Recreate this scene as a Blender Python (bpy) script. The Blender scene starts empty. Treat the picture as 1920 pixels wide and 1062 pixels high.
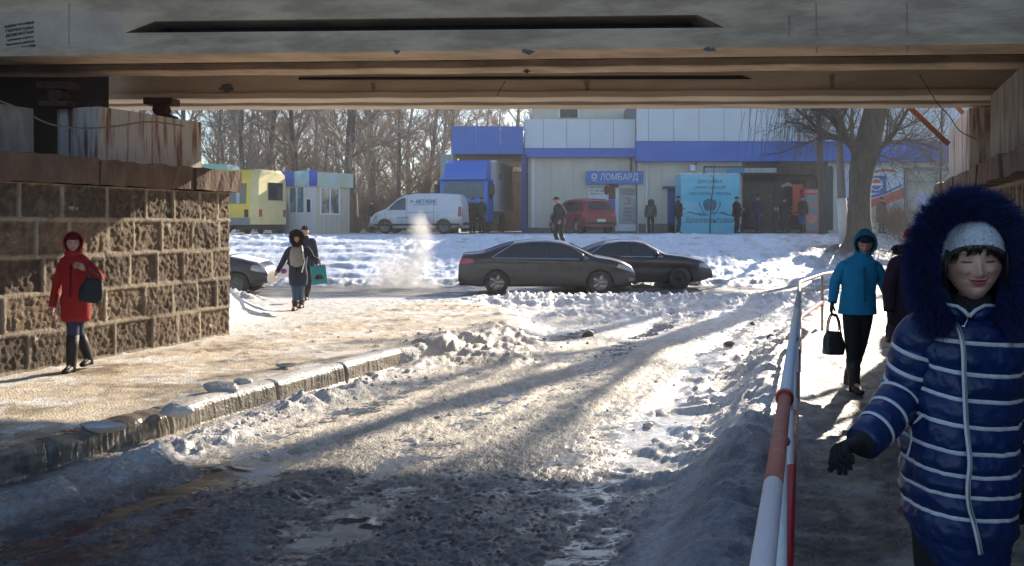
import bpy, bmesh, math, random
import numpy as np
from mathutils import Vector, Matrix
PI = math.pi
S = bpy.context.scene
C = S.collection
# ------------------------------------------------------------ camera, sky, sun, exposure
F = 1700.0; HY = 420.0; CAMZ = 1.75
cd = bpy.data.cameras.new("camera"); cam = bpy.data.objects.new("camera", cd); C.objects.link(cam)
cam.location = (0, 0, CAMZ); cam.rotation_euler = (PI/2, 0, 0)
cd.sensor_width = 36; cd.lens = F/1920*36; cd.shift_y = -(531-HY)/1920
cd.clip_start = .05; cd.clip_end = 3000
S.camera = cam
SUN_EL = math.radians(22.5)
sx, sy = .53, .848                      # horizontal direction towards the sun
W = bpy.data.worlds.new("World"); S.world = W; W.use_nodes = True
nt = W.node_tree
sky = nt.nodes.new('ShaderNodeTexSky'); sky.sky_type = 'NISHITA'; sky.sun_disc = False
sky.sun_elevation = SUN_EL; sky.sun_rotation = math.atan2(sx, sy)
sky.air_density = 1.0; sky.dust_density = .7; sky.ozone_density = 3.0
bg = nt.nodes['Background']; bg.inputs[1].default_value = .088
nt.links.new(sky.outputs[0], bg.inputs[0])
sl = bpy.data.lights.new("sun", 'SUN'); so = bpy.data.objects.new("sun", sl); C.objects.link(so)
sl.energy = 5; sl.angle = math.radians(.55); sl.color = (1, .88, .72)
sd = Vector((sx*math.cos(SUN_EL), sy*math.cos(SUN_EL), math.sin(SUN_EL)))
so.rotation_euler = sd.to_track_quat('Z', 'Y').to_euler()
S.view_settings.view_transform = 'Standard'; S.view_settings.look = 'None'
S.view_settings.exposure = 1.3; S.view_settings.gamma = 1
random.seed(7); rng = np.random.default_rng(7)

# ------------------------------------------------------------ helpers
def P(px, py, d):
    return Vector(((px-960)*d/F, d, CAMZ-(py-HY)*d/F))
def PX(px, d): return (px-960)*d/F
def PZ(py, d): return CAMZ-(py-HY)*d/F
def tag(o, label=None, cat=None, group=None, kind=None):
    if label: o['label'] = label
    if cat: o['category'] = cat
    if group: o['group'] = group
    if kind: o['kind'] = kind
    return o
def thing(name, label, cat, loc=(0, 0, 0), rz=0, group=None):
    o = bpy.data.objects.new(name, None); C.objects.link(o)
    o.location = loc; o.rotation_euler = (0, 0, rz); o.empty_display_size = .2
    return tag(o, label, cat, group)
def link_mesh(name, me, mats, parent=None, smooth=True, world=False):
    if not isinstance(mats, (list, tuple)): mats = [mats]
    for m in mats: me.materials.append(m)
    if smooth: me.polygons.foreach_set('use_smooth', [True]*len(me.polygons))
    if world and parent is not None:
        M = Matrix(); q = parent
        while q is not None: M = Matrix.Translation(q.location) @ q.rotation_euler.to_matrix().to_4x4() @ M; q = q.parent
        M = M.inverted()
        me.transform(M)
    me.update()
    o = bpy.data.objects.new(name, me); C.objects.link(o)
    if parent is not None: o.parent = parent
    return o
class MB:
    def __init__(s): s.v = []; s.f = []; s.m = []; s.cur = 0
    def add(s, vs, fs):
        n = len(s.v); s.v.extend([tuple(a) for a in vs])
        s.f.extend([tuple(i+n for i in f) for f in fs]); s.m.extend([s.cur]*len(fs)); return s
    def box(s, x0, x1, y0, y1, z0, z1, M=None, bev=0):
        vs = [(x, y, z) for z in (z0, z1) for x, y in ((x0, y0), (x1, y0), (x1, y1), (x0, y1))]
        fs = [(3, 2, 1, 0), (4, 5, 6, 7), (0, 1, 5, 4), (1, 2, 6, 5), (2, 3, 7, 6), (3, 0, 4, 7)]
        if bev:
            b = bev; vs = []; 
            for z, i in ((z0, b), (z0+b, 0), (z1-b, 0), (z1, b)):
                for (xa, ya) in ((x0+i+b*(i == 0), y0+i), (x1-i-b*(i == 0), y0+i), (x1-i, y0+i+b*(i == 0)), (x1-i, y1-i-b*(i == 0)), (x1-i-b*(i == 0), y1-i), (x0+i+b*(i == 0), y1-i), (x0+i, y1-i-b*(i == 0)), (x0+i, y0+i+b*(i == 0))):
                    vs.append((xa, ya, z))
            fs = [tuple(range(7, -1, -1)), tuple(range(24, 32))]
            for k in range(3):
                for j in range(8): fs.append((k*8+j, k*8+(j+1) % 8, k*8+8+(j+1) % 8, k*8+8+j))
        if M is not None: vs = [M @ Vector(a) for a in vs]
        return s.add(vs, fs)
    def prism(s, poly, ax, a0, a1):
        # poly: 2D points; ax: extrusion axis; other two axes in order
        def mk(p, a):
            return {'x': (a, p[0], p[1]), 'y': (p[0], a, p[1]), 'z': (p[0], p[1], a)}[ax]
        n = len(poly)
        vs = [mk(p, a0) for p in poly]+[mk(p, a1) for p in poly]
        fs = [tuple(range(n)), tuple(range(2*n-1, n-1, -1))]+[(i, n+i, n+(i+1) % n, (i+1) % n) for i in range(n)]
        return s.add(vs, fs)
    def rings(s, rs, cap=True, closed=True):
        n = len(rs[0]); vs = [p for r in rs for p in r]; fs = []
        for k in range(len(rs)-1):
            for j in range(n if closed else n-1):
                a = k*n+j; b = k*n+(j+1) % n
                fs.append((a, b, b+n, a+n))
        if cap and closed:
            fs.append(tuple(range(n-1, -1, -1))); fs.append(tuple(range((len(rs)-1)*n, len(rs)*n)))
        return s.add(vs, fs)
    def tube(s, pts, rad, n=8, cap=True, flat=1.0, up=None):
        pts = [Vector(p) for p in pts]
        if not isinstance(rad, (list, tuple)): rad = [rad]*len(pts)
        rs = []; u = None
        for i, p in enumerate(pts):
            t = (pts[min(i+1, len(pts)-1)]-pts[max(i-1, 0)])
            if t.length < 1e-9: t = Vector((0, 0, 1))
            t.normalize()
            if u is None:
                u = Vector(up) if up else (Vector((0, 0, 1)) if abs(t.z) < .9 else Vector((0, 1, 0)))
            u = (u-t*u.dot(t)); u.normalize(); w = t.cross(u)
            rs.append([p+(w*math.cos(2*PI*j/n)+u*math.sin(2*PI*j/n)*flat)*rad[i] for j in range(n)])
        return s.rings(rs, cap)
    def lathe(s, prof, c=(0, 0, 0), axis='z', n=16, cap=True):
        rs = []
        for r, a in prof:
            ring = []
            for j in range(n):
                q = 2*PI*j/n; u, w = r*math.cos(q), r*math.sin(q)
                p = {'z': (u, w, a), 'y': (u, a, w), 'x': (a, u, w)}[axis]
                ring.append((p[0]+c[0], p[1]+c[1], p[2]+c[2]))
            rs.append(ring)
        return s.rings(rs, cap)
    def ball(s, c, r, n=10, m=7, M=None):
        if not isinstance(r, (tuple, list)): r = (r, r, r)
        rs = []
        for i in range(m+1):
            a = PI*(i+.02*(i == 0)-.02*(i == m))/m
            rs.append([Vector((c[0]+r[0]*math.sin(a)*math.cos(2*PI*j/n), c[1]+r[1]*math.sin(a)*math.sin(2*PI*j/n), c[2]-r[2]*math.cos(a))) for j in range(n)])
        if M is not None: rs = [[M @ p for p in r_] for r_ in rs]
        return s.rings(rs)
    def build(s, name, mats, parent=None, smooth=False, world=False, fix=True):
        me = bpy.data.meshes.new(name); me.from_pydata(s.v, [], s.f)
        if any(s.m): me.polygons.foreach_set('material_index', s.m)
        if fix:
            bm = bmesh.new(); bm.from_mesh(me); bmesh.ops.recalc_face_normals(bm, faces=bm.faces); bm.to_mesh(me); bm.free()
        return link_mesh(name, me, mats, parent, smooth, world)
def grid_mesh(name, V, mats, parent=None, world=False, alb=None, wet=None, mask=None):
    """V: (rows, cols, 3) array"""
    r, c, _ = V.shape
    idx = np.arange(r*c).reshape(r, c)
    q = np.stack([idx[:-1, :-1], idx[:-1, 1:], idx[1:, 1:], idx[1:, :-1]], -1).reshape(-1, 4)
    if mask is not None: q = q[mask.reshape(-1)]
    used, inv = np.unique(q, return_inverse=True)
    q = inv.reshape(-1, 4); vs = V.reshape(-1, 3)[used]
    me = bpy.data.meshes.new(name)
    me.vertices.add(len(vs)); me.vertices.foreach_set('co', vs.astype(np.float32).ravel())
    me.loops.add(q.size); me.loops.foreach_set('vertex_index', q.astype(np.int32).ravel())
    me.polygons.add(len(q)); me.polygons.foreach_set('loop_start', np.arange(0, q.size, 4, dtype=np.int32))
    me.polygons.foreach_set('loop_total', np.full(len(q), 4, dtype=np.int32)) if bpy.app.version < (4, 0, 0) else None
    me.update(calc_edges=True)
    if alb is not None:
        a = me.color_attributes.new('alb', 'FLOAT_COLOR', 'POINT')
        cc = np.ones((len(vs), 4), np.float32); cc[:, :3] = alb.reshape(-1, 3)[used]; a.data.foreach_set('color', cc.ravel())
    if wet is not None:
        a = me.attributes.new('wet', 'FLOAT', 'POINT'); a.data.foreach_set('value', wet.reshape(-1)[used].astype(np.float32))
    return link_mesh(name, me, mats, parent, True, world)
# numpy gradient noise
_perm = np.random.default_rng(3).permutation(4096)
_grad = np.stack([np.cos(np.linspace(0, 2*PI, 64, False)), np.sin(np.linspace(0, 2*PI, 64, False))], -1)
def noise(x, y, seed=0):
    x = np.asarray(x, float)+seed*17.3; y = np.asarray(y, float)-seed*9.7
    xi = np.floor(x).astype(int); yi = np.floor(y).astype(int); xf = x-xi; yf = y-yi
    def g(i, j):
        h = _perm[(_perm[i & 4095]+j) & 4095] & 63; return _grad[h]
    u = xf**3*(xf*(xf*6-15)+10); w = yf**3*(yf*(yf*6-15)+10)
    def d(i, j, a, b):
        gg = g(i, j); return gg[..., 0]*a+gg[..., 1]*b
    n00 = d(xi, yi, xf, yf); n10 = d(xi+1, yi, xf-1, yf); n01 = d(xi, yi+1, xf, yf-1); n11 = d(xi+1, yi+1, xf-1, yf-1)
    return 1.5*((n00*(1-u)+n10*u)*(1-w)+(n01*(1-u)+n11*u)*w)
def fbm(x, y, o=4, seed=0, gain=.5):
    s = 0; a = 1; f = 1; t = 0
    for k in range(o): s = s+a*noise(x*f, y*f, seed+k); t += a; a *= gain; f *= 2.03
    return s/t
def billow(x, y, o=4, seed=0, gain=.5):
    s = 0; a = 1; f = 1; t = 0
    for k in range(o): s = s+a*(1-np.abs(noise(x*f, y*f, seed+k))*1.6); t += a; a *= gain; f *= 2.03
    return s/t
def sst(a, b, x):
    t = np.clip((x-a)/(b-a), 0, 1); return t*t*(3-2*t)
# materials
def mat(name, col, rough=.6, metal=0, col2=None, sc=4, var=.12, bump=0, bsc=30, spec=.5, coat=0, stretch=(1, 1, 1), detail=6, thr=None, attr=False, trans=0, rvar=.1, sss=0):
    m = bpy.data.materials.new(name); m.use_nodes = True; n = m.node_tree; L = n.links
    b = n.nodes['Principled BSDF']
    tc = n.nodes.new('ShaderNodeTexCoord'); mp = n.nodes.new('ShaderNodeMapping'); mp.inputs['Scale'].default_value = stretch
    L.new(tc.outputs['Object'], mp.inputs[0])
    nz = n.nodes.new('ShaderNodeTexNoise'); nz.inputs['Scale'].default_value = sc; nz.inputs['Detail'].default_value = detail; nz.inputs['Roughness'].default_value = .6
    L.new(mp.outputs[0], nz.inputs[0])
    rp = n.nodes.new('ShaderNodeMapRange'); a, c = thr if thr else (.3, .7)
    rp.inputs[1].default_value = a; rp.inputs[2].default_value = c; L.new(nz.outputs[0], rp.inputs[0])
    mx = n.nodes.new('ShaderNodeMix'); mx.data_type = 'RGBA'; L.new(rp.outputs[0], mx.inputs[0])
    c2 = col2 if col2 else tuple(min(1, q*(1+var)) for q in col); c1 = col if col2 else tuple(q*(1-var) for q in col)
    if attr:
        at = n.nodes.new('ShaderNodeAttribute'); at.attribute_name = 'alb'
        for i, k in ((6, 1-var), (7, 1+var)):
            v = n.nodes.new('ShaderNodeVectorMath'); v.operation = 'SCALE'; v.inputs['Scale'].default_value = k
            L.new(at.outputs['Color'], v.inputs[0]); L.new(v.outputs[0], mx.inputs[i])
    else:
        mx.inputs[6].default_value = (*c1, 1); mx.inputs[7].default_value = (*c2, 1)
    L.new(mx.outputs[2], b.inputs['Base Color'])
    b.inputs['Metallic'].default_value = metal; b.inputs['Specular IOR Level'].default_value = spec
    b.inputs['Coat Weight'].default_value = coat; b.inputs['Coat Roughness'].default_value = .12
    b.inputs['Transmission Weight'].default_value = trans
    if sss: b.inputs['Subsurface Weight'].default_value = sss; b.inputs['Subsurface Radius'].default_value = (.02, .008, .004)
    r2 = n.nodes.new('ShaderNodeMapRange'); r2.inputs[3].default_value = max(.02, rough-rvar); r2.inputs[4].default_value = min(1, rough+rvar)
    L.new(nz.outputs[0], r2.inputs[0])
    if attr == 'wet':
        aw = n.nodes.new('ShaderNodeAttribute'); aw.attribute_name = 'wet'
        mm = n.nodes.new('ShaderNodeMix'); L.new(aw.outputs['Fac'], mm.inputs[0]); L.new(r2.outputs[0], mm.inputs[2]); mm.inputs[3].default_value = .06
        L.new(mm.outputs[0], b.inputs['Roughness'])
    else: L.new(r2.outputs[0], b.inputs['Roughness'])
    if bump:
        nb = n.nodes.new('ShaderNodeTexNoise'); nb.inputs['Scale'].default_value = bsc; nb.inputs['Detail'].default_value = 5; L.new(mp.outputs[0], nb.inputs[0])
        bp = n.nodes.new('ShaderNodeBump'); bp.inputs['Strength'].default_value = min(1, bump); bp.inputs['Distance'].default_value = .02*max(1, bump)
        L.new(nb.outputs[0], bp.inputs['Height']); L.new(bp.outputs[0], b.inputs['Normal'])
        if attr == 'wet':
            ms = n.nodes.new('ShaderNodeMath'); ms.operation = 'MULTIPLY_ADD'; ms.inputs[1].default_value = -min(1, bump)*.9; ms.inputs[2].default_value = min(1, bump)
            L.new(aw.outputs['Fac'], ms.inputs[0]); L.new(ms.outputs[0], bp.inputs['Strength'])
    return m
def text_mesh(txt, size, ext=.004, shear=0, align='CENTER'):
    cu = bpy.data.curves.new('lettering', 'FONT'); cu.body = txt; cu.size = size; cu.extrude = ext; cu.shear = shear
    cu.align_x = align; cu.align_y = 'CENTER'; cu.resolution_u = 3
    o = bpy.data.objects.new('lettering', cu); C.objects.link(o)
    dg = bpy.context.evaluated_depsgraph_get(); me = bpy.data.meshes.new_from_object(o.evaluated_get(dg))
    bpy.data.objects.remove(o); bpy.data.curves.remove(cu); return me
def text(txt, loc, w, h, m, parent, name='lettering', ext=.004, shear=0, rot=None, world=True):
    """lettering fitted to a w x h box centred on loc, facing -Y (towards the camera) unless rot is given"""
    me = text_mesh(txt, 1, 1, shear)
    co = np.zeros(len(me.vertices)*3); me.vertices.foreach_get('co', co); co = co.reshape(-1, 3)
    mn, mx_ = co.min(0), co.max(0); c = (mn+mx_)/2
    co = (co-c)*np.array([w/(mx_[0]-mn[0]), h/(mx_[1]-mn[1]), ext])
    me.vertices.foreach_set('co', co.ravel())
    R = rot if rot is not None else Matrix.Rotation(PI/2, 4, 'X')
    me.transform(Matrix.Translation(loc) @ R)
    return link_mesh(name, me, m, parent, False, world)
def copy_tree(o, parent=None):
    c = o.copy(); C.objects.link(c); c.parent = parent
    for ch in list(o.children): copy_tree(ch, c)
    return c
def evaluated(o):
    dg = bpy.context.evaluated_depsgraph_get(); me = bpy.data.meshes.new_from_object(o.evaluated_get(dg)); return me
def boolean_cut(me, cutters):
    o = bpy.data.objects.new('tmp', me); C.objects.link(o); cs = []
    for cme in cutters:
        c = bpy.data.objects.new('tmpc', cme); C.objects.link(c); cs.append(c)
        md = o.modifiers.new('b', 'BOOLEAN'); md.operation = 'DIFFERENCE'; md.object = c; md.solver = 'EXACT'
    r = evaluated(o)
    for c in cs: bpy.data.objects.remove(c)
    bpy.data.objects.remove(o); return r
# ------------------------------------------------------------ terrain
def kerb_x(y): return -3.85+.41*(y-6.92)
def rail_x(y): return np.where(y < 11.8, .47+.325*(y-1.7), 3.75+.45*(y-11.8))
def bound_x(y):
    return np.interp(y, [0, 12.4, 13.3, 14.5, 16.5, 19, 22, 24], [kerb_x(0), -1.6, -.75, -.1, .35, .1, -1.5, -4])
def base_h(x, y):
    far = sst(19, 23, y)
    zl = -.15*far; zr_ = -.22+.07*far
    bx = bound_x(y); wd = np.where(y < 12.3, .05, .06+.45*sst(12.3, 14, y))
    left = 1-sst(bx-wd, bx+wd, x)
    z = zr_+(zl-zr_)*left
    rx = rail_x(y)
    right = sst(rx-.95, rx-.2, x)*(1-sst(22.5, 24, y))
    z = z+(0-.15*far-z)*right
    st = sst(27.4, 36.4, y)**.78
    up = -.15+1.45*st
    z = np.where(y > 27, up, z)
    return z, left, right
def terrain(x, y):
    x = np.asarray(x, float); y = np.asarray(y, float)
    z, left, right = base_h(x, y)
    # warped coordinates along the road direction
    dx, dy = .36, .933
    s = x*dx+y*dy; t = x*dy-y*dx
    rx = rail_x(y); bx = bound_x(y)
    roadm = (1-left)*(1-sst(rx-1.1, rx-.5, x))*(1-sst(21, 23.5, y))
    lump = billow(x*2.1, y*2.1, 5, 5, .55)
    fine = fbm(x*9, y*9, 4, 11, .6)
    rut = np.sin(t*4.1+fbm(s*.25, t*.5, 2, 8)*4)*.5+fbm(s*.35, t*2.2, 4, 21)
    slush = .038*rut+.018*(lump-.55)+.012*fine+.013*fbm(x*26, y*17, 2, 31)+.011*fbm(x*62, y*40, 2, 33)
    z = z+roadm*slush
    # water level inside the slush
    wl = -.236+.008*fbm(x*.5, y*.5, 2, 4)+.008*fbm(x*2.2, y*3.5, 3, 6)
    ch = np.exp(-(np.abs(fbm(x*.85+y*.2, y*1.15-x*.3, 4, 301))/.035)**2)*np.clip(fbm(x*.8, y*.8, 2, 303)*2+.45, 0, 1)
    wl = wl+.020*ch*(1-sst(8, 13, y))
    wet = roadm*(z < wl)*(y < 20)
    z = np.where(wet > .5, wl, z)
    # packed footpaths
    fp = np.clip(left+right, 0, 1)*(1-sst(22, 24, y))
    z = z+fp*(.007*np.clip(fbm(x*14, y*14, 3, 46), 0, 1)+.010*fbm(x*5, y*5, 4, 40)+.012*fbm(x*1.3, y*1.3, 2, 41)+.005*fbm(x*22, y*22, 2, 42))
    z = z+fp*.03*np.clip(fbm(x*3, y*6, 4, 44)-.18, 0, 1)*3*sst(9, 13, y)
    z = z+right*(1-sst(22, 24, y))*(.030*(billow(x*2.6, y*2.6, 4, 48, .5)-.5)+.010*fbm(x*13, y*13, 3, 49))
    # snow bank left of the railing
    bk = np.exp(-((x-(rx-.42))/.36)**2)*(1-sst(20, 23, y))
    z = z+bk*(.17+.15*(billow(x*1.1, y*1.1, 5, 60, .42)-.55)+.018*fine)
    rub = np.exp(-((x-(rx-.9))/.7)**2)*sst(5, 8, y)*(1-sst(20, 23, y))
    z = z+rub*np.clip(billow(x*1.5, y*1.5, 4, 66, .42)-.50, 0, 1)*.20+rub*.012*fbm(x*12, y*9, 3, 67)
    # lumps against the kerb in the road
    kb = np.exp(-((x-(kerb_x(y)+.42+.22*(1-sst(8, 9.5, y))))/.30)**2)*(1-sst(12.3, 13.2, y))
    z = z+kb*(.04+.20*np.clip(billow(x*1.7, y*1.7, 5, 70, .5)-.42, 0, 1)*np.clip(.6+1.5*fbm(x*.9, y*.9, 2, 71), 0, 1.3)+.012*fine)
    # big pile past the kerb end
    pl = np.exp(-((x+.55)/.85)**2-((y-13.3)/.75)**2)+.8*np.exp(-((x-.0)/.6)**2-((y-14.8)/1.0)**2)
    z = z+pl*(.15+.24*(billow(x*1.9, y*1.9, 5, 80, .52)-.5)+.02*fine)
    # ridge between side road and street
    rm = sst(-2.6, .2, x)*(1-sst(7.2, 9.0, x))
    rg = rm*(np.exp(-((y-21.6)/1.0)**2)+.55*np.exp(-((y-18.9-.12*x)/.55)**2)*sst(0, 1.2, x)*(1-sst(3, 6, x)))
    z = z+rg*(.13+.42*(billow(x*1.5, y*1.9, 5, 90, .6)-.45))
    far_l = sst(15, 19, y)*(1-sst(22.5, 24, y))*sst(-6, -2, x)
    z = z+far_l*.05*np.clip(billow(x*2, y*2.6, 4, 95)-.45, 0, 1)
    # drift at the end of the left pier
    dr = np.exp(-((x+5.75)/.75)**2-((y-16.3)/1.5)**2)
    z = z+dr*(.95+.04*fbm(x*3, y*3, 3, 99))
    dr2 = np.exp(-((x+7.3)/1.2)**2-((y-21.5)/.8)**2)
    z = z+dr2*(.28+.5*(billow(x*2, y*2, 5, 101)-.5))
    # street
    stm = sst(22.8, 23.6, y)*(1-sst(27.2, 27.8, y))
    z = z+stm*.012*fbm(x*3, y*3, 3, 110)
    ed = np.exp(-((y-28.0)/.55)**2); z = z+ed*(.10+.22*(billow(x*1.8, y*1.8, 5, 112)-.5))
    # slope: lumpy snow, buried steps on the left
    sl = sst(27.8, 29, y)*(1-sst(35.5, 37, y))
    stp = .5*(1-sst(-5.0, -3.6, x+fbm(x*.4, y*.6, 3, 131)))*sst(28.3, 28.8, y)*(1-sst(33.8, 34.6, y))
    q = (y-28.3)/1.05; qz = -.06+(np.floor(q)+.35*(q-np.floor(q))+.65*sst(.70, 1.0, q-np.floor(q)))*.235
    z = z*(1-stp)+stp*(qz+.11*fbm(x*.8, y*1.4, 4, 130))
    z = z+sl*(1-stp)*(.13*fbm(x*.55, y*.8, 4, 120)+.15*(billow(x*1.3, y*1.6, 5, 121, .6)-.5)+.03*fbm(x*5, y*5, 3, 122))
    pt = sst(36, 37, y); z = z+pt*.03*fbm(x*1.5, y*1.5, 4, 140)
    # mound at the big tree
    mo = np.exp(-((x-11.7)/1.5)**2-((y-31.6)/1.0)**2); z = z+mo*(.36+.1*fbm(x*3, y*3, 3, 150))
    return z, dict(left=left, right=right, road=roadm, wet=wet, bk=bk, rub=rub, kb=kb, pl=pl, rg=rg, dr=dr, dr2=dr2, st=stm, ed=ed, sl=sl, stp=stp, pt=pt, mo=mo, lump=lump, fine=fine, fp=fp, s=s, t=t, rut=rut)
def HT(x, y): return float(terrain(np.array([x]), np.array([y]))[0][0])
def mixc(a, b, t): return a*(1-t[..., None])+np.asarray(b)*t[..., None]
M_ground = mat('snow_and_slush', (.5, .5, .5), .55, attr='wet', var=.30, sc=26, bump=1.0, bsc=48, rvar=.15, spec=.45)
def make_terrain():
    R, K = 760, 1040
    ys = 2.2*np.exp(np.linspace(0, math.log(44/2.2), R))
    u = np.linspace(-1, 1, K)
    Y = np.repeat(ys[:, None], K, 1); X = u[None, :]*(5.5+.66*Y)
    Z, a = terrain(X, Y)
    V = np.stack([X, Y, Z], -1)
    snow = np.array([.72, .76, .84]); tan_ = np.array([.60, .50, .37]); brown = np.array([.22, .17, .115])
    sl_l = np.array([.70, .62, .50]); sl_d = np.array([.27, .245, .21]); asph = np.array([.085, .085, .088])
    n1 = fbm(X*1.1, Y*1.1, 5, 200); n2 = fbm(X*4, Y*4, 5, 201); n3 = fbm(a['s']*.5, a['t']*3, 5, 202)
    col = np.ones(X.shape+(3,))*snow
    # footpaths: trodden dirty snow
    fpc = mixc(np.ones_like(col)*tan_, brown, np.clip(.34+n1*1.6+n2*1.1-.25*sst(11, 17, Y), 0, 1))
    fpc = mixc(fpc, np.array([.72, .70, .66]), np.clip((n2*1.4+fbm(X*.7+3, Y*1.3, 4, 205)*1.9-.10)*2.4, 0, 1)*.9)
    fpc = mixc(fpc, np.array([.12, .098, .072]), np.clip(a['right']*(.72+.8*n1+.9*n2)*(1-.65*sst(9.5, 16, Y)), 0, .95))  # brown mottling; shade of the near part is put into the colour
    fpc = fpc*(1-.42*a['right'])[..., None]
    edge = np.clip(1-(X-(-4.46-.356*(14.3-Y)))/.45, 0, 1)*a['left']*sst(9, 10, Y)
    fpc = mixc(fpc, [.62, .60, .56], np.clip(edge*(1.1+2*n2), 0, 1))
    col = mixc(col, np.zeros(3), np.clip(a['fp'], 0, 1))+fpc*np.clip(a['fp'], 0, 1)[..., None]
    # road slush
    wetz = np.clip(.55+1.2*n3-1.4*(a['lump']-.55)-.5*n2, 0, 1)
    rc = mixc(np.ones_like(col)*sl_l, sl_d, np.clip(wetz*.9, 0, 1))
    rc = mixc(rc, [.72, .71, .72], np.clip(sst(12, 19, Y)*(.55+n1+n3), 0, 1))
    nearw = (1-sst(6.6, 9.2, Y+.8*n1)); rc = mixc(rc, [.040, .043, .052], nearw*np.clip(.92+.4*n2, 0, 1))  # wet near slush, with the bridge shade put into its colour too
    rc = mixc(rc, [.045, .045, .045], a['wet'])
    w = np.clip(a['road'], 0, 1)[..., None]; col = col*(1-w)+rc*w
    dirty = np.clip(.35+1.2*n2+.6*n1, 0, 1)
    for k, c0, c1 in (('bk', [.34, .34, .36], [.64, .64, .66]), ('rub', [.55, .50, .43], [.74, .73, .70]), ('kb', [.42, .38, .33], [.66, .62, .56]),
                      ('pl', [.46, .40, .34], [.72, .66, .58]), ('rg', [.50, .49, .48], [.78, .79, .81]), ('dr2', [.12, .11, .10], [.5, .5, .5])):
        w = np.clip(a[k]*1.6, 0, 1)[..., None]
        cc = mixc(np.ones_like(col)*np.array(c0), c1, 1-dirty)
        if k in ('bk', 'kb', 'rub'): cc = cc*(1-.62*(1-sst(6.2, 8.6, Y+.6*n1)))[..., None]*np.array([.97, .98, 1.03])  # near banks: dirt plus the bridge shade put into their colour
        col = col*(1-w)+cc*w
    w = np.clip(a['dr']*2, 0, 1); col = mixc(col, [.80, .80, .82], w)
    # street
    sc_ = mixc(np.ones_like(col)*asph, [.30, .28, .26], np.clip(.2+1.6*fbm(X*.5, Y*2.4, 4, 210), 0, 1))
    w = np.clip(a['st'], 0, 1)[..., None]; col = col*(1-w)+sc_*w
    w = np.clip(a['ed']*(.7+1.4*n2), 0, 1); col = mixc(col, [.26, .23, .20], w*.8)
    slc = mixc(np.ones_like(col)*np.array([.74, .79, .88]), [.42, .40, .37], np.clip((fbm(X*1.4, Y*2, 5, 220)-.12)*2.2, 0, .75))
    slc = mixc(slc, [.40, .36, .31], np.clip(.9*sst(9.4, 11, X)*(.5+1.5*n2), 0, 1))
    w = np.clip(a['sl']*(1-a['ed']), 0, 1)[..., None]; col = col*(1-w)+slc*w
    q = (Y-28.3)/1.05; ris = sst(.72, .82, q-np.floor(q))*a['stp']; col = mixc(col, [.36, .36, .37], ris*np.clip(.35+1.6*n1, 0, .8))
    ptc = mixc(np.ones_like(col)*np.array([.66, .67, .70]), [.20, .18, .17], np.clip(.25+1.5*n1+sst(39, 42, Y)*.5, 0, 1))
    w = a['pt'][..., None]; col = col*(1-w)+ptc*w
    col = mixc(col, [.13, .105, .08], np.clip(a['mo']*1.3+n2*.3*(a['mo'] > .2), 0, 1))
    wet = np.clip(a['wet']+.75*a['st']*np.clip(.4+1.5*n1, 0, 1)+a['road']*nearw*np.clip(.25+1.2*n2, 0, .6)+a['road']*np.clip(wetz-.6, 0, .5), 0, 1)
    # split
    xc = X[:-1, :-1]; yc = Y[:-1, :-1]; bx = bound_x(yc); rx = rail_x(yc)
    low = yc < 22.9
    zones = [('footpath', low & (xc < bx)), ('road', low & (xc >= bx) & (xc < rx-.3)), ('footpath', low & (xc >= rx-.3)),
             ('street', (yc >= 22.9) & (yc < 27.6)), ('snow_slope', (yc >= 27.6) & (yc < 36.5)), ('ground', yc >= 36.5)]
    for nm, mk in zones:
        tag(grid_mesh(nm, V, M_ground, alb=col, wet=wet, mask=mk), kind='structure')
    # far ground and the ground behind the camera
    ys2 = np.concatenate([np.linspace(43.9, 120, 60), np.linspace(125, 900, 30)]); xs2 = np.linspace(-700, 700, 240)
    xs2 = np.sign(xs2)*(np.abs(xs2)/700)**1.8*700
    Y2, X2 = np.meshgrid(ys2, xs2, indexing='ij'); Z2 = 1.3+.05*fbm(X2*.3, Y2*.3, 3, 5)-.02
    c2 = mixc(np.ones(X2.shape+(3,))*np.array([.6, .6, .63]), [.16, .13, .11], np.clip(.45+1.2*fbm(X2*.25, Y2*.25, 4, 9), 0, 1))
    tag(grid_mesh('ground', np.stack([X2, Y2, Z2], -1), M_ground, alb=c2, wet=X2*0), kind='structure')
    ys3 = np.linspace(-60, 2.25, 40); xs3 = np.linspace(-60, 60, 120)
    Y3, X3 = np.meshgrid(ys3, xs3, indexing='ij'); Z3 = -.26+.02*fbm(X3, Y3, 3, 5)
    c3 = np.ones(X3.shape+(3,))*np.array([.12, .11, .10])
    tag(grid_mesh('ground', np.stack([X3, Y3, Z3], -1), M_ground, alb=c3, wet=X3*0+.2), kind='structure')
make_terrain()
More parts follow.
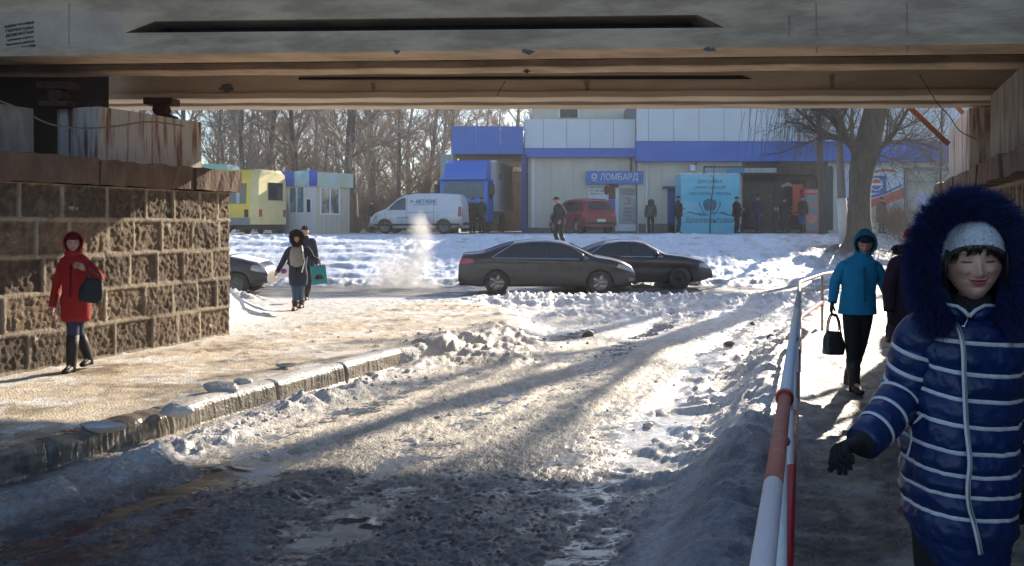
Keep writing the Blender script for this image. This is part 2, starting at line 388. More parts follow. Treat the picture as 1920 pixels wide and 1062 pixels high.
# icy kerb
def make_kerb():
    L = np.linspace(2.4, 12.55, 900); prof = [(-.30, -.01), (-.2, .022), (-.10, .035), (-.03, .03), (.01, .008), (.03, -.03), (.037, -.08), (.045, -.13), (.05, -.18), (.07, -.215), (.13, -.235), (.22, -.245), (.30, -.27)]
    T = np.linspace(0, len(prof)-1, 64); po = np.interp(T, range(len(prof)), [p[0] for p in prof]); pz = np.interp(T, range(len(prof)), [p[1] for p in prof])
    s, o = np.meshgrid(L, po, indexing='ij'); _, z = np.meshgrid(L, pz, indexing='ij'); z = z.copy()
    face = np.exp(-((z+.09)/.10)**2)
    icy = 1-.6*sst(8.4, 9.2, s)
    fl = np.abs(noise(s*17, z*1.2, 300))*.8+.5*np.abs(noise(s*39, z*2.5, 301))
    off = (.03*(1-sst(8, 9, s))+.060*fbm(s*1.3, z*3, 3, 305)+.028*fl*face+.016*fbm(s*5, o*8, 3, 302))*icy+.004*fbm(s*30, z*30, 2, 1)
    j = np.zeros_like(s)
    for y0 in (4.2, 6.05, 7.2, 8.42, 9.95, 11.2): j = np.maximum(j, np.exp(-((s-y0)/.018)**2))
    off = off-j*.025*(z < .05)
    z = z+(o < .02)*(.03*fbm(s*2.2, o*4, 4, 303)+.012*fbm(s*9, o*9, 3, 306))*icy-j*.014*(z > -.05)
    ux, uy = .925, -.379
    X = kerb_x(s)+(o+off)*ux; Y = s+(o+off)*uy
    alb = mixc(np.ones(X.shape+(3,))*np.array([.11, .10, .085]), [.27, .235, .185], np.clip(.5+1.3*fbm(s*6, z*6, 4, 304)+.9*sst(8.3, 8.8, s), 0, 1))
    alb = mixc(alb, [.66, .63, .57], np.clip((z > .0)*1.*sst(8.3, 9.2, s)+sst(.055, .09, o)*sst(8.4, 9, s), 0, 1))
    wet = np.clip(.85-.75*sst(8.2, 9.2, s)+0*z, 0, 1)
    m = mat('icy_kerb', (.3, .3, .3), .4, attr='wet', var=.2, sc=18, bump=.5, bsc=45)
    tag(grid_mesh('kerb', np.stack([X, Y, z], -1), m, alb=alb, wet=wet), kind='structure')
make_kerb()
# ------------------------------------------------------------ bridge
M_conc = mat('beam_concrete', (.34, .25, .17), .85, col2=(.53, .405, .285), sc=2.2, stretch=(.5, 1, 2), bump=.6, bsc=25, thr=(.40, .60), detail=12)
M_conc_b = mat('beam_concrete_pale', (.40, .33, .26), .85, col2=(.58, .50, .40), sc=1.6, stretch=(.4, 1, 2), bump=.4, bsc=22)
M_dark = mat('shade_black', (.02, .018, .015), .9)  # painted shade for the beam recesses and the void behind the blocks
M_spall = mat('spalled_concrete', (.08, .07, .06), .9, col2=(.17, .145, .12), sc=20)
M_leak = mat('leak_stain', (.20, .155, .12), .85, col2=(.31, .255, .20), sc=10)
M_rust = mat('rusty_steel', (.12, .045, .02), .8, col2=(.25, .10, .05), sc=9, bump=.5)
M_stain = mat('damp_patch', (.05, .042, .035), .85, col2=(.14, .12, .1), sc=14)
BZ = 3.72
def skew(x, D): return D-.15*(x-1.5)
def zsk(x): return -.0165*(x-1.5)
def make_bridge():
    br = thing('rail_bridge', 'grey concrete beam bridge overhead spanning the underpass', 'bridge', (1, 12, BZ))
    def beam(Df, Dn, x0=-8.2, x1=10.4, h=1.09, slot=None, mt=None):
        m = MB(); N = 40; fl = .10
        # profile with a wider bottom flange
        prof = [(Df, BZ), (Dn, BZ), (Dn-.03, BZ+.015), (Dn-.03, BZ+fl), (Dn+.015, BZ+fl+.03), (Dn+.015, BZ+h), (Df-.015, BZ+h), (Df-.015, BZ+fl+.03), (Df+.02, BZ+fl), (Df+.02, BZ+.015)]
        rs = []
        for i in range(N+1):
            x = x0+(x1-x0)*i/N
            rs.append([(x, skew(x, d)+.004*math.sin(i*2.1+d), z+zsk(x)+.006*math.sin(i*1.7+d*3)) for d, z in prof])
        m.rings(rs); return m.build('beam', mt or M_conc, br, world=True)
    beam(15.55, 15.15, mt=M_conc_b); beam(14.62, 14.2, mt=M_conc_b); beam(11.78, 11.42)
    # nearest visible beam with the slot in its web
    m = MB()
    D = 10.22
    def sl(pl, d0, d1):
        for a in (pl,):
            n = len(a); vs = [(x, skew(x, d0), z+zsk(x)) for x, z in a]+[(x, skew(x, d1), z+zsk(x)) for x, z in a]
            m.add(vs, [tuple(range(n)), tuple(range(2*n-1, n-1, -1))]+[(i, n+i, n+(i+1) % n, (i+1) % n) for i in range(n)])
    xa, xb = -8.2, 10.4
    def pl(px, py, D, off=.004):   # point on the web face seen at a pixel -> (x, z)
        k = (px-960)/F; y = (D+.225)/(1+.15*k); x = k*y; return (x, y-off, CAMZ-(py-HY)*y/F)
    Q = [pl(235, 62, D), pl(1358, 52, D), pl(1308, 28, D), pl(290, 40, D)]; Q = [(a[0], a[2]-zsk(a[0])) for a in Q]
    (sx0, s0z), (sx1, s1z), (tx1, t1z), (tx0, t0z) = Q; sz0 = s0z; sz1 = t0z
    sl([(xa, BZ), (xb, BZ), (xb, BZ+.11), (xa, BZ+.11)], D-.04, D+.55)
    sl([(xa, BZ+.11), (xb, BZ+.11), (xb, s1z), (sx1, s1z), (sx0, s0z), (xa, s0z)], D, D+.5)
    sl([(xa, s0z), (sx0, s0z), (tx0, t0z), (xa, t0z)], D, D+.5)
    sl([(sx1, s1z), (xb, s1z), (xb, t1z), (tx1, t1z)], D, D+.5)
    sl([(xa, t0z), (tx0, t0z), (tx1, t1z), (xb, t1z), (xb, BZ+1.0), (xa, BZ+1.0)], D, D+.5)
    b4 = m.build('beam', M_conc, br, world=True)
    m = MB(); m.add([(x, skew(x, d_), z) for d_ in (D+.42, D+.47) for x, z in ((sx0-.2, BZ+.12), (sx1+.2, BZ+.12), (sx1+.2, BZ+.9), (sx0-.2, BZ+.9))], [(0, 1, 2, 3), (7, 6, 5, 4), (0, 1, 5, 4), (3, 2, 6, 7)]); m.build('recess_shade', M_dark, br, world=True)  # black sheet behind the slot, standing for its deep shade
    # pale formwork board and patches on the web
    m = MB(); 
    m.add([pl(-60, 24, D), pl(228, 22, D), pl(232, 96, D), pl(-60, 99, D)], [(0, 1, 2, 3)])
    m.build('patch', mat('pale_render', (.44, .35, .27), .9, var=.15, sc=3, bump=.3), b4, world=True)
    m = MB(); 
    m.add([(x, skew(x, y), z) for z in (BZ+1.08, BZ+1.5) for x, y in ((-9, 10.6), (11, 10.6), (11, 15.9), (-9, 15.9))], [(3, 2, 1, 0), (4, 5, 6, 7), (0, 1, 5, 4), (1, 2, 6, 5), (2, 3, 7, 6), (3, 0, 4, 7)])
    m.build('deck_slab', M_conc, br, world=True)
    m = MB(); m.add([(x, skew(x, y), z) for z in (BZ+1.48, BZ+2.1) for x, y in ((-9, 15.55), (11, 15.55), (11, 15.85), (-9, 15.85))], [(3, 2, 1, 0), (4, 5, 6, 7), (0, 1, 5, 4), (1, 2, 6, 5), (2, 3, 7, 6), (3, 0, 4, 7)])
    m.build('parapet', M_conc, br, world=True)
    m = MB(); m.add([(x, skew(x, y), z) for z in (BZ+.99, BZ+2.75) for x, y in ((-9, 10.0), (11, 10.0), (11, 10.5), (-9, 10.5))], [(3, 2, 1, 0), (4, 5, 6, 7), (0, 1, 5, 4), (1, 2, 6, 5), (2, 3, 7, 6), (3, 0, 4, 7)])
    m.build('parapet', M_conc, br, world=True)  # unseen near parapet, raised to keep the sun off the foreground
    # spalled patches along flanges
    def spall(px, py, w, h, D):
        m = MB(); n = 14; c = pl(px, py, D, .006); c = (c[0], c[2]-zsk(c[0])); r = random.Random(px)
        pts = [(c[0]+math.cos(2*PI*i/n)*w*r.uniform(.35, 1.1), c[1]+math.sin(2*PI*i/n)*h*r.uniform(.35, 1.1)) for i in range(n)]
        m.add([(x, skew(x, D)-.006, z+zsk(x)) for x, z in pts], [tuple(range(n))]); m.build('spalled_patch', M_spall, br, world=True)
    spall(425, 166, .2, .085, 14.2); spall(1282, 178, .2, .07, 14.2)
    spall(745, 98, .06, .03, 10.18); spall(990, 97, .09, .045, 10.18); spall(1330, 93, .09, .03, 10.18); spall(988, 134, .06, .03, 11.4)
    # formwork seams and leak stains on the visible webs
    r_ = random.Random(12)
    for px in (130, 1530, 1700):
        a, b_ = pl(px, 6, D, .005), pl(px+r_.uniform(-3, 3), 99, D, .005)
        m = MB(); m.add([(a[0]-.006, a[1], a[2]), (a[0]+.006, a[1], a[2]), (b_[0]+.006, b_[1], b_[2]), (b_[0]-.006, b_[1], b_[2])], [(0, 1, 2, 3)]); m.build('formwork_seam', M_leak, b4, world=True)
    for (px, y0, y1, w, Dq) in ((1480, 30, 88, 2.2, D), (700, 156, 186, 5, 14.2), (1100, 152, 184, 6, 14.2), (1560, 140, 180, 5, 14.2)):
        m = MB(); L_ = []; R_ = []
        for k in range(9):
            t = k/8; ww = w*(1-t)**.7*(.7+.5*r_.random()); c = px+r_.uniform(-1.2, 1.2); L_.append(pl(c-ww, y0+(y1-y0)*t, Dq, .0045)); R_.append(pl(c+ww, y0+(y1-y0)*t, Dq, .0045))
        m.add(L_+R_[::-1], [(k, k+1, 16-k, 17-k) for k in range(8)]); m.build('leak_stain', M_leak, br, world=True)
    # faint second recess: a flat black quad, its shade painted on the web
    m = MB(); m.add([pl(560, 150, 14.2, .006), pl(1412, 149, 14.2, .006), pl(1390, 142, 14.2, .006), pl(560, 145, 14.2, .006)], [(0, 1, 2, 3)])
    m.build('recess_shade', M_dark, br, world=True)
    # stencilled advertisement, mostly illegible
    D3 = D-.005
    ms = mat('stencil_paint', (.035, .03, .03), .9)
    for i, (tx, w, h) in enumerate((('БУДЕМ ГРУЗЧИКИ', .40, .035), ('ПЕРЕЕЗДЫ', .38, .040), ('ДЕМОНТАЖ', .39, .043), ('земляные работы', .36, .03), ('бетонные работы', .39, .036), ('093-717  064-5789', .41, .036))):
        text(tx, Vector(pl(37+i*.5, 47+i*8.6, D, .012)), w, h, ms, b4, ext=.003, rot=Matrix.Rotation(math.atan(-.15), 4, 'Z') @ Matrix.Rotation(math.radians(-6), 4, 'Y') @ Matrix.Rotation(PI/2, 4, 'X'))
make_bridge()
# stone abutments
def masonry(A, Bp, z0, z1, nrm, seed, wrap=.9, res=.016):
    A = np.array(A); Bp = np.array(Bp); Ln = np.linalg.norm(Bp-A); t = (Bp-A)/Ln; n = np.array(nrm); n = n/np.linalg.norm(n)
    s = np.arange(-0, Ln+wrap, res); z = np.arange(z0-.45, z1+.001, res)
    s[np.argmin(abs(s-Ln))] = Ln
    Z, Sg = np.meshgrid(z, s, indexing='ij')
    ch = .45; row = np.floor((Z-z0)/ch+.03*noise(Sg*.5, Z*0, seed)).astype(int)
    lz = ((Z-z0)/ch+.03*noise(Sg*.5, Z*0, seed))-row
    r = random.Random(seed); J = {}
    dj = np.full(Z.shape, 9.); bid = np.zeros(Z.shape)
    for k in range(row.min(), row.max()+1):
        js = [-1]; 
        while js[-1] < Ln+2: js.append(js[-1]+r.uniform(.36, .74))
        js = np.array([q for q in js if abs(q-Ln) > .2]+[Ln+.0]); js.sort()
        mk = row == k; ss = Sg[mk]; i = np.searchsorted(js, ss); i = np.clip(i, 1, len(js)-1)
        dd = np.minimum(ss-js[i-1], js[i]-ss); dd = np.where(np.abs(ss-Ln) < .12, .2, dd)
        dj[mk] = dd; bid[mk] = i*7.3+k*3.1
    dz = np.minimum(lz, 1-lz)*ch; de = np.minimum(dj, dz)+.010*fbm(Sg*9, Z*9, 3, seed+5)
    joint = 1-sst(.016, .040, de)
    rough = .022*fbm(Sg*5+bid*3, Z*5, 5, seed, .6)+.022*fbm(Sg*16, Z*16, 3, seed+2)+.018*np.sin(bid*12.3)
    jw = np.clip(1+1.6*fbm(Sg*2.2, Z*2.2, 3, seed+31), .0, 1); h = (1-joint)*(rough+.012)+joint*(.006+.020*jw+.006*fbm(Sg*20, Z*20, 3, 4))
    dep = np.where(Sg <= Ln, 0, Sg-Ln)
    sc = np.minimum(Sg, Ln)
    nb = np.where(Sg[..., None] <= Ln, n, n+0)
    rnd = np.clip((Sg-(Ln-.04))/.08, 0, 1)[..., None]
    nn = n*(1-rnd)+t*rnd
    base = A+sc[..., None]*t-dep[..., None]*n
    XY = base+nn*h[..., None]
    V = np.concatenate([XY, Z[..., None]], -1)
    g = fbm(Sg*1.2, Z*1.2, 4, seed+9)
    alb = mixc(np.ones(Z.shape+(3,))*np.array([.07, .048, .030]), [.175, .122, .075], np.clip(.5+.5*np.sin(bid*5.1)+g+1.2*fbm(Sg*8, Z*8, 3, 3), 0, 1))
    alb = mixc(alb, [.34, .28, .205], joint*np.clip(.8+g*.6, 0, 1))
    alb = mixc(alb, [.085, .06, .045], np.clip((g-.2)*2.2, 0, .7)*(Z > z0+.9))
    alb = mixc(alb, [.5, .48, .44], np.clip((fbm(Sg*3.5, Z*5, 4, seed+20)-.40)*6, 0, 1)*.8)
    return V, alb
M_stone = mat('rock_faced_stone', (.3, .3, .3), .9, attr=True, var=.22, sc=30, bump=.8, bsc=60)
M_cap = mat('brown_capstone', (.06, .036, .025), .85, col2=(.16, .10, .065), sc=2.5, bump=.6, bsc=20, stretch=(1, 1, .6))
M_block = mat('rust_streaked_concrete', (.20, .07, .04), .85, col2=(.50, .46, .42), sc=3.2, stretch=(2.6, 2.6, .25), bump=.4, bsc=18, thr=(.36, .50))
M_block2 = mat('stained_concrete_block', (.09, .075, .06), .85, col2=(.30, .28, .25), sc=2.2, stretch=(1.6, 1.6, .5), bump=.4, bsc=18)
def oriented_box(m, A, t, n, s0, s1, o0, o1, z0, z1, seg=1, jit=0, seed=0):
    A = np.array(A, float); t = np.array(t, float); n = np.array(n, float); r = random.Random(seed)
    k = max(1, int(seg)); rs = []
    for i in range(k+1):
        s = s0+(s1-s0)*i/k; j = [r.uniform(-jit, jit) for _ in range(4)]
        q = [(o0, z0+j[2]), (o1+j[0], z0+j[2]), (o1+j[1], z1+j[3]), (o0, z1+j[3])]
        rs.append([(*(A+t*s+n*o), z) for o, z in q])
    m.rings(rs)
def abutment(label, A, Bp, nrm, ext_near, cap_out, blocks, seed, ztop=2.25, capz=2.58):
    A = np.array(A, float); Bp = np.array(Bp, float); Ln = np.linalg.norm(Bp-A); t = (Bp-A)/Ln; n = np.array(nrm)/np.linalg.norm(nrm)
    root = thing('stone_abutment', label, 'abutment', (Bp[0], Bp[1], 0))
    V, alb = masonry(A, Bp, 0, ztop, n, seed)
    grid_mesh('stone_wall', V, M_stone, root, True, alb=alb)
    m = MB(); oriented_box(m, A, t, n, -2, Ln-.02, -3.4, -.05, -.6, ztop); m.build('wall_core', M_stain, root, world=True)
    # coping stones, each with a slightly broken front edge
    m = MB(); s = Ln+.16; r = random.Random(seed+1)
    while s > -2:
        l = r.uniform(.8, 1.15); w = cap_out+r.uniform(-.02, .02)
        oriented_box(m, A, t, n, s-l+.012, s, -1.9, w, ztop+.004, capz+r.uniform(-.012, .012), 7, .014, int(s*100)); s -= l
    m.build('coping', M_cap, root, world=True)
    for (s0, s1, z1, o, mt) in blocks:
        m = MB(); oriented_box(m, A, t, n, s0, s1, -1.0, o, capz, z1, 6, .008, int(s0*10)); m.build('bearing_block', mt, root, world=True)
    m = MB(); oriented_box(m, A, t, n, -2, Ln-.1, -2.6, -2.3, capz, 4.6); m.build('ballast_wall', M_dark, root, world=True)  # coloured black for the deep shade behind the bearing blocks
    return root, A, t, n, Ln
# left
tl = np.array([.356, 1.0]); ll = np.linalg.norm(tl)
BL = np.array([-4.46, 14.3]); AL = BL-tl*11
def sl_(d): return (d-AL[1])*ll
rootL, _, _, _, _ = abutment('brown rock-faced stone abutment on the left with rusty streaked concrete blocks on top', AL, BL, (1, -.356), 0, .10,
    [(sl_(7.2), sl_(11.05), 3.16, -.28, M_block2), (sl_(12.04), sl_(14.0), 3.32, -.28, M_block)], 5)
# ragged steel bearings under the beams
def bearing(root, c, rz=0):
    m = MB(); M = Matrix.Translation(c) @ Matrix.Rotation(rz, 4, 'Z')
    m.box(-.2, .2, -.16, .16, -.17, -.09, M, bev=.01); m.lathe([(.10, -.12), (.10, .12)], c, 'y', 12); m.box(-.22, .22, -.17, .17, .07, .17, M, bev=.01)
    m.build('bearing', mat('dark_rust', (.04, .02, .013), .85, col2=(.12, .05, .028), sc=12), root, world=True)
bearing(rootL, (-5.35, 13.85, 3.49)); bearing(rootL, (-6.15, 12.3, 3.49)); bearing(rootL, (-6.5, 10.8, 3.33))
tr = np.array([.376, 1.0]); lr = np.linalg.norm(tr)
BR = np.array([7.62+.376*3.55, 18.55]); AR = BR-tr*17
def sr_(d): return (d-AR[1])*lr
rootR, _, _, _, _ = abutment('dark stone abutment on the right with a thick ledge and tall concrete slabs above', AR, BR, (-1, .376), 0, .30,
    [(sr_(3), sr_(13.07), 3.6, .0, M_block2), (sr_(14.4), sr_(17.5), 3.6, .12, M_block)], 9, 2.27, 2.53)
# rusty braces by the right slab
m = MB(); m.box(-.06, .06, -.06, .06, 0, 1)
rb = thing('steel_brace', 'rusty diagonal steel brace between bridge edge and right abutment', 'brace', P(1775, 268, 16.6))
m = MB(); m.tube([P(1700, 196, 15.6), P(1738, 232, 16.1), P(1776, 268, 16.8)], .065, 4); m.build('bar', M_rust, rb, world=True)
m = MB(); m.tube([P(1790, 196, 15.6), P(1808, 215, 16.0)], .05, 4); m.build('bracket', M_rust, rb, world=True)
# cables
M_cable = mat('black_cable', (.03, .028, .026), .6)
M_cable2 = mat('grey_cable', (.16, .14, .12), .6)
def cable(pts, r, m, label):
    mb = MB(); pts = [P(*p) for p in pts]; out = []
    for i in range(len(pts)-1):
        p0 = pts[max(i-1, 0)]; p1 = pts[i]; p2 = pts[i+1]; p3 = pts[min(i+2, len(pts)-1)]
        for k in range(6):
            t = k/6; out.append(.5*((2*p1)+(p2-p0)*t+(2*p0-5*p1+4*p2-p3)*t*t+(3*p1-p0-3*p2+p3)*t**3))
    out.append(pts[-1]); mb.tube(out, r, 5)
    tag(mb.build('cable', m, smooth=True), label, 'cable')
cable([(-5, 188, 10.6), (40, 206, 10.9), (90, 232, 11.2), (150, 241, 11.6), (210, 238, 12), (280, 229, 12.6), (345, 237, 13.4)], .012, M_cable2, 'grey cable sagging across the dark gap above the left stone wall')
cable([(1724, 140, 11.6), (1755, 190, 12), (1780, 218, 12.4), (1800, 246, 12.8), (1832, 262, 13.2)], .007, M_cable, 'thin black cable dangling from the beams at the right abutment')
cable([(932, 181, 13.5), (936, 172, 13.5), (948, 152, 13.5)], .006, M_cable, 'short loose wire end hanging from the middle of the beam')
# ------------------------------------------------------------ shops, kiosks, signs
GZ = 1.3
def cm(name, c, r=.6, **k): return mat(name, c, r, **k)
M_cream = cm('cream_cladding', (.60, .57, .48), .55, var=.10, sc=1.2, stretch=(1, 1, .3), bump=.1)
M_grey = cm('pale_grey_panel', (.54, .63, .70), .4, var=.06, sc=.7)
M_blue = cm('blue_panel', (.02, .13, .50), .45, var=.12, sc=.9)
M_bluedk = cm('blue_steel', (.015, .05, .25), .5)
M_joint = cm('dark_joint', (.16, .18, .20), .8)
M_white = cm('white_paint', (.72, .74, .76), .45, var=.06, sc=3)
M_glassd = cm('dark_glass', (.015, .022, .03), .12, spec=.25, sc=2, rvar=.03)
M_blackp = cm('black_paint', (.02, .02, .022), .5)
M_brick = cm('grey_plinth', (.18, .16, .15), .85, var=.3, sc=8)
def pbox(m, x0, x1, yt, yb, d, dep, zbase=None, ins=0):
    """box whose front face fills the pixel box (x0..x1, yt..yb) at distance d, dep metres deep"""
    z0 = zbase if zbase is not None else PZ(yb, d)
    m.box(PX(x0, d), PX(x1, d), d, d+dep, z0, PZ(yt, d)); return m
def panelled(px0, px1, yt, yb, d, dep, step, name, mt, root, zbase=None, off=0, gap=.02):
    m = MB(); x = PX(px0, d); X1 = PX(px1, d); z0 = zbase if zbase is not None else PZ(yb, d); z1 = PZ(yt, d); first = True
    while x < X1-.02:
        w = step if not (first and off) else off; first = False
        m.box(x+gap/2, min(x+w, X1)-gap/2, d, d+dep, z0, z1, bev=.012); x += w
    m.build(name, mt, root, world=True)
    MB().box(PX(px0, d), X1, d+.018, d+dep-.02, z0+.01, z1-.01).build(name+'_joints', M_joint, root, world=True)
# middle building
shop = thing('shop_building', 'cream clad shop with pale grey parapet and blue stripe, pawn shop sign on it', 'building', (PX(1090, 47), 47, GZ))
d = 47
MB().box(PX(985, d), PX(1193, d), 47.12, 55, 0, PZ(230, d)).build('core', M_joint, shop, world=True)
panelled(990, 1192, 294, 436, 47, .1, 1.19, 'wall', M_cream, shop, zbase=1.2, gap=.008)
panelled(983, 1193, 224, 278, 46.55, .4, 1.2, 'parapet', M_grey, shop, off=.98)
MB().box(PX(983, 46.5), PX(1193, 46.5), 46.5, 47, PZ(295, 46.5), PZ(278, 46.5)-.01).build('blue_band', M_blue, shop, world=True)
MB().box(PX(1000, 52), PX(1196, 52), 52, 57, 5, PZ(176, 52)).build('upper_storey', M_cream, shop, world=True)
wd = MB().box(PX(1048, 51.9), PX(1085, 51.9), 51.93, 52.1, PZ(221, 52), PZ(180, 52)).build('window', M_glassd, shop, world=True)
m = MB()
for a, b in ((1046, 1050), (1083, 1087)): m.box(PX(a, 51.9), PX(b, 51.9), 51.86, 51.99, PZ(222, 52), PZ(180, 52))
m.build('frame', M_white, wd, world=False).location = Vector((0, 0, 0))
wf = wd.children[0]; wf.data.transform(Matrix.Translation(-shop.location))
m = MB()
m.tube([(PX(1183, 46.9), 46.9, PZ(296, 47)), (PX(1183, 46.9), 46.9, PZ(322, 47))], .05, 8); m.build('drainpipe', M_cable2, shop, True, world=True)
m = MB(); m.box(PX(996, 46.95), PX(1003, 46.95), 46.92, 46.98, 1.3, PZ(296, 47)); m.build('corner_trim', M_white, shop, world=True)
# door of the pawn shop
dr = MB().box(PX(1160, 46.9), PX(1196, 46.9), 46.92, 46.96, PZ(429, 47), PZ(352, 47)).build('door', cm('frosted_door', (.36, .42, .42), .25), shop, world=True)
def child_world(m, name, mt, par, root):
    o = m.build(name, mt, par) if isinstance(m, MB) else m
    M = (Matrix.Translation(root.location) @ root.rotation_euler.to_matrix().to_4x4()).inverted(); o.data.transform(M); return o
m = MB()
for a in ((1154, 1160, 347, 434), (1196, 1201, 347, 434), (1154, 1201, 345, 352), (1160, 1196, 421, 434)): pbox(m, a[0], a[1], a[2], a[3], 46.88, .1)
child_world(m, 'door_frame', M_white, dr, shop)
M_red = cm('red_print', (.45, .06, .07), .5); M_prt = cm('dark_print', (.08, .10, .14), .6)
def ctext(txt, px, py, w, h, d, m, par, root, **k):
    o = text(txt, (PX(px, d), d, PZ(py, d)), w/F*d, h/F*d, m, None, **k); o.parent = par
    M = (Matrix.Translation(root.location) @ root.rotation_euler.to_matrix().to_4x4()).inverted(); o.data.transform(M); return o
ctext('СКУПКА', 1176, 358, 25, 6, 46.9, M_red, dr, shop); ctext('ЛОМБАРД', 1176, 364.5, 24, 3.6, 46.9, M_prt, dr, shop)
ctext('З', 1177, 377, 10, 14, 46.9, M_red, dr, shop)
for i, q in enumerate(('золото', 'техника', 'серебро', 'авто 24')): ctext(q, 1176, 391+i*7, 15, 3.4, 46.9, M_prt, dr, shop)
MB().box(PX(1141, 46.93), PX(1153, 46.93), 46.93, 47.0, 1.4, PZ(375, 47)).build('side_panel', cm('bright_blue', (.03, .16, .5), .5), shop, world=True)
MB().box(PX(985, 46.9), PX(1192, 46.9), 46.9, 47.0, 1.2, 1.55).build('plinth', M_brick, shop, world=True)
# pawn shop sign
sg = thing('shop_sign', 'blue box sign reading ЛОМБАРД over the pawn shop door', 'sign', (PX(1152, 46.5), 46.5, PZ(345, 46.5)))
pbox(MB(), 1100, 1206, 321, 345, 46.5, .4).build('sign_box', cm('sign_blue', (.02, .17, .52), .35), sg, world=True)
ctext('ЛОМБАРД', 1161, 333, 71, 15, 46.49, M_white, sg, sg)
m = MB(); rs = []
for k in range(25):
    a = 2*PI*k/24; rs.append([(PX(1114, 46.49)+r*math.cos(a), 46.49-e, PZ(331, 46.49)+r*math.sin(a)) for r, e in ((.08, 0), (.145, 0), (.145, .015), (.08, .015))])
m.rings(rs, cap=False); m.box(PX(1109, 46.49), PX(1119, 46.49), 46.47, 46.49, PZ(339, 46.49), PZ(338, 46.49)); m.build('ring_emblem', M_white, sg, world=True)
ps = tag(pbox(MB(), 1103, 1141, 346, 375, 46.88, .03).build('poster', cm('poster_white', (.70, .72, .75), .5)), 'white poster with dark lettering under the left end of the pawn shop sign', 'poster')
for i, q in enumerate(('СРОЧНО', 'НУЖНЫ', 'ДЕНЬГИ?')): o = ctext(q, 1119, 351.5+i*6.3, 26, 4.2, 46.87, M_prt, ps, ps)
o = child_world(MB().ball((PX(1137, 46.86), 46.86, PZ(357, 46.86)), (.13, .012, .25)), 'handbag_picture', cm('brown_print', (.13, .05, .03), .6), ps, ps)
o = tag(pbox(MB(), 1141, 1154, 346, 374, 46.9, .04).build('banner', cm('brown_banner', (.12, .07, .06), .6)), 'narrow dark brown banner between white poster and pawn shop door', 'banner')
# right building
mk = thing('supermarket_building', 'long pale shop with broad blue fascia and grey parapet panels behind the big tree', 'building', (PX(1480, 46.6), 46.6, GZ))
d = 46.6
MB().box(PX(1194, d), 34, 46.75, 60, 0, 8.2).build('core', M_joint, mk, world=True)
panelled(1195, 1392, 303, 436, 46.6, .12, 1.25, 'wall', M_cream, mk, zbase=1.2, gap=.008)
panelled(1552, 2150, 303, 436, 46.6, .12, 1.25, 'wall', M_cream, mk, zbase=1.2, gap=.008)
panelled(1193, 2150, 196, 265, 46.1, .5, 1.28, 'parapet', M_grey, mk, off=.62)
MB().box(PX(1193, 46), PX(2160, 46), 46.0, 46.6, PZ(303, 46), PZ(265, 46)-.012).build('blue_band', M_blue, mk, world=True)
MB().box(PX(1198, 46.5), PX(1392, 46.5), 46.5, 46.6, 1.2, 1.75).build('plinth', M_brick, mk, world=True)
m = MB(); m.tube([(PX(1213, 46.5), 46.5, 1.3), (PX(1213, 46.5), 46.5, PZ(304, 46.5))], .05, 8); m.build('drainpipe', M_white, mk, True, world=True)
wnd = MB().box(PX(1391, 46.7), PX(1554, 46.7), 46.7, 46.75, 1.45, PZ(306, 46.7)).build('shop_window', M_glassd, mk, world=True)
m = MB()
for a in (1391, 1452, 1500, 1550): pbox(m, a, a+3, 326, 436, 46.62, .08)
pbox(m, 1319, 1560, 312, 314.5, 46.58, .1); pbox(m, 1319, 1321.5, 312, 327, 46.58, .1); pbox(m, 1391, 1554, 435, 438, 46.6, .1, ins=0)
child_world(m, 'mullions', M_blackp, wnd, mk)
pbox(MB(), 1321, 1392, 314.5, 327, 46.57, .04).build('transom_window', cm('pale_film', (.30, .42, .47), .3), mk, world=True)
pbox(MB(), 1362, 1395, 315, 326, 46.55, .03).build('window_sticker', cm('cyan_film', (.05, .33, .55), .4), mk, world=True)
pbox(MB(), 1395, 1456, 315, 324, 46.65, .03).build('window_sticker', cm('white_film', (.55, .6, .66), .4), mk, world=True)
m = MB()
for i in range(34):
    x = PX(1394+i*4.1, 46.0); m.add([(x, 45.9, PZ(338+(i % 3)*.8, 46)), (x+.118, 45.9, PZ(337+(i % 2), 46)), (x+.118, 46.5, PZ(325, 46.4)), (x, 46.5, PZ(325, 46.4))], [(0, 1, 2, 3)])
    m.box(x, x+.11, 45.88, 46.5, PZ(328, 46), PZ(325.5, 46))
m.build('awning', cm('brown_awning', (.05, .035, .03), .8), mk, world=True)
pbox(MB(), 1546, 1562, 313, 432, 46.5, .14).build('dark_pillar', cm('dark_green_pillar', (.06, .08, .075), .6), mk, world=True)
pbox(MB(), 1536, 1547, 335, 432, 46.5, .05).build('window_sticker', cm('ochre_print', (.32, .22, .08), .6, col2=(.12, .16, .10), sc=3), mk, world=True)
ctext('НАУКА', 1473, 392.5, 42, 8.5, 46.6, M_white, wnd, mk)
for (a, b, c_, e, cc) in ((1400, 1448, 352, 366, (.05, .09, .05)), (1466, 1496, 340, 352, (.55, .58, .6))):
    m = MB(); x0, x1, z0, z1 = PX(a, 46.6), PX(b, 46.6), PZ(e, 46.6), PZ(c_, 46.6); r = random.Random(a)
    m.add([(x0+(x1-x0)*k/8, 46.66, z0+(z1-z0)*(.3+.5*math.sin(k*.5)+r.uniform(-.1, .1))) for k in range(9)]+[(x0+(x1-x0)*k/8, 46.66, z0+(z1-z0)*(-.1+.35*math.sin(k*.5))) for k in range(8, -1, -1)], [tuple(range(18))])
    m.build('window_sticker', cm('print_%d' % a, cc, .5), mk, world=True)
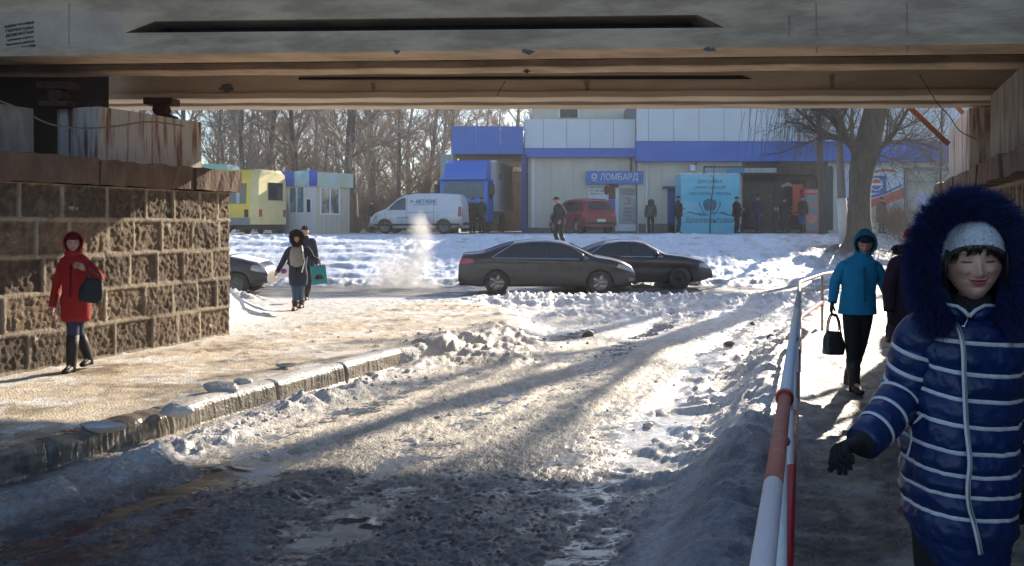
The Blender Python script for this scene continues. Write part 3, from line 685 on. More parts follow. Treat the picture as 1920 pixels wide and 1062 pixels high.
# blue door with scalloped awning
bd = pbox(MB(), 1252, 1277, 353, 437, 46.5, .08).build('door', M_bluedk, mk, world=True)
m = MB()
for i in range(7):
    x = PX(1246+i*4.6, 46.2); m.lathe([(.0, 0), (.06, .0), (.065, .5), (0, .5)], (x, 46.1, PZ(352, 46.2)), 'y', 8)
    m.box(x-.06, x+.06, 46.1, 46.55, PZ(351, 46.2), PZ(349.5, 46.2))
m.build('door_awning', M_bluedk, mk, world=True)
lp = thing('wall_lamp', 'small white wall lamp above the turquoise water kiosk', 'lamp', (PX(1299, 46.3), 46.3, PZ(318, 46.3)))
m = MB(); m.box(PX(1294, 46.2), PX(1304, 46.2), 46.2, 46.45, PZ(321, 46.2), PZ(309, 46.2), bev=.03); m.build('lamp_head', M_white, lp, world=True)
m = MB(); m.tube([(PX(1300, 46.4), 46.5, PZ(310, 46.4)), (PX(1308, 46.4), 46.4, PZ(305, 46.4)), (PX(1299, 46.4), 46.3, PZ(312, 46.4))], .02, 5); m.build('lamp_arm', M_blackp, lp, world=True)
# swirl poster and side window
ps = tag(pbox(MB(), 1582, 1694, 312, 392, 46.45, .05).build('billboard', cm('billboard_paper', (.50, .58, .66), .5, var=.1)), 'white billboard with blue emblem and red swoosh behind the big tree trunk', 'billboard')
def swoosh(pts, mt, off, nm='swoosh'):
    m = MB(); n = len(pts)//2; dd = 46.45-off
    m.add([(PX(a, dd), dd, PZ(b, dd)) for a, b in pts], [(i, i+1, len(pts)-2-i, len(pts)-1-i) for i in range(n-1)]); child_world(m, nm, mt, ps, ps)
M_pr = cm('billboard_red', (.50, .09, .06), .5); M_pb = cm('billboard_blue', (.04, .10, .36), .5)
swoosh([(1582, 384), (1620, 378), (1660, 366), (1694, 352), (1694, 372), (1660, 384), (1620, 391), (1582, 392)], M_pr, .01)
swoosh([(1582, 372), (1620, 370), (1660, 360), (1690, 346), (1692, 349), (1660, 365), (1620, 375), (1582, 377)], M_pb, .012)
m = MB(); pbox(m, 1633, 1662, 330, 362, 46.438, .01); child_world(m, 'emblem_field', M_pb, ps, ps)
def disc(cx, cy, r, mt, off, a0=0, a1=2*PI, nm='emblem', ry=None):
    m = MB(); dd = 46.45-off; n = 24
    m.add([(PX(cx+r*math.cos(a0+(a1-a0)*k/n), dd), dd, PZ(cy-(ry or r)*math.sin(a0+(a1-a0)*k/n), dd)) for k in range(n+1)], [tuple(range(n+1))]); child_world(m, nm, mt, ps, ps)
disc(1643, 346, 12, M_white, .02); disc(1643, 345.2, 9.5, M_pr, .024, .15, PI-.1); disc(1643, 347, 9.5, M_pb, .024, PI+.15, 2*PI-.1)
swoosh([(1600, 318), (1630, 322), (1660, 316), (1680, 320), (1680, 324), (1660, 321), (1630, 327), (1600, 322)], M_pr, .012)
wn = MB().box(PX(1700, 46.45), PX(1775, 46.45), 46.47, 46.6, PZ(398, 46.5), PZ(318, 46.5)).build('window', cm('yellowish_window_film', (.42, .42, .30), .35, col2=(.25, .30, .30), sc=1.2), mk, world=True)  # yellowish film mottled with grey
m = MB()
for a in ((1697, 1703, 316, 436), (1755, 1759, 320, 398), (1697, 1780, 314, 321), (1703, 1780, 340, 342), (1703, 1780, 396, 401)): pbox(m, *a, 46.4, .08)
child_world(m, 'frame', cm('grey_blue_frame', (.16, .21, .25), .5), wn, mk)
child_world(pbox(MB(), 1716, 1741, 363, 392, 46.44, .02), 'notice', cm('notice_paper', (.45, .5, .62), .5, col2=(.25, .3, .5), sc=6), wn, mk)
# loading bay
lb = thing('loading_bay', 'blue fascia canopy over a dark loading bay with the blue truck inside', 'canopy', (PX(915, 47), 47, GZ))
m = MB(); 
for i in range(3):
    x0 = PX(847, 46.4)+i*1.24; m.box(x0+.006, min(x0+1.234, PX(981, 46.4)), 46.4, 46.6, PZ(289, 46.4), PZ(237, 46.4))
m.build('blue_fascia', M_blue, lb, world=True)
MB().box(PX(847, 46.6), PX(983, 46.6), 46.6, 60, PZ(283, 46.6), PZ(270, 46.6)).build('roof_slab', M_joint, lb, world=True)
MB().box(PX(862, 60), PX(992, 47)+.9, 59.8, 60.2, 1.2, 5.2).build('back_wall', cm('dark_brick', (.10, .085, .08), .9, var=.3, sc=3), lb, world=True)
MB().box(PX(847, 47), PX(847, 47)+.18, 50, 60, 1.2, 5).build('side_wall', M_joint, lb, world=True)
MB().box(PX(978, 46.6), PX(987, 46.6), 46.5, 46.8, 1.2, PZ(289, 46.6)).build('blue_post', M_bluedk, lb, world=True)
MB().box(PX(826, 49), PX(850, 49), 49, 49.2, 1.2, PZ(290, 49)).build('trailer_panel', cm('pale_blue_trailer', (.30, .42, .48), .6), lb, world=True)  # flat panel standing in for another trailer
# turquoise water kiosk
wk = thing('water_kiosk', 'turquoise drinking water kiosk with dark Cyrillic lettering and snow on its roof', 'kiosk', (PX(1332, 44.5), 44.5, GZ))
M_tq = cm('turquoise_print', (.10, .55, .75), .5, col2=(.36, .68, .78), sc=.5, thr=(.4, .65), stretch=(.5, 1, 1.6))
pbox(MB(), 1277, 1387, 327, 436, 44.5, 1.6, zbase=1.3).build('cabin', M_tq, wk, world=True)
m = MB(); r = random.Random(5)
for i in range(16): m.ball((PX(1280+i*6.6, 44.6), 44.9, PZ(326.5, 44.5)), (.16, .5, .05*r.uniform(.4, 1.6)), 8, 5)
m.build('roof_snow', cm('roof_snow', (.75, .77, .8), .7), wk, True, world=True)
M_dt = cm('dark_blue_print', (.03, .16, .27), .6); 
for q, py, w in (('ДОСТАВКА', 341, 48), ('ПРИРОДНОЙ', 351.5, 58), ('ПИТЬЕВОЙ ВОДЫ', 363, 78)): ctext(q, 1331, py, w, 7.5, 44.49, M_dt, wk, wk)
ctext('Бриллиантовая', 1332, 414, 92, 14, 44.49, M_dt, wk, wk, shear=.35)
m = MB()
for s in (-1, 1):
    for (a, b, c_, e) in ((6, 404, 16, 390), (16, 390, 19, 378), (4, 398, 12, 384), (12, 384, 10, 376)):
        m.tube([(PX(1331+s*a, 44.49), 44.49, PZ(b, 44.5)), (PX(1331+s*(a+c_)/2*1.1, 44.48), 44.48, PZ((b+e)/2+2, 44.5)), (PX(1331+s*c_, 44.49), 44.49, PZ(e, 44.5))], .022, 5)
m.lathe([(.28, 0), (.30, .01), (.28, .02)], (PX(1331, 44.48), 44.47, PZ(384, 44.5)), 'y', 20); m.build('splash_print', M_dt, wk, world=True)
m = MB(); 
xs = np.linspace(1277.5, 1386.5, 30)
m.add([(PX(x, 44.49), 44.49, PZ(400+2*math.sin(x*.12)+1.2*math.sin(x*.3), 44.5)) for x in xs]+[(PX(x, 44.49), 44.49, PZ(402.5+2.6*math.sin(x*.12+.5), 44.5)) for x in xs[::-1]], [(i, i+1, 58-i, 59-i) for i in range(29)])
m.build('wave_print', cm('wave_blue', (.02, .25, .45), .5), wk, world=True)
# drinks fridge and orange flag board
fr = thing('drinks_fridge', 'tall red and blue drinks fridge standing at the dark shop window', 'fridge', (PX(1522, 44.8), 44.8, GZ))
pbox(MB(), 1507, 1537, 354, 438, 44.8, .6, zbase=1.3).build('cabinet', cm('fridge_red', (.50, .06, .05), .4), fr, world=True)
pbox(MB(), 1511, 1534, 366, 434, 44.76, .03).build('glass_door', cm('fridge_glass', (.06, .22, .30), .15, col2=(.40, .16, .10), sc=1.6, thr=(.45, .6)), fr, world=True)
ctext('НАПИТКИ', 1522, 359.5, 22, 5, 44.79, M_white, fr, fr)
m = MB(); m.lathe([(.26, 0), (.26, .03)], (PX(1522, 44.7), 44.73, PZ(410, 44.7)), 'y', 16); m.build('bottle_print', cm('bottle_print', (.55, .25, .15), .4), fr, world=True)
o = tag(pbox(MB(), 1486, 1506, 346, 404, 46.3, .06).build('advertising_board', cm('orange_red_board', (.55, .10, .04), .5)), 'orange red advertising board hung on the shop window left of the drinks fridge', 'advertising board')
# low black railing before the window
rl = thing('window_railing', 'low black metal railing in front of the dark shop window', 'railing', (PX(1450, 44), 44, GZ))
m = MB()
for px in (1391, 1420, 1452, 1480, 1508): m.tube([(PX(px, 44), 44, 1.25), (PX(px, 44), 44, PZ(398, 44))], .022, 6)
for py in (399, 424): m.tube([(PX(1391, 44), 44, PZ(py, 44)), (PX(1508, 44), 44, PZ(py, 44))], .02, 6)
m.build('rails', M_blackp, rl, True, world=True)
# white kiosk with blue sign band
kd = 40.0
c0 = Vector((PX(592, kd), kd, 0)); cl = Vector((PX(510, 41.2), 41.2, 0)); cr = Vector((PX(655, 41.6), 41.6, 0))
ks = thing('street_kiosk', 'white sandwich panel kiosk with blue and pastel sign band beside the yellow bus', 'kiosk', (c0.x, c0.y, GZ))
u1 = (cl-c0); l1 = u1.length; u1.normalize(); u2 = (cr-c0); l2 = u2.length; u2.normalize()
def fpt(u, s, z, o):   # point on a face, o outward
    n = Vector((u.y, -u.x, 0)); n = n if n.y < 0 else -n
    p = c0+u*s+n*o; return (p.x, p.y, z)
def fbox(m, u, s0, s1, z0, z1, o0, o1):
    vs = [fpt(u, s, z, o) for z in (z0, z1) for s, o in ((s0, o0), (s1, o0), (s1, o1), (s0, o1))]
    m.add(vs, [(3, 2, 1, 0), (4, 5, 6, 7), (0, 1, 5, 4), (1, 2, 6, 5), (2, 3, 7, 6), (3, 0, 4, 7)])
back = cl+u2*l2
KZ0, KZ1 = 1.25, PZ(349, kd)
m = MB(); pl = [(p.x, p.y) for p in (c0, cl, back, cr)]; m.prism(pl, 'z', KZ0, KZ1+.6); m.build('walls', cm('kiosk_white', (.60, .64, .68), .5, var=.05), ks, world=True)
m = MB()
k = 0
while k*.3 < l2: fbox(m, u2, k*.3+.006, min(l2, k*.3+.294), KZ0, KZ1, -.02, .02); k += 1
m.build('side_cladding', cm('kiosk_tan', (.52, .47, .38), .55, var=.08), ks, world=True)
for a, b, mt in ((-.08, 1.05, cm('band_blue', (.02, .08, .42), .4)), (1.05, 2.05, None), (1.06, 2.05, None)): pass
M_bb = cm('band_blue', (.01, .07, .50), .4); M_bc = cm('band_cyan', (.08, .38, .58), .4, col2=(.5, .6, .6), sc=1.5); M_bp = cm('band_pastel', (.50, .50, .34), .5, col2=(.45, .60, .62), sc=1.2, thr=(.4, .6))
for a, b, mt in ((0, .28, M_bb), (.28, 1.12, M_bc), (1.12, l1+.1, M_bb)):
    m = MB(); fbox(m, u1, a if a else -.1, b, KZ1, KZ1+.68, .0, .12); m.build('sign_band', mt, ks, world=True)
m = MB(); fbox(m, u2, -.02, l2+.15, KZ1-.02, KZ1+.62, .0, .10); m.build('sign_band', M_bp, ks, world=True)
def kwin(u, s0, s1, z0, z1, mt, n=1):
    w = MB(); fbox(w, u, s0, s1, z0, z1, .022, .03); wo = w.build('window', mt, ks, world=True)
    m = MB()
    for q in range(n+1): s = s0+(s1-s0)*q/n; fbox(m, u, s-.035, s+.035, z0-.04, z1+.04, .02, .05)
    fbox(m, u, s0, s1, z0-.05, z0+.02, .021, .048); fbox(m, u, s0, s1, z1-.02, z1+.05, .021, .048); child_world(m, 'frame', M_white, wo, ks)
M_gb = cm('display_glass', (.03, .16, .24), .12, col2=(.25, .38, .45), sc=2.5, spec=.8, thr=(.45, .6))
kwin(u1, .62, 1.5, 1.3+.95, 1.3+2.1, M_gb, 2); kwin(u1, .22, .52, 1.3+.95, 1.3+1.55, M_glassd)
kwin(u2, .25, 1.35, 1.3+.9, 1.3+2.05, cm('display_glass_b', (.05, .07, .08), .12, col2=(.40, .32, .24), sc=1.8, spec=.8, thr=(.45, .6)), 2)
dm = MB(); fbox(dm, u1, .56, .60, 1.3, 1.3+2.15, .02, .035); fbox(dm, u1, .60, 1.52, 1.36, 1.30+.9, .02, .032); dm.build('door', M_white, ks, world=True)
# roof behind the bus
o = thing('market_stall', 'pale teal flat stall roof showing just above the yellow bus', 'stall', (PX(400, 44), 44, GZ))
MB().box(PX(340, 44), PX(426, 44), 44, 46, PZ(318, 44), PZ(308, 44)).build('roof', cm('teal_roof', (.18, .42, .47), .5), o, world=True)
MB().box(PX(345, 44), PX(420, 44), 44.2, 45.8, 1.3, PZ(318, 44)-.01).build('walls', M_white, o, world=True)
# distant low buildings and fence glimpsed through the trees
o = thing('distant_shed', 'low snow roofed shed far behind the bare trees left of the van', 'building', (PX(690, 75), 75, GZ))
MB().box(PX(660, 75), PX(760, 75), 75, 79, 1.2, 2.2).build('wall', M_brick, o, world=True); MB().box(PX(658, 75), PX(762, 75), 74.8, 79.2, 2.2, 2.45).build('snowy_roof', M_white, o, world=True)
# steel lamp post with whitewashed foot
lpz = HT(PX(1578, 33), 33)
ld = 33
po = thing('lamp_post', 'grey lamp post with whitewashed foot left of the big tree', 'lamp post', (PX(1584, ld), ld, lpz))
m = MB(); m.tube([(PX(1584, ld), ld, lpz-.1), (PX(1578, ld), ld, PZ(372, ld))], [.19, .165], 14); m.build('whitewashed_foot', cm('whitewash', (.62, .62, .60), .8, var=.12, sc=6, bump=.3), po, True, world=True)
m = MB(); m.tube([(PX(1578, ld), ld, PZ(372, ld)), (PX(1572, ld), ld, PZ(200, ld)), (PX(1570, ld), ld, 9)], [.15, .12, .09], 14)
m.tube([(PX(1570, ld), ld, 9), (PX(1570, ld)-.6, ld, 9.5), (PX(1570, ld)-1.6, ld, 9.6)], .05, 8); m.build('pole', cm('grey_steel_pole', (.22, .23, .24), .6), po, True, world=True)
m = MB(); m.ball((PX(1570, ld)-1.8, ld, 9.58), (.35, .14, .08)); m.build('lamp_head', M_white, po, True, world=True)
# ------------------------------------------------------------ trees
M_bark = mat('grey_brown_bark', (.045, .037, .030), .9, col2=(.12, .10, .08), sc=7, stretch=(1, 1, .25), bump=1.2, bsc=14)
M_twig = mat('brown_twigs', (.26, .18, .125), .9, var=.2)
M_twig2 = mat('grey_twigs', (.22, .19, .16), .9, var=.2)
def limb(m, p, dr, L, r, segs, r1, wob, rnd, n):
    pts = [p.copy()]; d_ = dr.copy(); rad = [r]
    for k in range(segs):
        d_ = (d_+Vector((rnd.gauss(0, wob), rnd.gauss(0, wob), rnd.gauss(0, wob)+.02))).normalized()
        pts.append(pts[-1]+d_*(L/segs)); rad.append(r+(r1-r)*(k+1)/segs)
    m.tube(pts, rad, n, cap=False); return pts, rad
def perp(d_, ang, az):
    a = Vector((0, 0, 1)) if abs(d_.z) < .95 else Vector((1, 0, 0))
    u = d_.cross(a).normalized(); w = d_.cross(u)
    return (d_*math.cos(ang)+(u*math.cos(az)+w*math.sin(az))*math.sin(ang)).normalized()
def branches(m, pts, rad, lvl, rnd, Lc, cfg):
    if lvl >= len(cfg): return
    n, a0, a1, segs, sides, start = cfg[lvl]; az = rnd.uniform(0, 6.28)
    for i in range(n):
        t = start+(1-start)*(i+rnd.random())/n*.98; f = t*(len(pts)-1); k = min(int(f), len(pts)-2); w = f-k
        p = pts[k].lerp(pts[k+1], w); dd = (pts[k+1]-pts[k]).normalized(); r = (rad[k]*(1-w)+rad[k+1]*w)
        az += 2.4+rnd.uniform(-.5, .5); nd = perp(dd, rnd.uniform(a0, a1), az)
        nd = (nd+Vector((0, 0, .18))).normalized()
        L = Lc*(1-.45*t)*rnd.uniform(.7, 1.15); rr = max(MINR, r*.55 if lvl else r*.5)
        q, qr = limb(m, p, nd, L, rr, segs, max(MINR*.8, rr*.35), .16, rnd, sides)
        branches(m, q, qr, lvl+1, rnd, L*.5, cfg)
def make_tree(seed, H, r0, cfg, Lc, start=None, lean=0.02, mt=M_twig):
    rnd = random.Random(seed); tk = MB()
    pts, rad = limb(tk, Vector((0, 0, -.2)), Vector((lean, 0, 1)).normalized(), H, r0, 9, r0*.15, .05, rnd, 9)
    cr = MB(); branches(cr, pts, rad, 0, rnd, Lc, cfg)
    return tk, cr
MINR = .0065
CFG = [(24, .5, 1.0, 4, 4, .10), (9, .5, 1.0, 3, 3, .12), (9, .4, .9, 2, 3, .1), (6, .4, .9, 2, 3, .1)]
protos = []
for i, (H, r0, Lc, mt) in enumerate(((15, .26, 4.6, M_twig), (17, .20, 4.0, M_twig2), (13, .16, 3.9, M_twig), (18, .34, 5.4, M_twig2), (11, .12, 3.6, M_twig))):
    tk, cr = make_tree(11+i, H, r0, CFG, Lc)
    t = thing('bare_tree', 'bare tree', 'tree', (0, 0, 0))
    tk.build('trunk', M_bark, t, True, fix=False); cr.build('crown', mt, t, True, fix=False); protos.append(t)
tr_rnd = random.Random(4)
TL = []
for px, dd, k, sc in ((662, 46.5, 3, 1.0), (455, 52, 1, .95), (560, 55, 0, 1), (745, 56, 2, 1.05), (800, 60, 1, 1), (610, 63, 4, 1.1), (505, 64, 3, .9), (700, 66, 0, 1.05), (420, 60, 4, 1.1),
                      (850, 68, 3, .9), (640, 74, 1, 1.1), (540, 76, 2, 1.2), (770, 78, 0, 1.1), (460, 80, 0, 1.1), (900, 76, 2, 1.1), (820, 88, 1, 1.2), (590, 90, 3, 1), (690, 92, 2, 1.3),
                      (500, 96, 1, 1.2), (400, 74, 2, 1.2), (960, 84, 0, 1.2), (740, 104, 3, 1.1), (620, 110, 0, 1.3), (870, 100, 4, 1.5), (430, 105, 3, 1.1), (930, 66, 4, 1), (985, 95, 1, 1.1),
                      (355, 56, 0, 1), (300, 66, 3, 1), (240, 60, 1, 1), (1040, 90, 3, 1), (560, 122, 2, 1.5), (800, 126, 1, 1.4), (680, 130, 4, 1.9), (480, 128, 0, 1.4), (920, 128, 2, 1.6)):
    TL.append((px, dd, k, sc))
for t_ in protos: t_['w'] = ''
marks = {0: 'large bare tree with a thick forked trunk right behind the white kiosk'}
used = set()
for i, (px, dd, k, sc) in enumerate(TL):
    t = protos[k]
    if k in used: t = copy_tree(protos[k])
    used.add(k)
    t.location = (PX(px, dd), dd, 1.25); t.rotation_euler = (0, 0, tr_rnd.uniform(0, 6.28)); t.scale = (sc, sc, sc*tr_rnd.uniform(.92, 1.08))
    where = 'behind the yellow bus' if px < 520 else 'behind the white kiosk' if px < 665 else 'behind the white van' if px < 830 else 'behind the loading bay'
    t['label'] = marks.get(i) or 'x'; t['w'] = where
    t['group'] = 'bare trees %s' % where
    if i == 0: del t['group']
MINR = .0035
# low bushes under the trees
rb_ = random.Random(8)
def make_bush(seed, H):
    rnd = random.Random(seed); m = MB()
    for i in range(26):
        dd = Vector((rnd.gauss(0, .45), rnd.gauss(0, .45), 1)).normalized()
        pts, rad = limb(m, Vector((rnd.gauss(0, .25), rnd.gauss(0, .25), 0)), dd, H*rnd.uniform(.6, 1.1), .016, 4, .005, .13, rnd, 3)
        branches(m, pts, rad, 0, rnd, H*.5, [(9, .4, .9, 3, 3, .2), (6, .4, .9, 2, 3, .1)])
    return m
M_bush = mat('bush_twigs', (.17, .12, .08), .9, var=.2)
bs = tag(make_bush(3, 2.6).build('bush', M_bush, smooth=True, fix=False), 'low bare bush', 'bush')
for i, (px, dd) in enumerate(((700, 52), (730, 55), (765, 53), (800, 58), (680, 58), (820, 54), (420, 54), (470, 56), (530, 58), (580, 60), (640, 57), (750, 64), (790, 68), (700, 70), (500, 68), (440, 66), (600, 72), (820, 72), (670, 80), (730, 84), (780, 86), (560, 84), (480, 86))):
    b = bs if i == 0 else bs.copy()
    if i: C.objects.link(b)
    b.location = (PX(px, dd), dd, 1.25); s = rb_.uniform(.9, 1.7); b.scale = (s*1.3, s*1.3, s); b.rotation_euler = (0, 0, rb_.uniform(0, 6.28))
    w = 'left of the white kiosk' if px < 600 else 'between the white kiosk and the truck'
    b['group'] = 'bushes %s' % w; b['w'] = w
ORD = ['first', 'second', 'third', 'fourth', 'fifth', 'sixth', 'seventh', 'eighth', 'ninth', 'tenth', 'eleventh', 'twelfth', 'thirteenth', 'fourteenth', 'fifteenth', 'sixteenth', 'seventeenth']
def rank_labels(kind, fmt):
    gs = {}
    for o in C.objects:
        if o.parent is None and o.get('w') and o.get('category') == kind and o.get('group'): gs.setdefault(o['w'], []).append(o)
    for w, os_ in gs.items():
        os_.sort(key=lambda o: o.location.x/o.location.y)
        for i, o in enumerate(os_): o['label'] = fmt % (ORD[i], w)
rank_labels('tree', '%s bare brown tree from the left %s'); rank_labels('bush', '%s bush from the left %s')
for o in C.objects:
    if 'w' in o: del o['w']
# the big tree on the right
bt = thing('big_tree', 'massive old bare tree with thick dark trunk and hanging twigs before the blue fascia', 'tree', (PX(1628, 32), 32, HT(PX(1628, 32), 32)))
td = 32
def TP(px, py, dy=0): return P(px, py, td+dy)
tk = MB(); n = 16
tp = [(1606, 482, .85), (1609, 462, .56), (1611, 440, .44), (1610, 410, .39), (1611, 380, .37), (1613, 349, .38), (1617, 320, .42), (1623, 295, .44), (1630, 265, .42), (1636, 235, .41), (1642, 205, .40), (1652, 120, .36), (1664, 20, .28), (1660, -120, .18), (1666, -260, .07)]
rs = []
for i, (px, py, r) in enumerate(tp):
    c = TP(px, py); rs.append([(c.x+r*math.cos(2*PI*j/n)*(1+.10*math.sin(j*2.3+i*.3)+.07*math.sin(j*5+i*.7)), c.y+r*math.sin(2*PI*j/n)*(1+.08*math.sin(j*3.1+i)), c.z) for j in range(n)])
tk.rings(rs); tk.build('trunk', M_bark, bt, True, world=True)
cr = MB(); rnd = random.Random(21)
mains = [([(1614, 305), (1600, 275), (1588, 262), (1571, 236), (1563, 208), (1550, 150), (1530, 60), (1500, -60)], .20), ([(1588, 262), (1560, 255), (1530, 238), (1505, 215), (1480, 190), (1450, 170)], .09),
         ([(1634, 300), (1652, 275), (1670, 259), (1685, 236), (1698, 214), (1730, 150), (1770, 60)], .12), ([(1622, 270), (1600, 262), (1565, 258)], .05),
         ([(1645, 275), (1700, 262), (1740, 272), (1775, 285)], .05), ([(1630, 285), (1680, 300), (1730, 318)], .045), ([(1565, 215), (1540, 205), (1525, 185), (1500, 150)], .07), ([(1652, 120), (1610, 40), (1560, -60)], .15), ([(1660, 80), (1730, -40), (1800, -160)], .15)]
for pts, r in mains:
    q = [TP(a, b, rnd.uniform(-.6, .6)*(k > 0)) for k, (a, b) in enumerate(pts)]; rad = [r*(1-.75*k/(len(q)-1)) for k in range(len(q))]
    cr.tube(q, rad, 8, cap=False); branches(cr, q, rad, 0, rnd, 2.3, [(16, .5, 1.1, 4, 4, .15), (8, .4, .9, 3, 3, .15), (6, .4, .9, 2, 3, .1)])
# hanging whips
for i in range(170):
    px = rnd.gauss(1505, 50); py = rnd.uniform(175, 245); p = TP(px, py, rnd.uniform(-1.2, 1.0)); L = rnd.uniform(.8, 2.6); q = [p]; dx = rnd.uniform(-.35, .1)
    for k in range(5): q.append(q[-1]+Vector((dx*L/5+rnd.gauss(0, .02), rnd.gauss(0, .03), -L/5))); dx *= .8
    cr.tube(q, [.009, .008, .007, .006, .005, .004], 3, cap=False)
for i in range(160):
    px = rnd.gauss(1690, 45); py = rnd.uniform(230, 330); p = TP(px, py, rnd.uniform(-1, 1)); q = [p]; dd = Vector((rnd.gauss(0, 1), rnd.gauss(0, .6), rnd.gauss(-.3, .6))).normalized(); L = rnd.uniform(.5, 1.6)
    for k in range(4): dd = (dd+Vector((rnd.gauss(0, .15), rnd.gauss(0, .15), rnd.gauss(0, .15)))).normalized(); q.append(q[-1]+dd*L/4)
    cr.tube(q, [.009, .008, .007, .006, .004], 3, cap=False)
cr.build('crown', mat('big_tree_branches', (.07, .058, .048), .9, col2=(.14, .12, .10), sc=3), bt, True, world=True, fix=False)
# thin trunk beside the water kiosk and brush at the right edge
def small_tree(label, px, d_, r, top, seed, n=10, L=1.3):
    z = HT(PX(px, d_), d_); t = thing('young_tree', label, 'tree', (PX(px, d_), d_, z)); rnd = random.Random(seed); tk = MB()
    pts, rad = limb(tk, Vector((0, 0, -.1)), Vector((.02, 0, 1)), top, r, 8, r*.4, .02, rnd, 7); tk.build('trunk', M_bark, t, True, fix=False)
    cr = MB(); branches(cr, pts, rad, 0, rnd, L, [(n, .4, .9, 3, 3, .35), (6, .4, .9, 3, 3, .1), (4, .4, .9, 2, 3, .1)]); cr.build('crown', M_twig, t, True, fix=False)
small_tree('thin sapling in front of the turquoise water kiosk', 1331, 43, .035, 3.4, 3, 6, .5)
small_tree('slender grey tree trunk between the drinks fridge and the lamp post', 1541, 38, .14, 9, 5, 16, 1.8)
small_tree('thin bare tree rising over the slope at the right abutment', 1760, 34, .06, 7, 6, 18, 1.6)
bm_ = make_bush(31, 1.7)
for i, (px, dd, lb_, s) in enumerate(((1700, 34, 'dry brown bush right of the big tree trunk', 1.0), (1668, 36, 'sparse dry bush close behind the big tree trunk', .8), (1728, 30, 'dry bush on the snowy slope near the right abutment', 1.0))):
    o = tag(bm_.build('bush', M_bush, smooth=True, fix=False) if i == 0 else bo.copy(), lb_, 'bush')
    if i: C.objects.link(o)
    else: bo = o
    o.location = (PX(px, dd), dd, HT(PX(px, dd), dd)-.05); o.scale = (s, s, s); o.rotation_euler = (0, 0, i*2)
# ------------------------------------------------------------ vehicles
def chaikin(p, n=2):
    for _ in range(n):
        q = [p[0]]
        for i in range(len(p)-1):
            a, b = p[i], p[i+1]; q.append((a[0]*.75+b[0]*.25, a[1]*.75+b[1]*.25)); q.append((a[0]*.25+b[0]*.75, a[1]*.25+b[1]*.75))
        q.append(p[-1]); p = q
    return p
M_tyre = mat('tyre_rubber', (.022, .021, .02), .85, col2=(.07, .062, .055), sc=6)
M_rim = mat('alloy_rim', (.36, .34, .32), .35, metal=.8, var=.15)
M_rimd = mat('dark_rim', (.05, .05, .05), .5, metal=.4)
M_rims = mat('dusty_steel_rim', (.20, .19, .18), .6, metal=.3)
M_cg = mat('car_glass', (.012, .014, .016), .05, spec=.9, sc=1, rvar=.02)
M_chrome = mat('chrome_trim', (.55, .55, .55), .2, metal=1)
M_plast = mat('black_plastic', (.02, .02, .021), .6)
M_hl = mat('headlight_glass', (.35, .37, .38), .12, metal=.3, spec=.9)
M_tl = mat('tail_light_red', (.30, .015, .015), .15, col2=(.5, .06, .05), spec=.9, sc=5)
M_tl2 = mat('tail_light_pale', (.5, .42, .42), .15, spec=.9)
M_plate = mat('number_plate', (.6, .6, .58), .4)
def paint(name, c, dirt=(.12, .105, .09), h=.8, rough=.28, coat=.6, metal=.35, amt=.85):
    m = mat(name, c, rough, metal, var=.05, sc=2, coat=coat); n = m.node_tree; L = n.links; b = n.nodes['Principled BSDF']
    src = b.inputs['Base Color'].links[0].from_socket
    tc = n.nodes.new('ShaderNodeTexCoord'); sp = n.nodes.new('ShaderNodeSeparateXYZ'); L.new(tc.outputs['Object'], sp.inputs[0])
    nz = n.nodes.new('ShaderNodeTexNoise'); nz.inputs['Scale'].default_value = 3; nz.inputs['Detail'].default_value = 8; L.new(tc.outputs['Object'], nz.inputs[0])
    ad = n.nodes.new('ShaderNodeMath'); ad.operation = 'MULTIPLY_ADD'; ad.inputs[1].default_value = -.8; L.new(nz.outputs[0], ad.inputs[0]); L.new(sp.outputs['Z'], ad.inputs[2])
    mr = n.nodes.new('ShaderNodeMapRange'); mr.inputs[1].default_value = h-.4-.35; mr.inputs[2].default_value = h-.4+.15; mr.inputs[3].default_value = amt; mr.inputs[4].default_value = .12; L.new(ad.outputs[0], mr.inputs[0])
    mx = n.nodes.new('ShaderNodeMix'); mx.data_type = 'RGBA'; L.new(mr.outputs[0], mx.inputs[0]); L.new(src, mx.inputs[6]); mx.inputs[7].default_value = (*dirt, 1); L.new(mx.outputs[2], b.inputs['Base Color'])
    for nm, v0, v1 in (('Roughness', rough, .7), ('Coat Weight', coat, 0), ('Metallic', metal, 0)):
        r = n.nodes.new('ShaderNodeMapRange'); r.inputs[3].default_value = v0; r.inputs[4].default_value = v1; L.new(mr.outputs[0], r.inputs[0])
        for l in list(b.inputs[nm].links): L.remove(l)
        L.new(r.outputs[0], b.inputs[nm])
    return m
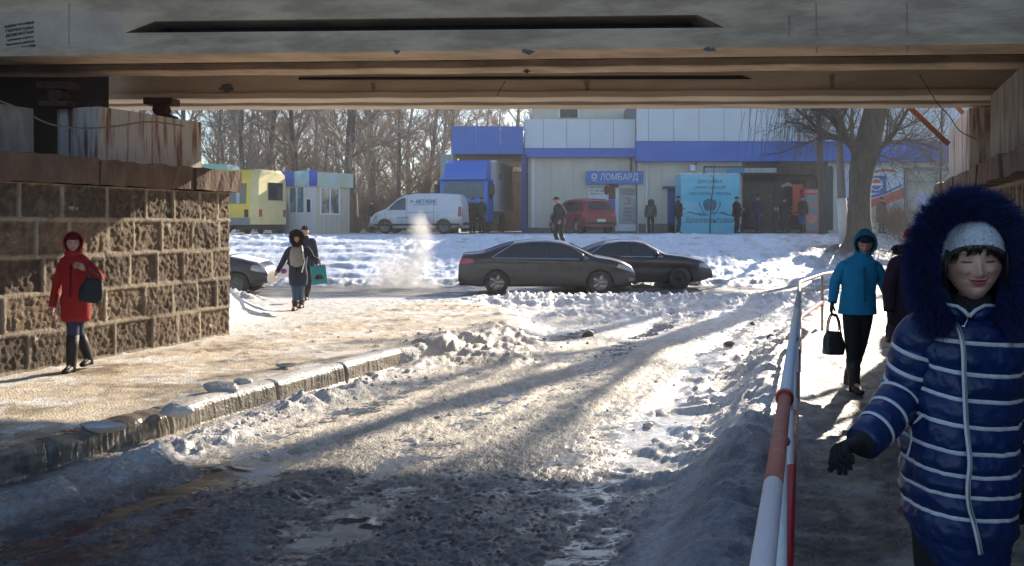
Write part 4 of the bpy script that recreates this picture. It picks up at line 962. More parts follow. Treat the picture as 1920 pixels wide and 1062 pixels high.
class Car:
    def __init__(s, L, w, zb, top, belt, wheels, wr, taper=(.55, .22, .5, .16), lean=.42):
        s.L, s.w, s.zb, s.wheels, s.wr, s.taper, s.lean = L, w, zb, wheels, wr, taper, lean
        s.tx = np.array([p[0] for p in top], float); s.tz = np.array([p[1] for p in top], float)
        s.bx = [p[0] for p in belt]; s.bz = [p[1] for p in belt]
        sg = np.hypot(np.diff(s.tx), np.diff(s.tz)); s.arc = np.concatenate([[0], np.cumsum(sg)])
    def at(s, a): return np.interp(a, s.arc, s.tx), np.interp(a, s.arc, s.tz)
    def arc_of(s, x): return np.interp(x, s.tx, s.arc)
    def hw(s, x):
        rl, ra, fl, fa = s.taper; h = s.L/2
        a = sst(0, 1, (rl-(x+h))/rl)*ra if x+h < rl else 0
        b = sst(0, 1, (fl-(h-x))/fl)*fa if h-x < fl else 0
        return s.w-a-b
    def ring(s, x, t=None):
        w = s.hw(x); b = float(np.interp(x, s.bx, s.bz)); t = float(np.interp(x, s.tx, s.tz)) if t is None else t
        b = min(b, t-.02); ed = max(0, abs(x)-(s.L/2-.55))/.55; zb = min(s.zb+.13*ed**1.5, b-.1); h = t-b; wt = w-.06-s.lean*h
        k = min(.07, h*.4)
        p = [(0, zb), (w-.16, zb), (w-.03, zb+.05), (w+.008, zb+.42*(b-zb)), (w+.002, b-.17*min(1, (b-zb)/.5)), (w-.028, b-.04), (w-.06, b+.01), (w-.06-s.lean*(h-k)*.95, t-k), (wt-.10, t-.01), (wt*.55, t+.012), (0, t+.018)]
        return chaikin(p, 2)
    def side_y(s, x, z):
        r = s.ring(x); n = len(r); zs = [p[1] for p in r[5:]]; ys = [p[0] for p in r[5:]]
        for i in range(len(zs)-1):
            if zs[i] <= z <= zs[i+1] and zs[i+1] > zs[i]: return ys[i]+(ys[i+1]-ys[i])*(z-zs[i])/(zs[i+1]-zs[i])
        return ys[0] if z < zs[0] else ys[-1]
    def body_mesh(s, N=90):
        rs = []
        for a in np.linspace(0, s.arc[-1], N):
            x, t = s.at(a); r = s.ring(float(x), float(t)); rs.append([(x, y, z) for y, z in r]+[(x, -y, z) for y, z in r[-2:0:-1]])
        m = MB(); m.rings(rs); me = bpy.data.meshes.new('body'); me.from_pydata(m.v, [], m.f)
        bm = bmesh.new(); bm.from_mesh(me); bmesh.ops.recalc_face_normals(bm, faces=bm.faces); bm.to_mesh(me); bm.free()
        cs = []
        for wx in s.wheels:
            for sg in (-1, 1):
                c = MB(); c.lathe([(s.wr+.045, -.17), (s.wr+.045, .4)], (wx, sg*(s.w-.12), s.wr), 'y', 30)
                if sg < 0: c.v = [(a, -2*(s.w-.12)-b_, z) for a, b_, z in c.v]
                cm_ = bpy.data.meshes.new('c'); cm_.from_pydata(c.v, [], c.f); bm = bmesh.new(); bm.from_mesh(cm_); bmesh.ops.recalc_face_normals(bm, faces=bm.faces); bm.to_mesh(cm_); bm.free(); cs.append(cm_)
        return boolean_cut(me, cs)
    def side_panel(s, poly, sg, off=.006, nx=14, nz=5, th=0):
        xs = [p[0] for p in poly]; n = len(poly); cols = []
        for x in np.linspace(min(xs)+1e-4, max(xs)-1e-4, nx):
            z = []
            for i in range(n):
                a, b = poly[i], poly[(i+1) % n]
                if (a[0]-x)*(b[0]-x) < 0: z.append(a[1]+(b[1]-a[1])*(x-a[0])/(b[0]-a[0]))
            lo, hi = min(z), max(z); cols.append([(x, sg*(s.side_y(x, q)+off), q) for q in np.linspace(lo, hi, nz)])
        m = MB(); m.rings(cols, cap=False, closed=False); return m
    def top_panel(s, a0, a1, y0, y1, off=.006, n=8, k=7, inset=0):
        rows = []
        for a in np.linspace(a0, a1, n):
            x, t = s.at(a); x2, t2 = s.at(min(a+.01, s.arc[-1])); x1, t1 = s.at(max(a-.01, 0)); tx, tz = x2-x1, t2-t1; l = math.hypot(tx, tz); nx_, nz_ = -tz/l, tx/l
            r = s.ring(float(x), float(t)); up = r[len(r)//2:]
            wtop = max(p[0] for p in r if p[1] > t-.035)
            row = []
            for f in np.linspace(y0, y1, k):
                y = f*wtop; z = np.interp(abs(y), [p[0] for p in up[::-1]], [p[1] for p in up[::-1]])
                row.append((x+nx_*off, y, z+nz_*off))
            rows.append(row)
        m = MB(); m.rings(rows, cap=False, closed=False); return m
    def strip(s, pts, sg, w=.014, off=.009):
        m = MB(); 
        for i in range(len(pts)-1):
            (xa, za), (xb, zb) = pts[i], pts[i+1]; k = max(2, int(math.hypot(xb-xa, zb-za)/.12)); L = math.hypot(xb-xa, zb-za); nx_, nz_ = -(zb-za)/L*w/2, (xb-xa)/L*w/2
            row = []
            for q in range(k+1):
                x = xa+(xb-xa)*q/k; z = za+(zb-za)*q/k; row.append([(x+nx_, sg*(s.side_y(x+nx_, z+nz_)+off), z+nz_), (x-nx_, sg*(s.side_y(x-nx_, z-nz_)+off), z-nz_)])
            m.rings(row, cap=False, closed=False)
        return m
def wheel(parent, x, y, r, sg, style='alloy'):
    m = MB(); w = .20
    m.lathe([(r*.62, -w/2), (r*.93, -w/2), (r, -w/2+.03), (r, w/2-.03), (r*.93, w/2), (r*.66, w/2)], (0, 0, 0), 'y', 28, cap=False)
    m.v = [(a+x, b+y, c+r) for a, b, c in m.v]
    t = m.build('wheel', M_tyre, parent, True)
    m = MB(); rr = r*.68; o = sg*(w/2-.01)
    m.lathe([(rr, o), (rr*.92, o), (rr*.86, o-sg*.03), (rr*.5, o-sg*.05), (0.001, o-sg*.055)], (x, y, r), 'y', 24, cap=False)
    if style == 'alloy':
        m.cur = 0
        for k in range(5):
            M = Matrix.Translation((x, y+o-sg*.012, r)) @ Matrix.Rotation(2*PI*k/5+.3, 4, 'Y')
            m.box(-.038, .038, -.02, .02, .03, rr*.95, M, bev=.008)
        m.lathe([(0.001, o+sg*.01), (.055, o+sg*.01), (.06, o-sg*.03)], (x, y, r), 'y', 12, cap=False)
    else:
        for k in range(8):
            M = Matrix.Translation((x, y+o-sg*.035, r)) @ Matrix.Rotation(2*PI*k/8, 4, 'Y'); m.box(-.02, .02, -.01, .01, rr*.45, rr*.7, M, bev=.004)
        m.lathe([(0.001, o), (.06, o), (.07, o-sg*.04)], (x, y, r), 'y', 12, cap=False)
    m.build('rim', {'alloy': M_rim, 'dark': M_rimd, 'steel': M_rims}[style], t, True)
def car(name, label, cat, loc, rz, spec, pm, windows, ws, rw, headl, taill, belts=None, chrome=None, rims='alloy', seams=(), handles=(), mirror=None, extra=None, group=None):
    root = thing(name, label, cat, loc, rz, group)
    me = spec.body_mesh(); body = link_mesh('body', me, pm, root, True)
    body.data.polygons.foreach_set('use_smooth', [True]*len(body.data.polygons))
    md = body.modifiers.new('e', 'EDGE_SPLIT'); md.split_angle = math.radians(38)
    for sg in (-1, 1):
        for poly in windows: spec.side_panel(poly, sg).build('side_window', M_cg, root, True)
        for poly in headl: spec.side_panel(poly, sg, .008).build('headlight', M_hl, root, True)
        for poly in taill: spec.side_panel(poly, sg, .008).build('tail_light', M_tl, root, True)
        for wx in spec.wheels: wheel(root, wx, sg*(spec.w-.10), spec.wr, sg, rims)
        for pts in seams: spec.strip(pts, sg, .012, .004).build('door_seam', M_plast, body)
        for pts in (chrome or []): spec.strip(pts, sg, .022, .010).build('chrome_trim', M_chrome, body)
        for (hx, hz) in handles:
            m = MB(); y = spec.side_y(hx, hz); m.box(hx-.09, hx+.09, min(sg*y, sg*(y+.035)), max(sg*y, sg*(y+.035)), hz-.015, hz+.015, bev=.008); m.build('door_handle', pm, body)
        if mirror:
            y = spec.side_y(mirror[0], mirror[1]); m = MB(); m.ball((mirror[0], sg*(y+.10), mirror[1]+.04), (.07, .12, .075), 10, 7); m.build('wing_mirror', pm, root, True)
    spec.top_panel(*ws).build('windscreen', M_cg, root, True)
    spec.top_panel(*rw).build('rear_window', M_cg, root, True)
    if extra: extra(root, body, spec)
    return root
# grey saloon
topA = [(-2.36, .34), (-2.409, .55), (-2.40, .78), (-2.34, .98), (-2.29, 1.10), (-1.98, 1.12), (-1.72, 1.16), (-1.25, 1.33), (-.85, 1.43), (-.4, 1.475), (.05, 1.475), (.4, 1.44), (.72, 1.34), (1.32, 1.04), (1.75, .97), (2.1, .87), (2.3, .76), (2.385, .6), (2.40, .36)]
beltA = [(-2.41, .85), (-2.2, .98), (-1.5, 1.03), (-.5, .99), (.8, .94), (1.3, .93), (1.9, .85), (2.25, .72), (2.41, .5)]
cA = Car(4.82, .91, .20, topA, beltA, (-1.36, 1.415), .325)
pA = paint('dusty_graphite_paint', (.020, .022, .030), (.10, .09, .08), .74, amt=.75, rough=.28, coat=.7, metal=.6)
def xA(root, body, s):
    s.top_panel(s.arc[-1]-.38, s.arc[-1]-.16, -.5, .5, .01).build('grille', M_plast, root)
    s.side_panel([(2.2, .36), (2.36, .34), (2.36, .44), (2.2, .46)], -1, .01, 5, 3).build('fog_light', M_hl, root)
    s.side_panel([(-2.39, .22), (2.3, .22), (2.3, .30), (-2.39, .30)], -1, .004, 40, 2).build('sill', paint('dirty_sill', (.05, .045, .04), h=2), body)
    s.top_panel(.05, .4, -.28, .28, .012).build('number_plate', M_plate, root)
g24 = HT(1, 24.8)
car('grey_saloon_car', 'dusty dark grey saloon with five spoke alloy wheels, nearest of the two passing cars', 'car', (PX(1024, 25.2), 25.25, g24-.01), 0, cA, pA,
    [[(-1.38, 1.02), (.02, .99), (.02, 1.40), (-.40, 1.40), (-.85, 1.345)], [(.09, .99), (1.0, .985), (.62, 1.29), (.36, 1.37), (.09, 1.40)]],
    (cA.arc_of(.62), cA.arc_of(1.30), -.92, .92), (cA.arc_of(-1.7), cA.arc_of(-.9), -.9, .9),
    [[(1.86, .74), (2.33, .60), (2.33, .68), (2.15, .79), (1.92, .83)]], [[(-2.37, .80), (-1.98, .87), (-1.98, .96), (-2.3, .97)]],
    chrome=[[(-1.50, 1.0), (-.90, 1.375), (-.42, 1.43), (.35, 1.40), (.66, 1.31), (1.12, .955)], [(-1.45, .995), (-.3, .975), (1.05, .955)]],
    seams=[[(.055, .98), (.05, .34), (-.02, .25)], [(1.1, .90), (1.12, .5), (1.02, .28)], [(-1.0, .99), (-1.0, .75), (-.85, .35)], [(-2.0, .98), (-2.02, .75), (-2.38, .72)], [(1.78, .84), (1.80, .70), (2.35, .56)], [(-.9, .52), (.9, .50)]], handles=((-.72, .87), (.3, .85)), mirror=(.92, 1.0), extra=xA)
# dark blue saloon behind it
topB = [(-2.39, .42), (-2.38, .75), (-2.36, .95), (-2.28, 1.04), (-1.6, 1.09), (-1.42, 1.11), (-1.0, 1.28), (-.65, 1.38), (-.25, 1.43), (.15, 1.425), (.42, 1.385), (1.02, 1.05), (1.55, .98), (2.05, .86), (2.28, .74), (2.37, .6), (2.39, .42)]
beltB = [(-2.39, .8), (-2.2, .94), (-1.4, .97), (.9, .93), (1.6, .90), (2.1, .77), (2.39, .52)]
cB = Car(4.78, .90, .19, topB, beltB, (-1.42, 1.41), .325)
pB = paint('dark_blue_paint', (.014, .017, .035), (.06, .055, .05), .5, rough=.22, coat=.8, metal=.4)
def xB(root, body, s):
    s.top_panel(s.arc[-1]-.34, s.arc[-1]-.18, -.45, .45, .01).build('grille', M_plast, root)
car('dark_blue_saloon_car', 'glossy dark blue saloon with black wheels half hidden behind the grey saloon', 'car', (PX(1328, 27)-2.42, 27.0, HT(3, 27)), 0, cB, pB,
    [[(-1.15, .98), (-.02, .97), (-.02, 1.365), (-.3, 1.36), (-.7, 1.29)], [(.05, .97), (.83, .965), (.48, 1.25), (.30, 1.33), (.05, 1.36)]],
    (cB.arc_of(.45), cB.arc_of(1.0), -.92, .92), (cB.arc_of(-1.4), cB.arc_of(-.7), -.9, .9),
    [[(1.95, .66), (2.3, .60), (2.3, .72), (2.0, .77)]], [[(-2.35, .75), (-2.0, .80), (-2.0, .92), (-2.3, .92)]],
    chrome=[[(-1.3, .965), (-.72, 1.325), (-.28, 1.395), (.3, 1.365), (.5, 1.28), (.93, .945), (-.3, .955)]], rims='dark',
    seams=[[(.02, .96), (.0, .3)], [(.95, .9), (.98, .35)], [(-2.3, .52), (-1.9, .55)], [(1.85, .55), (2.35, .52)]], handles=((-.6, .86), (.3, .85)), mirror=(.74, .98), extra=xB)
# hatchback at the left, snow on the windscreen
topC = [(-2.0, .4), (-1.99, .8), (-1.93, 1.05), (-1.7, 1.35), (-1.3, 1.47), (-.6, 1.5), (.0, 1.48), (.32, 1.40), (.95, 1.03), (1.3, .97), (1.7, .87), (1.92, .74), (1.99, .58), (2.0, .4)]
beltC = [(-2, .9), (-1.5, .97), (.8, .92), (1.4, .88), (1.8, .74), (2.0, .5)]
cC = Car(4.0, .84, .2, topC, beltC, (-1.2, 1.22), .30)
pC = paint('dark_navy_paint', (.015, .018, .024), (.07, .065, .06), .7)
def xC(root, body, s):
    m = s.top_panel(s.arc_of(.38), s.arc_of(.93), -.85, .9, .014, 10, 9); m.build('frost_film', mat('frosted_glass', (.38, .50, .58), .35, var=.2, sc=5), root, True)
    m = s.top_panel(s.arc_of(.98), s.arc_of(1.75), -.9, .7, .012, 12, 9); m.build('bonnet_snow', mat('bonnet_snow', (.66, .70, .74), .7, var=.15, sc=7, bump=.5), root, True)
car('dark_hatchback_car', 'dark hatchback with frosted windscreen parked nose out behind the left stone wall', 'car', (PX(514, 25)-2.0, 25.0, HT(-8, 25)), 0, cC, pC,
    [[(-1.5, .99), (-.1, .98), (-.1, 1.38), (-1.2, 1.36)], [(-.03, .98), (.75, .97), (.4, 1.25), (.25, 1.33), (-.03, 1.38)]],
    (cC.arc_of(.36), cC.arc_of(.94), -.9, .9), (cC.arc_of(-1.9), cC.arc_of(-1.6), -.8, .8), [[(1.58, .66), (1.93, .58), (1.93, .70), (1.7, .80), (1.6, .80)]], [[(-1.97, .8), (-1.8, .8), (-1.8, 1.0), (-1.95, 1.0)]],
    rims='steel', seams=[[(-.06, .96), (-.06, .3)], [(.95, .88), (.98, .35)]], handles=((.15, .84),), mirror=(.66, .98), extra=xC)
# red family car seen from behind
topD = [(-2.15, .42), (-2.145, .8), (-2.10, 1.02), (-2.0, 1.18), (-1.82, 1.50), (-1.68, 1.58), (-1.2, 1.63), (-.3, 1.66), (.3, 1.62), (.65, 1.5), (1.35, 1.12), (1.7, 1.02), (2.0, .88), (2.12, .7), (2.15, .42)]
beltD = [(-2.15, .92), (-1.9, 1.0), (-1, 1.02), (1, .97), (1.7, .9), (2.15, .6)]
cD = Car(4.3, .88, .24, topD, beltD, (-1.3, 1.3), .32, taper=(.35, .08, .6, .18), lean=.28)
pD = paint('dark_red_paint', (.26, .012, .018), (.16, .07, .06), .6, metal=.1)
def xD(root, body, s):
    s.top_panel(.10, .24, -.30, .30, .014).build('number_plate', M_plate, root)
    s.top_panel(.01, .10, -.95, .95, .03).build('bumper_step', M_plast, root)
    m = s.top_panel(.42, .55, -.98, -.62, .012, 4, 4); m.build('tail_light', M_tl, root, True); m = s.top_panel(.42, .55, .62, .98, .012, 4, 4); m.build('tail_light', M_tl, root, True)
    m = MB(); m.box(-1.98, -1.86, -.35, .35, 1.575, 1.60); m.build('spoiler', pD, root)
    m = MB(); m.tube([(-2.03, -.02, 1.15), (-2.0, .30, 1.22)], .012, 5); m.build('wiper', M_plast, root)
car('red_family_car', 'red family hatchback parked with its tail towards us by the pawn shop', 'car', (PX(1084, 44.3)+.1, 44.0, GZ), math.radians(90+22), cD, pD,
    [[(-1.45, 1.05), (-.3, 1.03), (-.3, 1.50), (-1.3, 1.48)], [(-.23, 1.03), (.95, 1.02), (.5, 1.38), (.3, 1.48), (-.23, 1.5)], [(-1.85, 1.1), (-1.55, 1.06), (-1.45, 1.42), (-1.65, 1.42)]],
    (cD.arc_of(.68), cD.arc_of(1.3), -.9, .9), (.70, 1.05, -.86, .86), [[(1.75, .72), (2.1, .6), (2.1, .75), (1.85, .85)]], [[(-2.12, .85), (-1.9, .88), (-1.9, 1.05), (-2.05, 1.05)]],
    seams=[[(-.26, 1.0), (-.26, .35)], [(.95, .95), (.95, .4)]], handles=((-.9, .92), (.2, .9)), mirror=(.85, 1.02), extra=xD)
# white van
topE = [(-2.19, .38), (-2.188, .9), (-2.17, 1.3), (-2.08, 1.68), (-1.95, 1.78), (-1.2, 1.82), (0, 1.82), (.45, 1.76), (.8, 1.62), (1.38, 1.14), (1.62, 1.06), (1.95, .92), (2.12, .75), (2.19, .4)]
beltE = [(-2.19, .95), (-1.9, 1.02), (.6, 1.0), (1.5, .95), (1.95, .8), (2.19, .55)]
cE = Car(4.38, .90, .22, topE, beltE, (-1.36, 1.37), .32, taper=(.25, .06, .6, .2), lean=.13)
pE = paint('white_van_paint', (.66, .69, .72), (.33, .32, .30), .75, metal=0, rough=.35, coat=.3, amt=.8)
def xE(root, body, s):
    for sg in (1,):
        s.strip([(-2.1, .42), (1.9, .40)], sg, .09, .012).build('side_moulding', M_plast, body)
        s.strip([(1.7, .30), (2.12, .34)], sg, .24, .012).build('front_bumper', M_plast, body)
    y = s.side_y(-.6, 1.45)+.012
    R = Matrix.Rotation(PI, 4, 'Z') @ Matrix.Rotation(PI/2, 4, 'X')
    o = text('МЕТАБИС', (-.55, y+.02, 1.46), 1.0, .17, cm('van_lettering_blue', (.03, .10, .35), .5), root, rot=R, world=False, shear=.2)
    o = text('>', (.13, y+.02, 1.46), .17, .14, cm('van_mark_blue', (.03, .10, .35), .5), root, rot=R, world=False)
    m = MB(); m.box(-1.05, .05, y+.012, y+.02, 1.30, 1.325); m.build('stripe', cm('van_lettering_line', (.05, .22, .45), .5), root)
    o = text('строительные материалы', (.55, s.side_y(.3, .75)+.012, .72), .6, .06, cm('van_small_print', (.12, .16, .25), .5), root, rot=R, world=False)
    m = s.top_panel(.35, .78, -1, -.86, .012, 5, 3); m.build('tail_light', M_tl, root)
    m = s.top_panel(.35, .78, .86, 1, .012, 5, 3); m.build('tail_light', M_tl, root)
    s.top_panel(.15, .27, -.6, -.1, .012).build('number_plate', M_plate, root)
    m = s.top_panel(.05, 1.3, -.008, .008, .012, 12, 2); m.build('door_gap', M_plast, root)
    s.top_panel(-.0, .12, -.98, .98, .04).build('rear_bumper', M_plast, root)
car('white_van', 'white panel van with blue lettering on its side parked on the upper lot', 'van', (PX(786, 41.8), 41.8, GZ), PI-math.radians(9), cE, pE,
    [[(.42, 1.07), (1.28, 1.08), (.85, 1.48), (.62, 1.60), (.42, 1.62)]],
    (cE.arc_of(.82), cE.arc_of(1.36), -.92, .92), (.62, .63, -.1, .1), [[(1.72, .72), (2.1, .64), (2.1, .82), (1.85, .93)]], [[(-2.17, .78), (-2.02, .78), (-2.02, 1.22), (-2.14, 1.22)]],
    rims='steel', seams=[[(.36, 1.7), (.36, .4)], [(1.38, 1.0), (1.32, .5)], [(-.9, 1.55), (-.9, .4)], [(-.9, .95), (.3, .95)]], handles=((.5, .95), (-.7, .97)), mirror=(1.18, 1.08), extra=xE)
# dark car tail between bus and kiosk
pF = paint('black_car_paint', (.012, .013, .016))
car('black_estate_car', 'tail of a dark car showing between the yellow bus and the white kiosk', 'car', (PX(494, 40.4), 40.4+1.2, GZ), math.radians(92), cC, pF,
    [[(-1.5, .99), (-.1, .98), (-.1, 1.38), (-1.2, 1.36)]], (cC.arc_of(.36), cC.arc_of(.94), -.9, .9), (cC.arc_of(-1.9), cC.arc_of(-1.6), -.8, .8), [], [[(-1.97, .8), (-1.8, .8), (-1.8, 1.0), (-1.95, 1.0)]], rims='steel')
# yellow bus
bus = thing('yellow_bus', 'yellow and cream minibus standing behind the left stone wall', 'bus', (PX(483, 37.6), 37.6, GZ), 0)
ub = Vector((-1, .22, 0)).normalized(); vb = Vector((.33, .94, 0)).normalized(); BLn, BWd = 7.2, 2.15
def bp(a, b, z): q = Vector((0, 0, 0))+ub*a+vb*b; return (q.x, q.y, z)
M_yel = paint('bus_yellow', (.80, .56, .03), (.42, .38, .20), .75, metal=0, rough=.4, coat=.2)
M_bcr = mat('bus_cream', (.66, .56, .26), .5, var=.1, sc=2)
def bus_ring(a, ins=0, zt=2.72):
    pr = [(0, .42), (0, 1.2), (.03, 2.2), (.12, 2.55), (.3, zt), (BWd-.3, zt), (BWd-.12, 2.55), (BWd-.03, 2.2), (BWd, 1.2), (BWd, .42)]
    return [bp(a, ins+b*(1-2*ins/BWd), z) for b, z in pr]
m = MB(); m.rings([bus_ring(.12), bus_ring(.5), bus_ring(BLn-.3), bus_ring(BLn, .08, 2.6)]); m.build('body', M_yel, bus, True).modifiers.new('e', 'EDGE_SPLIT').split_angle = .6
m = MB(); m.rings([bus_ring(0, .06, 2.62), bus_ring(.12, 0.0, 2.74), bus_ring(.34, -.004, 2.74)]); m.build('rear_panel', M_bcr, bus, True).modifiers.new('e', 'EDGE_SPLIT').split_angle = .6
def bquad(a0, a1, z0, z1, off, name, mt, par=None, k=.0):
    m = MB(); m.add([bp(a0, -off+k*(z0-1.2)/1, z0), bp(a1, -off+k*(z0-1.2), z0), bp(a1, -off+k*(z1-1.2), z1), bp(a0, -off+k*(z1-1.2), z1)]+[bp(a0, .05, z0), bp(a1, .05, z0), bp(a1, .07, z1), bp(a0, .07, z1)], [(0, 1, 2, 3), (4, 5, 1, 0), (7, 6, 2, 3), (0, 3, 7, 4), (1, 2, 6, 5)]); return m.build(name, mt, par or bus)
w = bquad(.52, 1.35, 1.28, 2.14, .012, 'side_window', M_cg, k=.03)
bquad(.82, .97, 1.30, 2.12, .018, 'curtain', mat('pale_blind', (.45, .45, .47), .6), k=.03)
for a in (1.5, 2.7, 3.9, 5.1): bquad(a, a+1.1, 1.28, 2.14, .012, 'side_window', M_cg, k=.03)
bquad(.42, .60, .72, 1.05, .012, 'side_vent', M_plast)
bquad(.34, 7.0, .40, .70, .010, 'skirt', mat('dirty_grey_skirt', (.24, .25, .24), .7, var=.2))
for z0, z1, b0, b1, nm, mt in ((1.45, 2.2, .75, 1.8, 'rear_window', M_cg), (.5, .62, .2, 1.95, 'bumper_bar', M_bcr), (.75, 1.05, .1, .28, 'tail_light', M_tl), (.75, 1.05, 1.87, 2.05, 'tail_light', M_tl)):
    m = MB(); vs = [bp(a, b, z) for a in (-.02, .06) for b, z in ((b0, z0), (b1, z0), (b1, z1), (b0, z1))]; m.add(vs, [(0, 1, 2, 3), (0, 1, 5, 4), (2, 3, 7, 6), (0, 3, 7, 4), (1, 2, 6, 5)]); m.build(nm, mt, bus)
for a in (1.6, 5.4):
    m = MB(); m.lathe([(.02, 0), (.40, 0), (.42, .06), (.42, .2), (.02, .2)], (0, 0, 0), 'y', 22); c = bp(a, .02, .42); m.v = [(x+c[0], y+c[1], z+c[2]) for x, y, z in m.v]; m.build('wheel', M_tyre, bus, True)
m = MB(); vs = [bp(a, b, z) for z in (.22, .45) for a, b in ((.1, .25), (7, .25), (7, 1.9), (.1, 1.9))]; m.add(vs, [(0, 1, 2, 3), (4, 5, 6, 7), (0, 1, 5, 4), (1, 2, 6, 5), (2, 3, 7, 6), (3, 0, 4, 7)]); m.build('chassis', M_plast, bus)
# blue truck
trk = thing('blue_truck', 'blue cab box truck with roof fairing in the loading bay', 'truck', (PX(868, 44.2), 44.2, GZ), math.radians(-90-9))
M_tb = paint('truck_blue', (.02, .17, .70), (.06, .09, .16), .5, metal=0, rough=.35, coat=.4, amt=.5)
m = MB()  # local: +x forward, y left
cab = [(0, .55), (0.02, 1.3), (-.06, 1.6), (-.22, 2.55), (-.35, 2.68), (-1.75, 2.7), (-1.75, .55)]
m.prism([(x, z) for x, z in cab], 'y', -1.2, 1.2)
cabo = m.build('cab', M_tb, trk); md = cabo.modifiers.new('b', 'BEVEL'); md.width = .07; md.segments = 3
m = MB(); rs = [[(-.45+.0, -1.12, 2.70), (-.45, 1.12, 2.70), (-.62, 1.1, 2.85), (-.62, -1.1, 2.85)]]
m.prism([(-.40, 2.70), (-.44, 2.95), (-.80, 3.45), (-1.2, 3.62), (-1.75, 3.66), (-1.75, 2.70)], 'y', -1.08, 1.08); f_ = m.build('roof_fairing', M_tb, trk); md = f_.modifiers.new('b', 'BEVEL'); md.width = .09; md.segments = 3
m = MB(); m.box(-.30, .02, -1.18, 1.18, 2.60, 2.74, bev=.03); m.build('sun_visor', M_tb, trk)
m = MB(); m.add([(-.065, -1.0, 1.72), (-.065, 1.0, 1.72), (-.180, .98, 2.46), (-.180, -.98, 2.46)], [(0, 1, 2, 3)]); m.v = [(x+.02, y, z) for x, y, z in m.v]; wso = m.build('windscreen', mat('truck_windscreen', (.05, .08, .10), .12, col2=(.12, .16, .18), sc=1.5), trk)  # paler patches in the glass colour stand for reflections
for z0, z1, mt, nm, x in ((1.0, 1.48, mat('truck_grille', (.03, .05, .12), .5), 'grille', .035), (.55, .88, M_plast, 'bumper', .10)):
    MB().box(x-.08, x, -1.1, 1.1, z0, z1, bev=.02).build(nm, mt, trk)
for s in (-1, 1):
    MB().box(.03, .11, s*.8-.16, s*.8+.16, .66, .84, bev=.02).build('headlight', M_hl, trk)
    MB().box(-.45, -.2, s*1.38-.10, s*1.38+.10, 1.85, 2.4, bev=.03).build('wing_mirror', M_plast, trk)
    m = MB(); m.tube([(-.3, s*1.2, 2.5), (-.32, s*1.38, 2.4)], .02, 5); m.build('mirror_arm', M_plast, trk)
    m = MB(); m.add([(-.55, s*1.207, 1.65), (-1.45, s*1.207, 1.65), (-1.45, s*1.207, 2.4), (-.7, s*1.207, 2.4)], [(0, 1, 2, 3)]); m.build('side_window', M_cg, trk)
    for wx in (-.95, -5.2):
        m = MB(); m.lathe([(.02, -.14), (.46, -.14), (.5, -.08), (.5, .1), (.45, .14), (.02, .1)], (wx, s*1.03, .5), 'y', 24); m.build('wheel', M_tyre, trk, True)
MB().box(-7.2, -.3, -.5, .5, .6, .95).build('chassis', M_plast, trk)
bx_ = MB().box(-7.6, -1.95, -1.24, 1.24, 1.15, 3.62).build('cargo_box', mat('box_grey', (.60, .62, .63), .5, var=.12, sc=1), trk)
m = MB()
for s in (-1, 1):
    m.box(-7.62, -1.93, s*1.25-.03, s*1.25+.03, 3.56, 3.66); m.box(-7.62, -1.93, s*1.25-.02, s*1.25+.02, 1.12, 1.2)
m.box(-1.96, -1.90, -1.28, 1.28, 3.56, 3.66); m.build('box_trim', M_white, bx_)
MB().box(-3.3, -2.6, 1.0, 1.22, .5, 1.0, bev=.04).build('fuel_tank', M_rims, trk)
text('АТЛАС', (-3.4, 1.245, 2.9), .9, .3, cm('box_lettering', (.10, .13, .35), .5), bx_, rot=Matrix.Rotation(PI, 4, 'Z') @ Matrix.Rotation(PI/2, 4, 'X'), world=False)
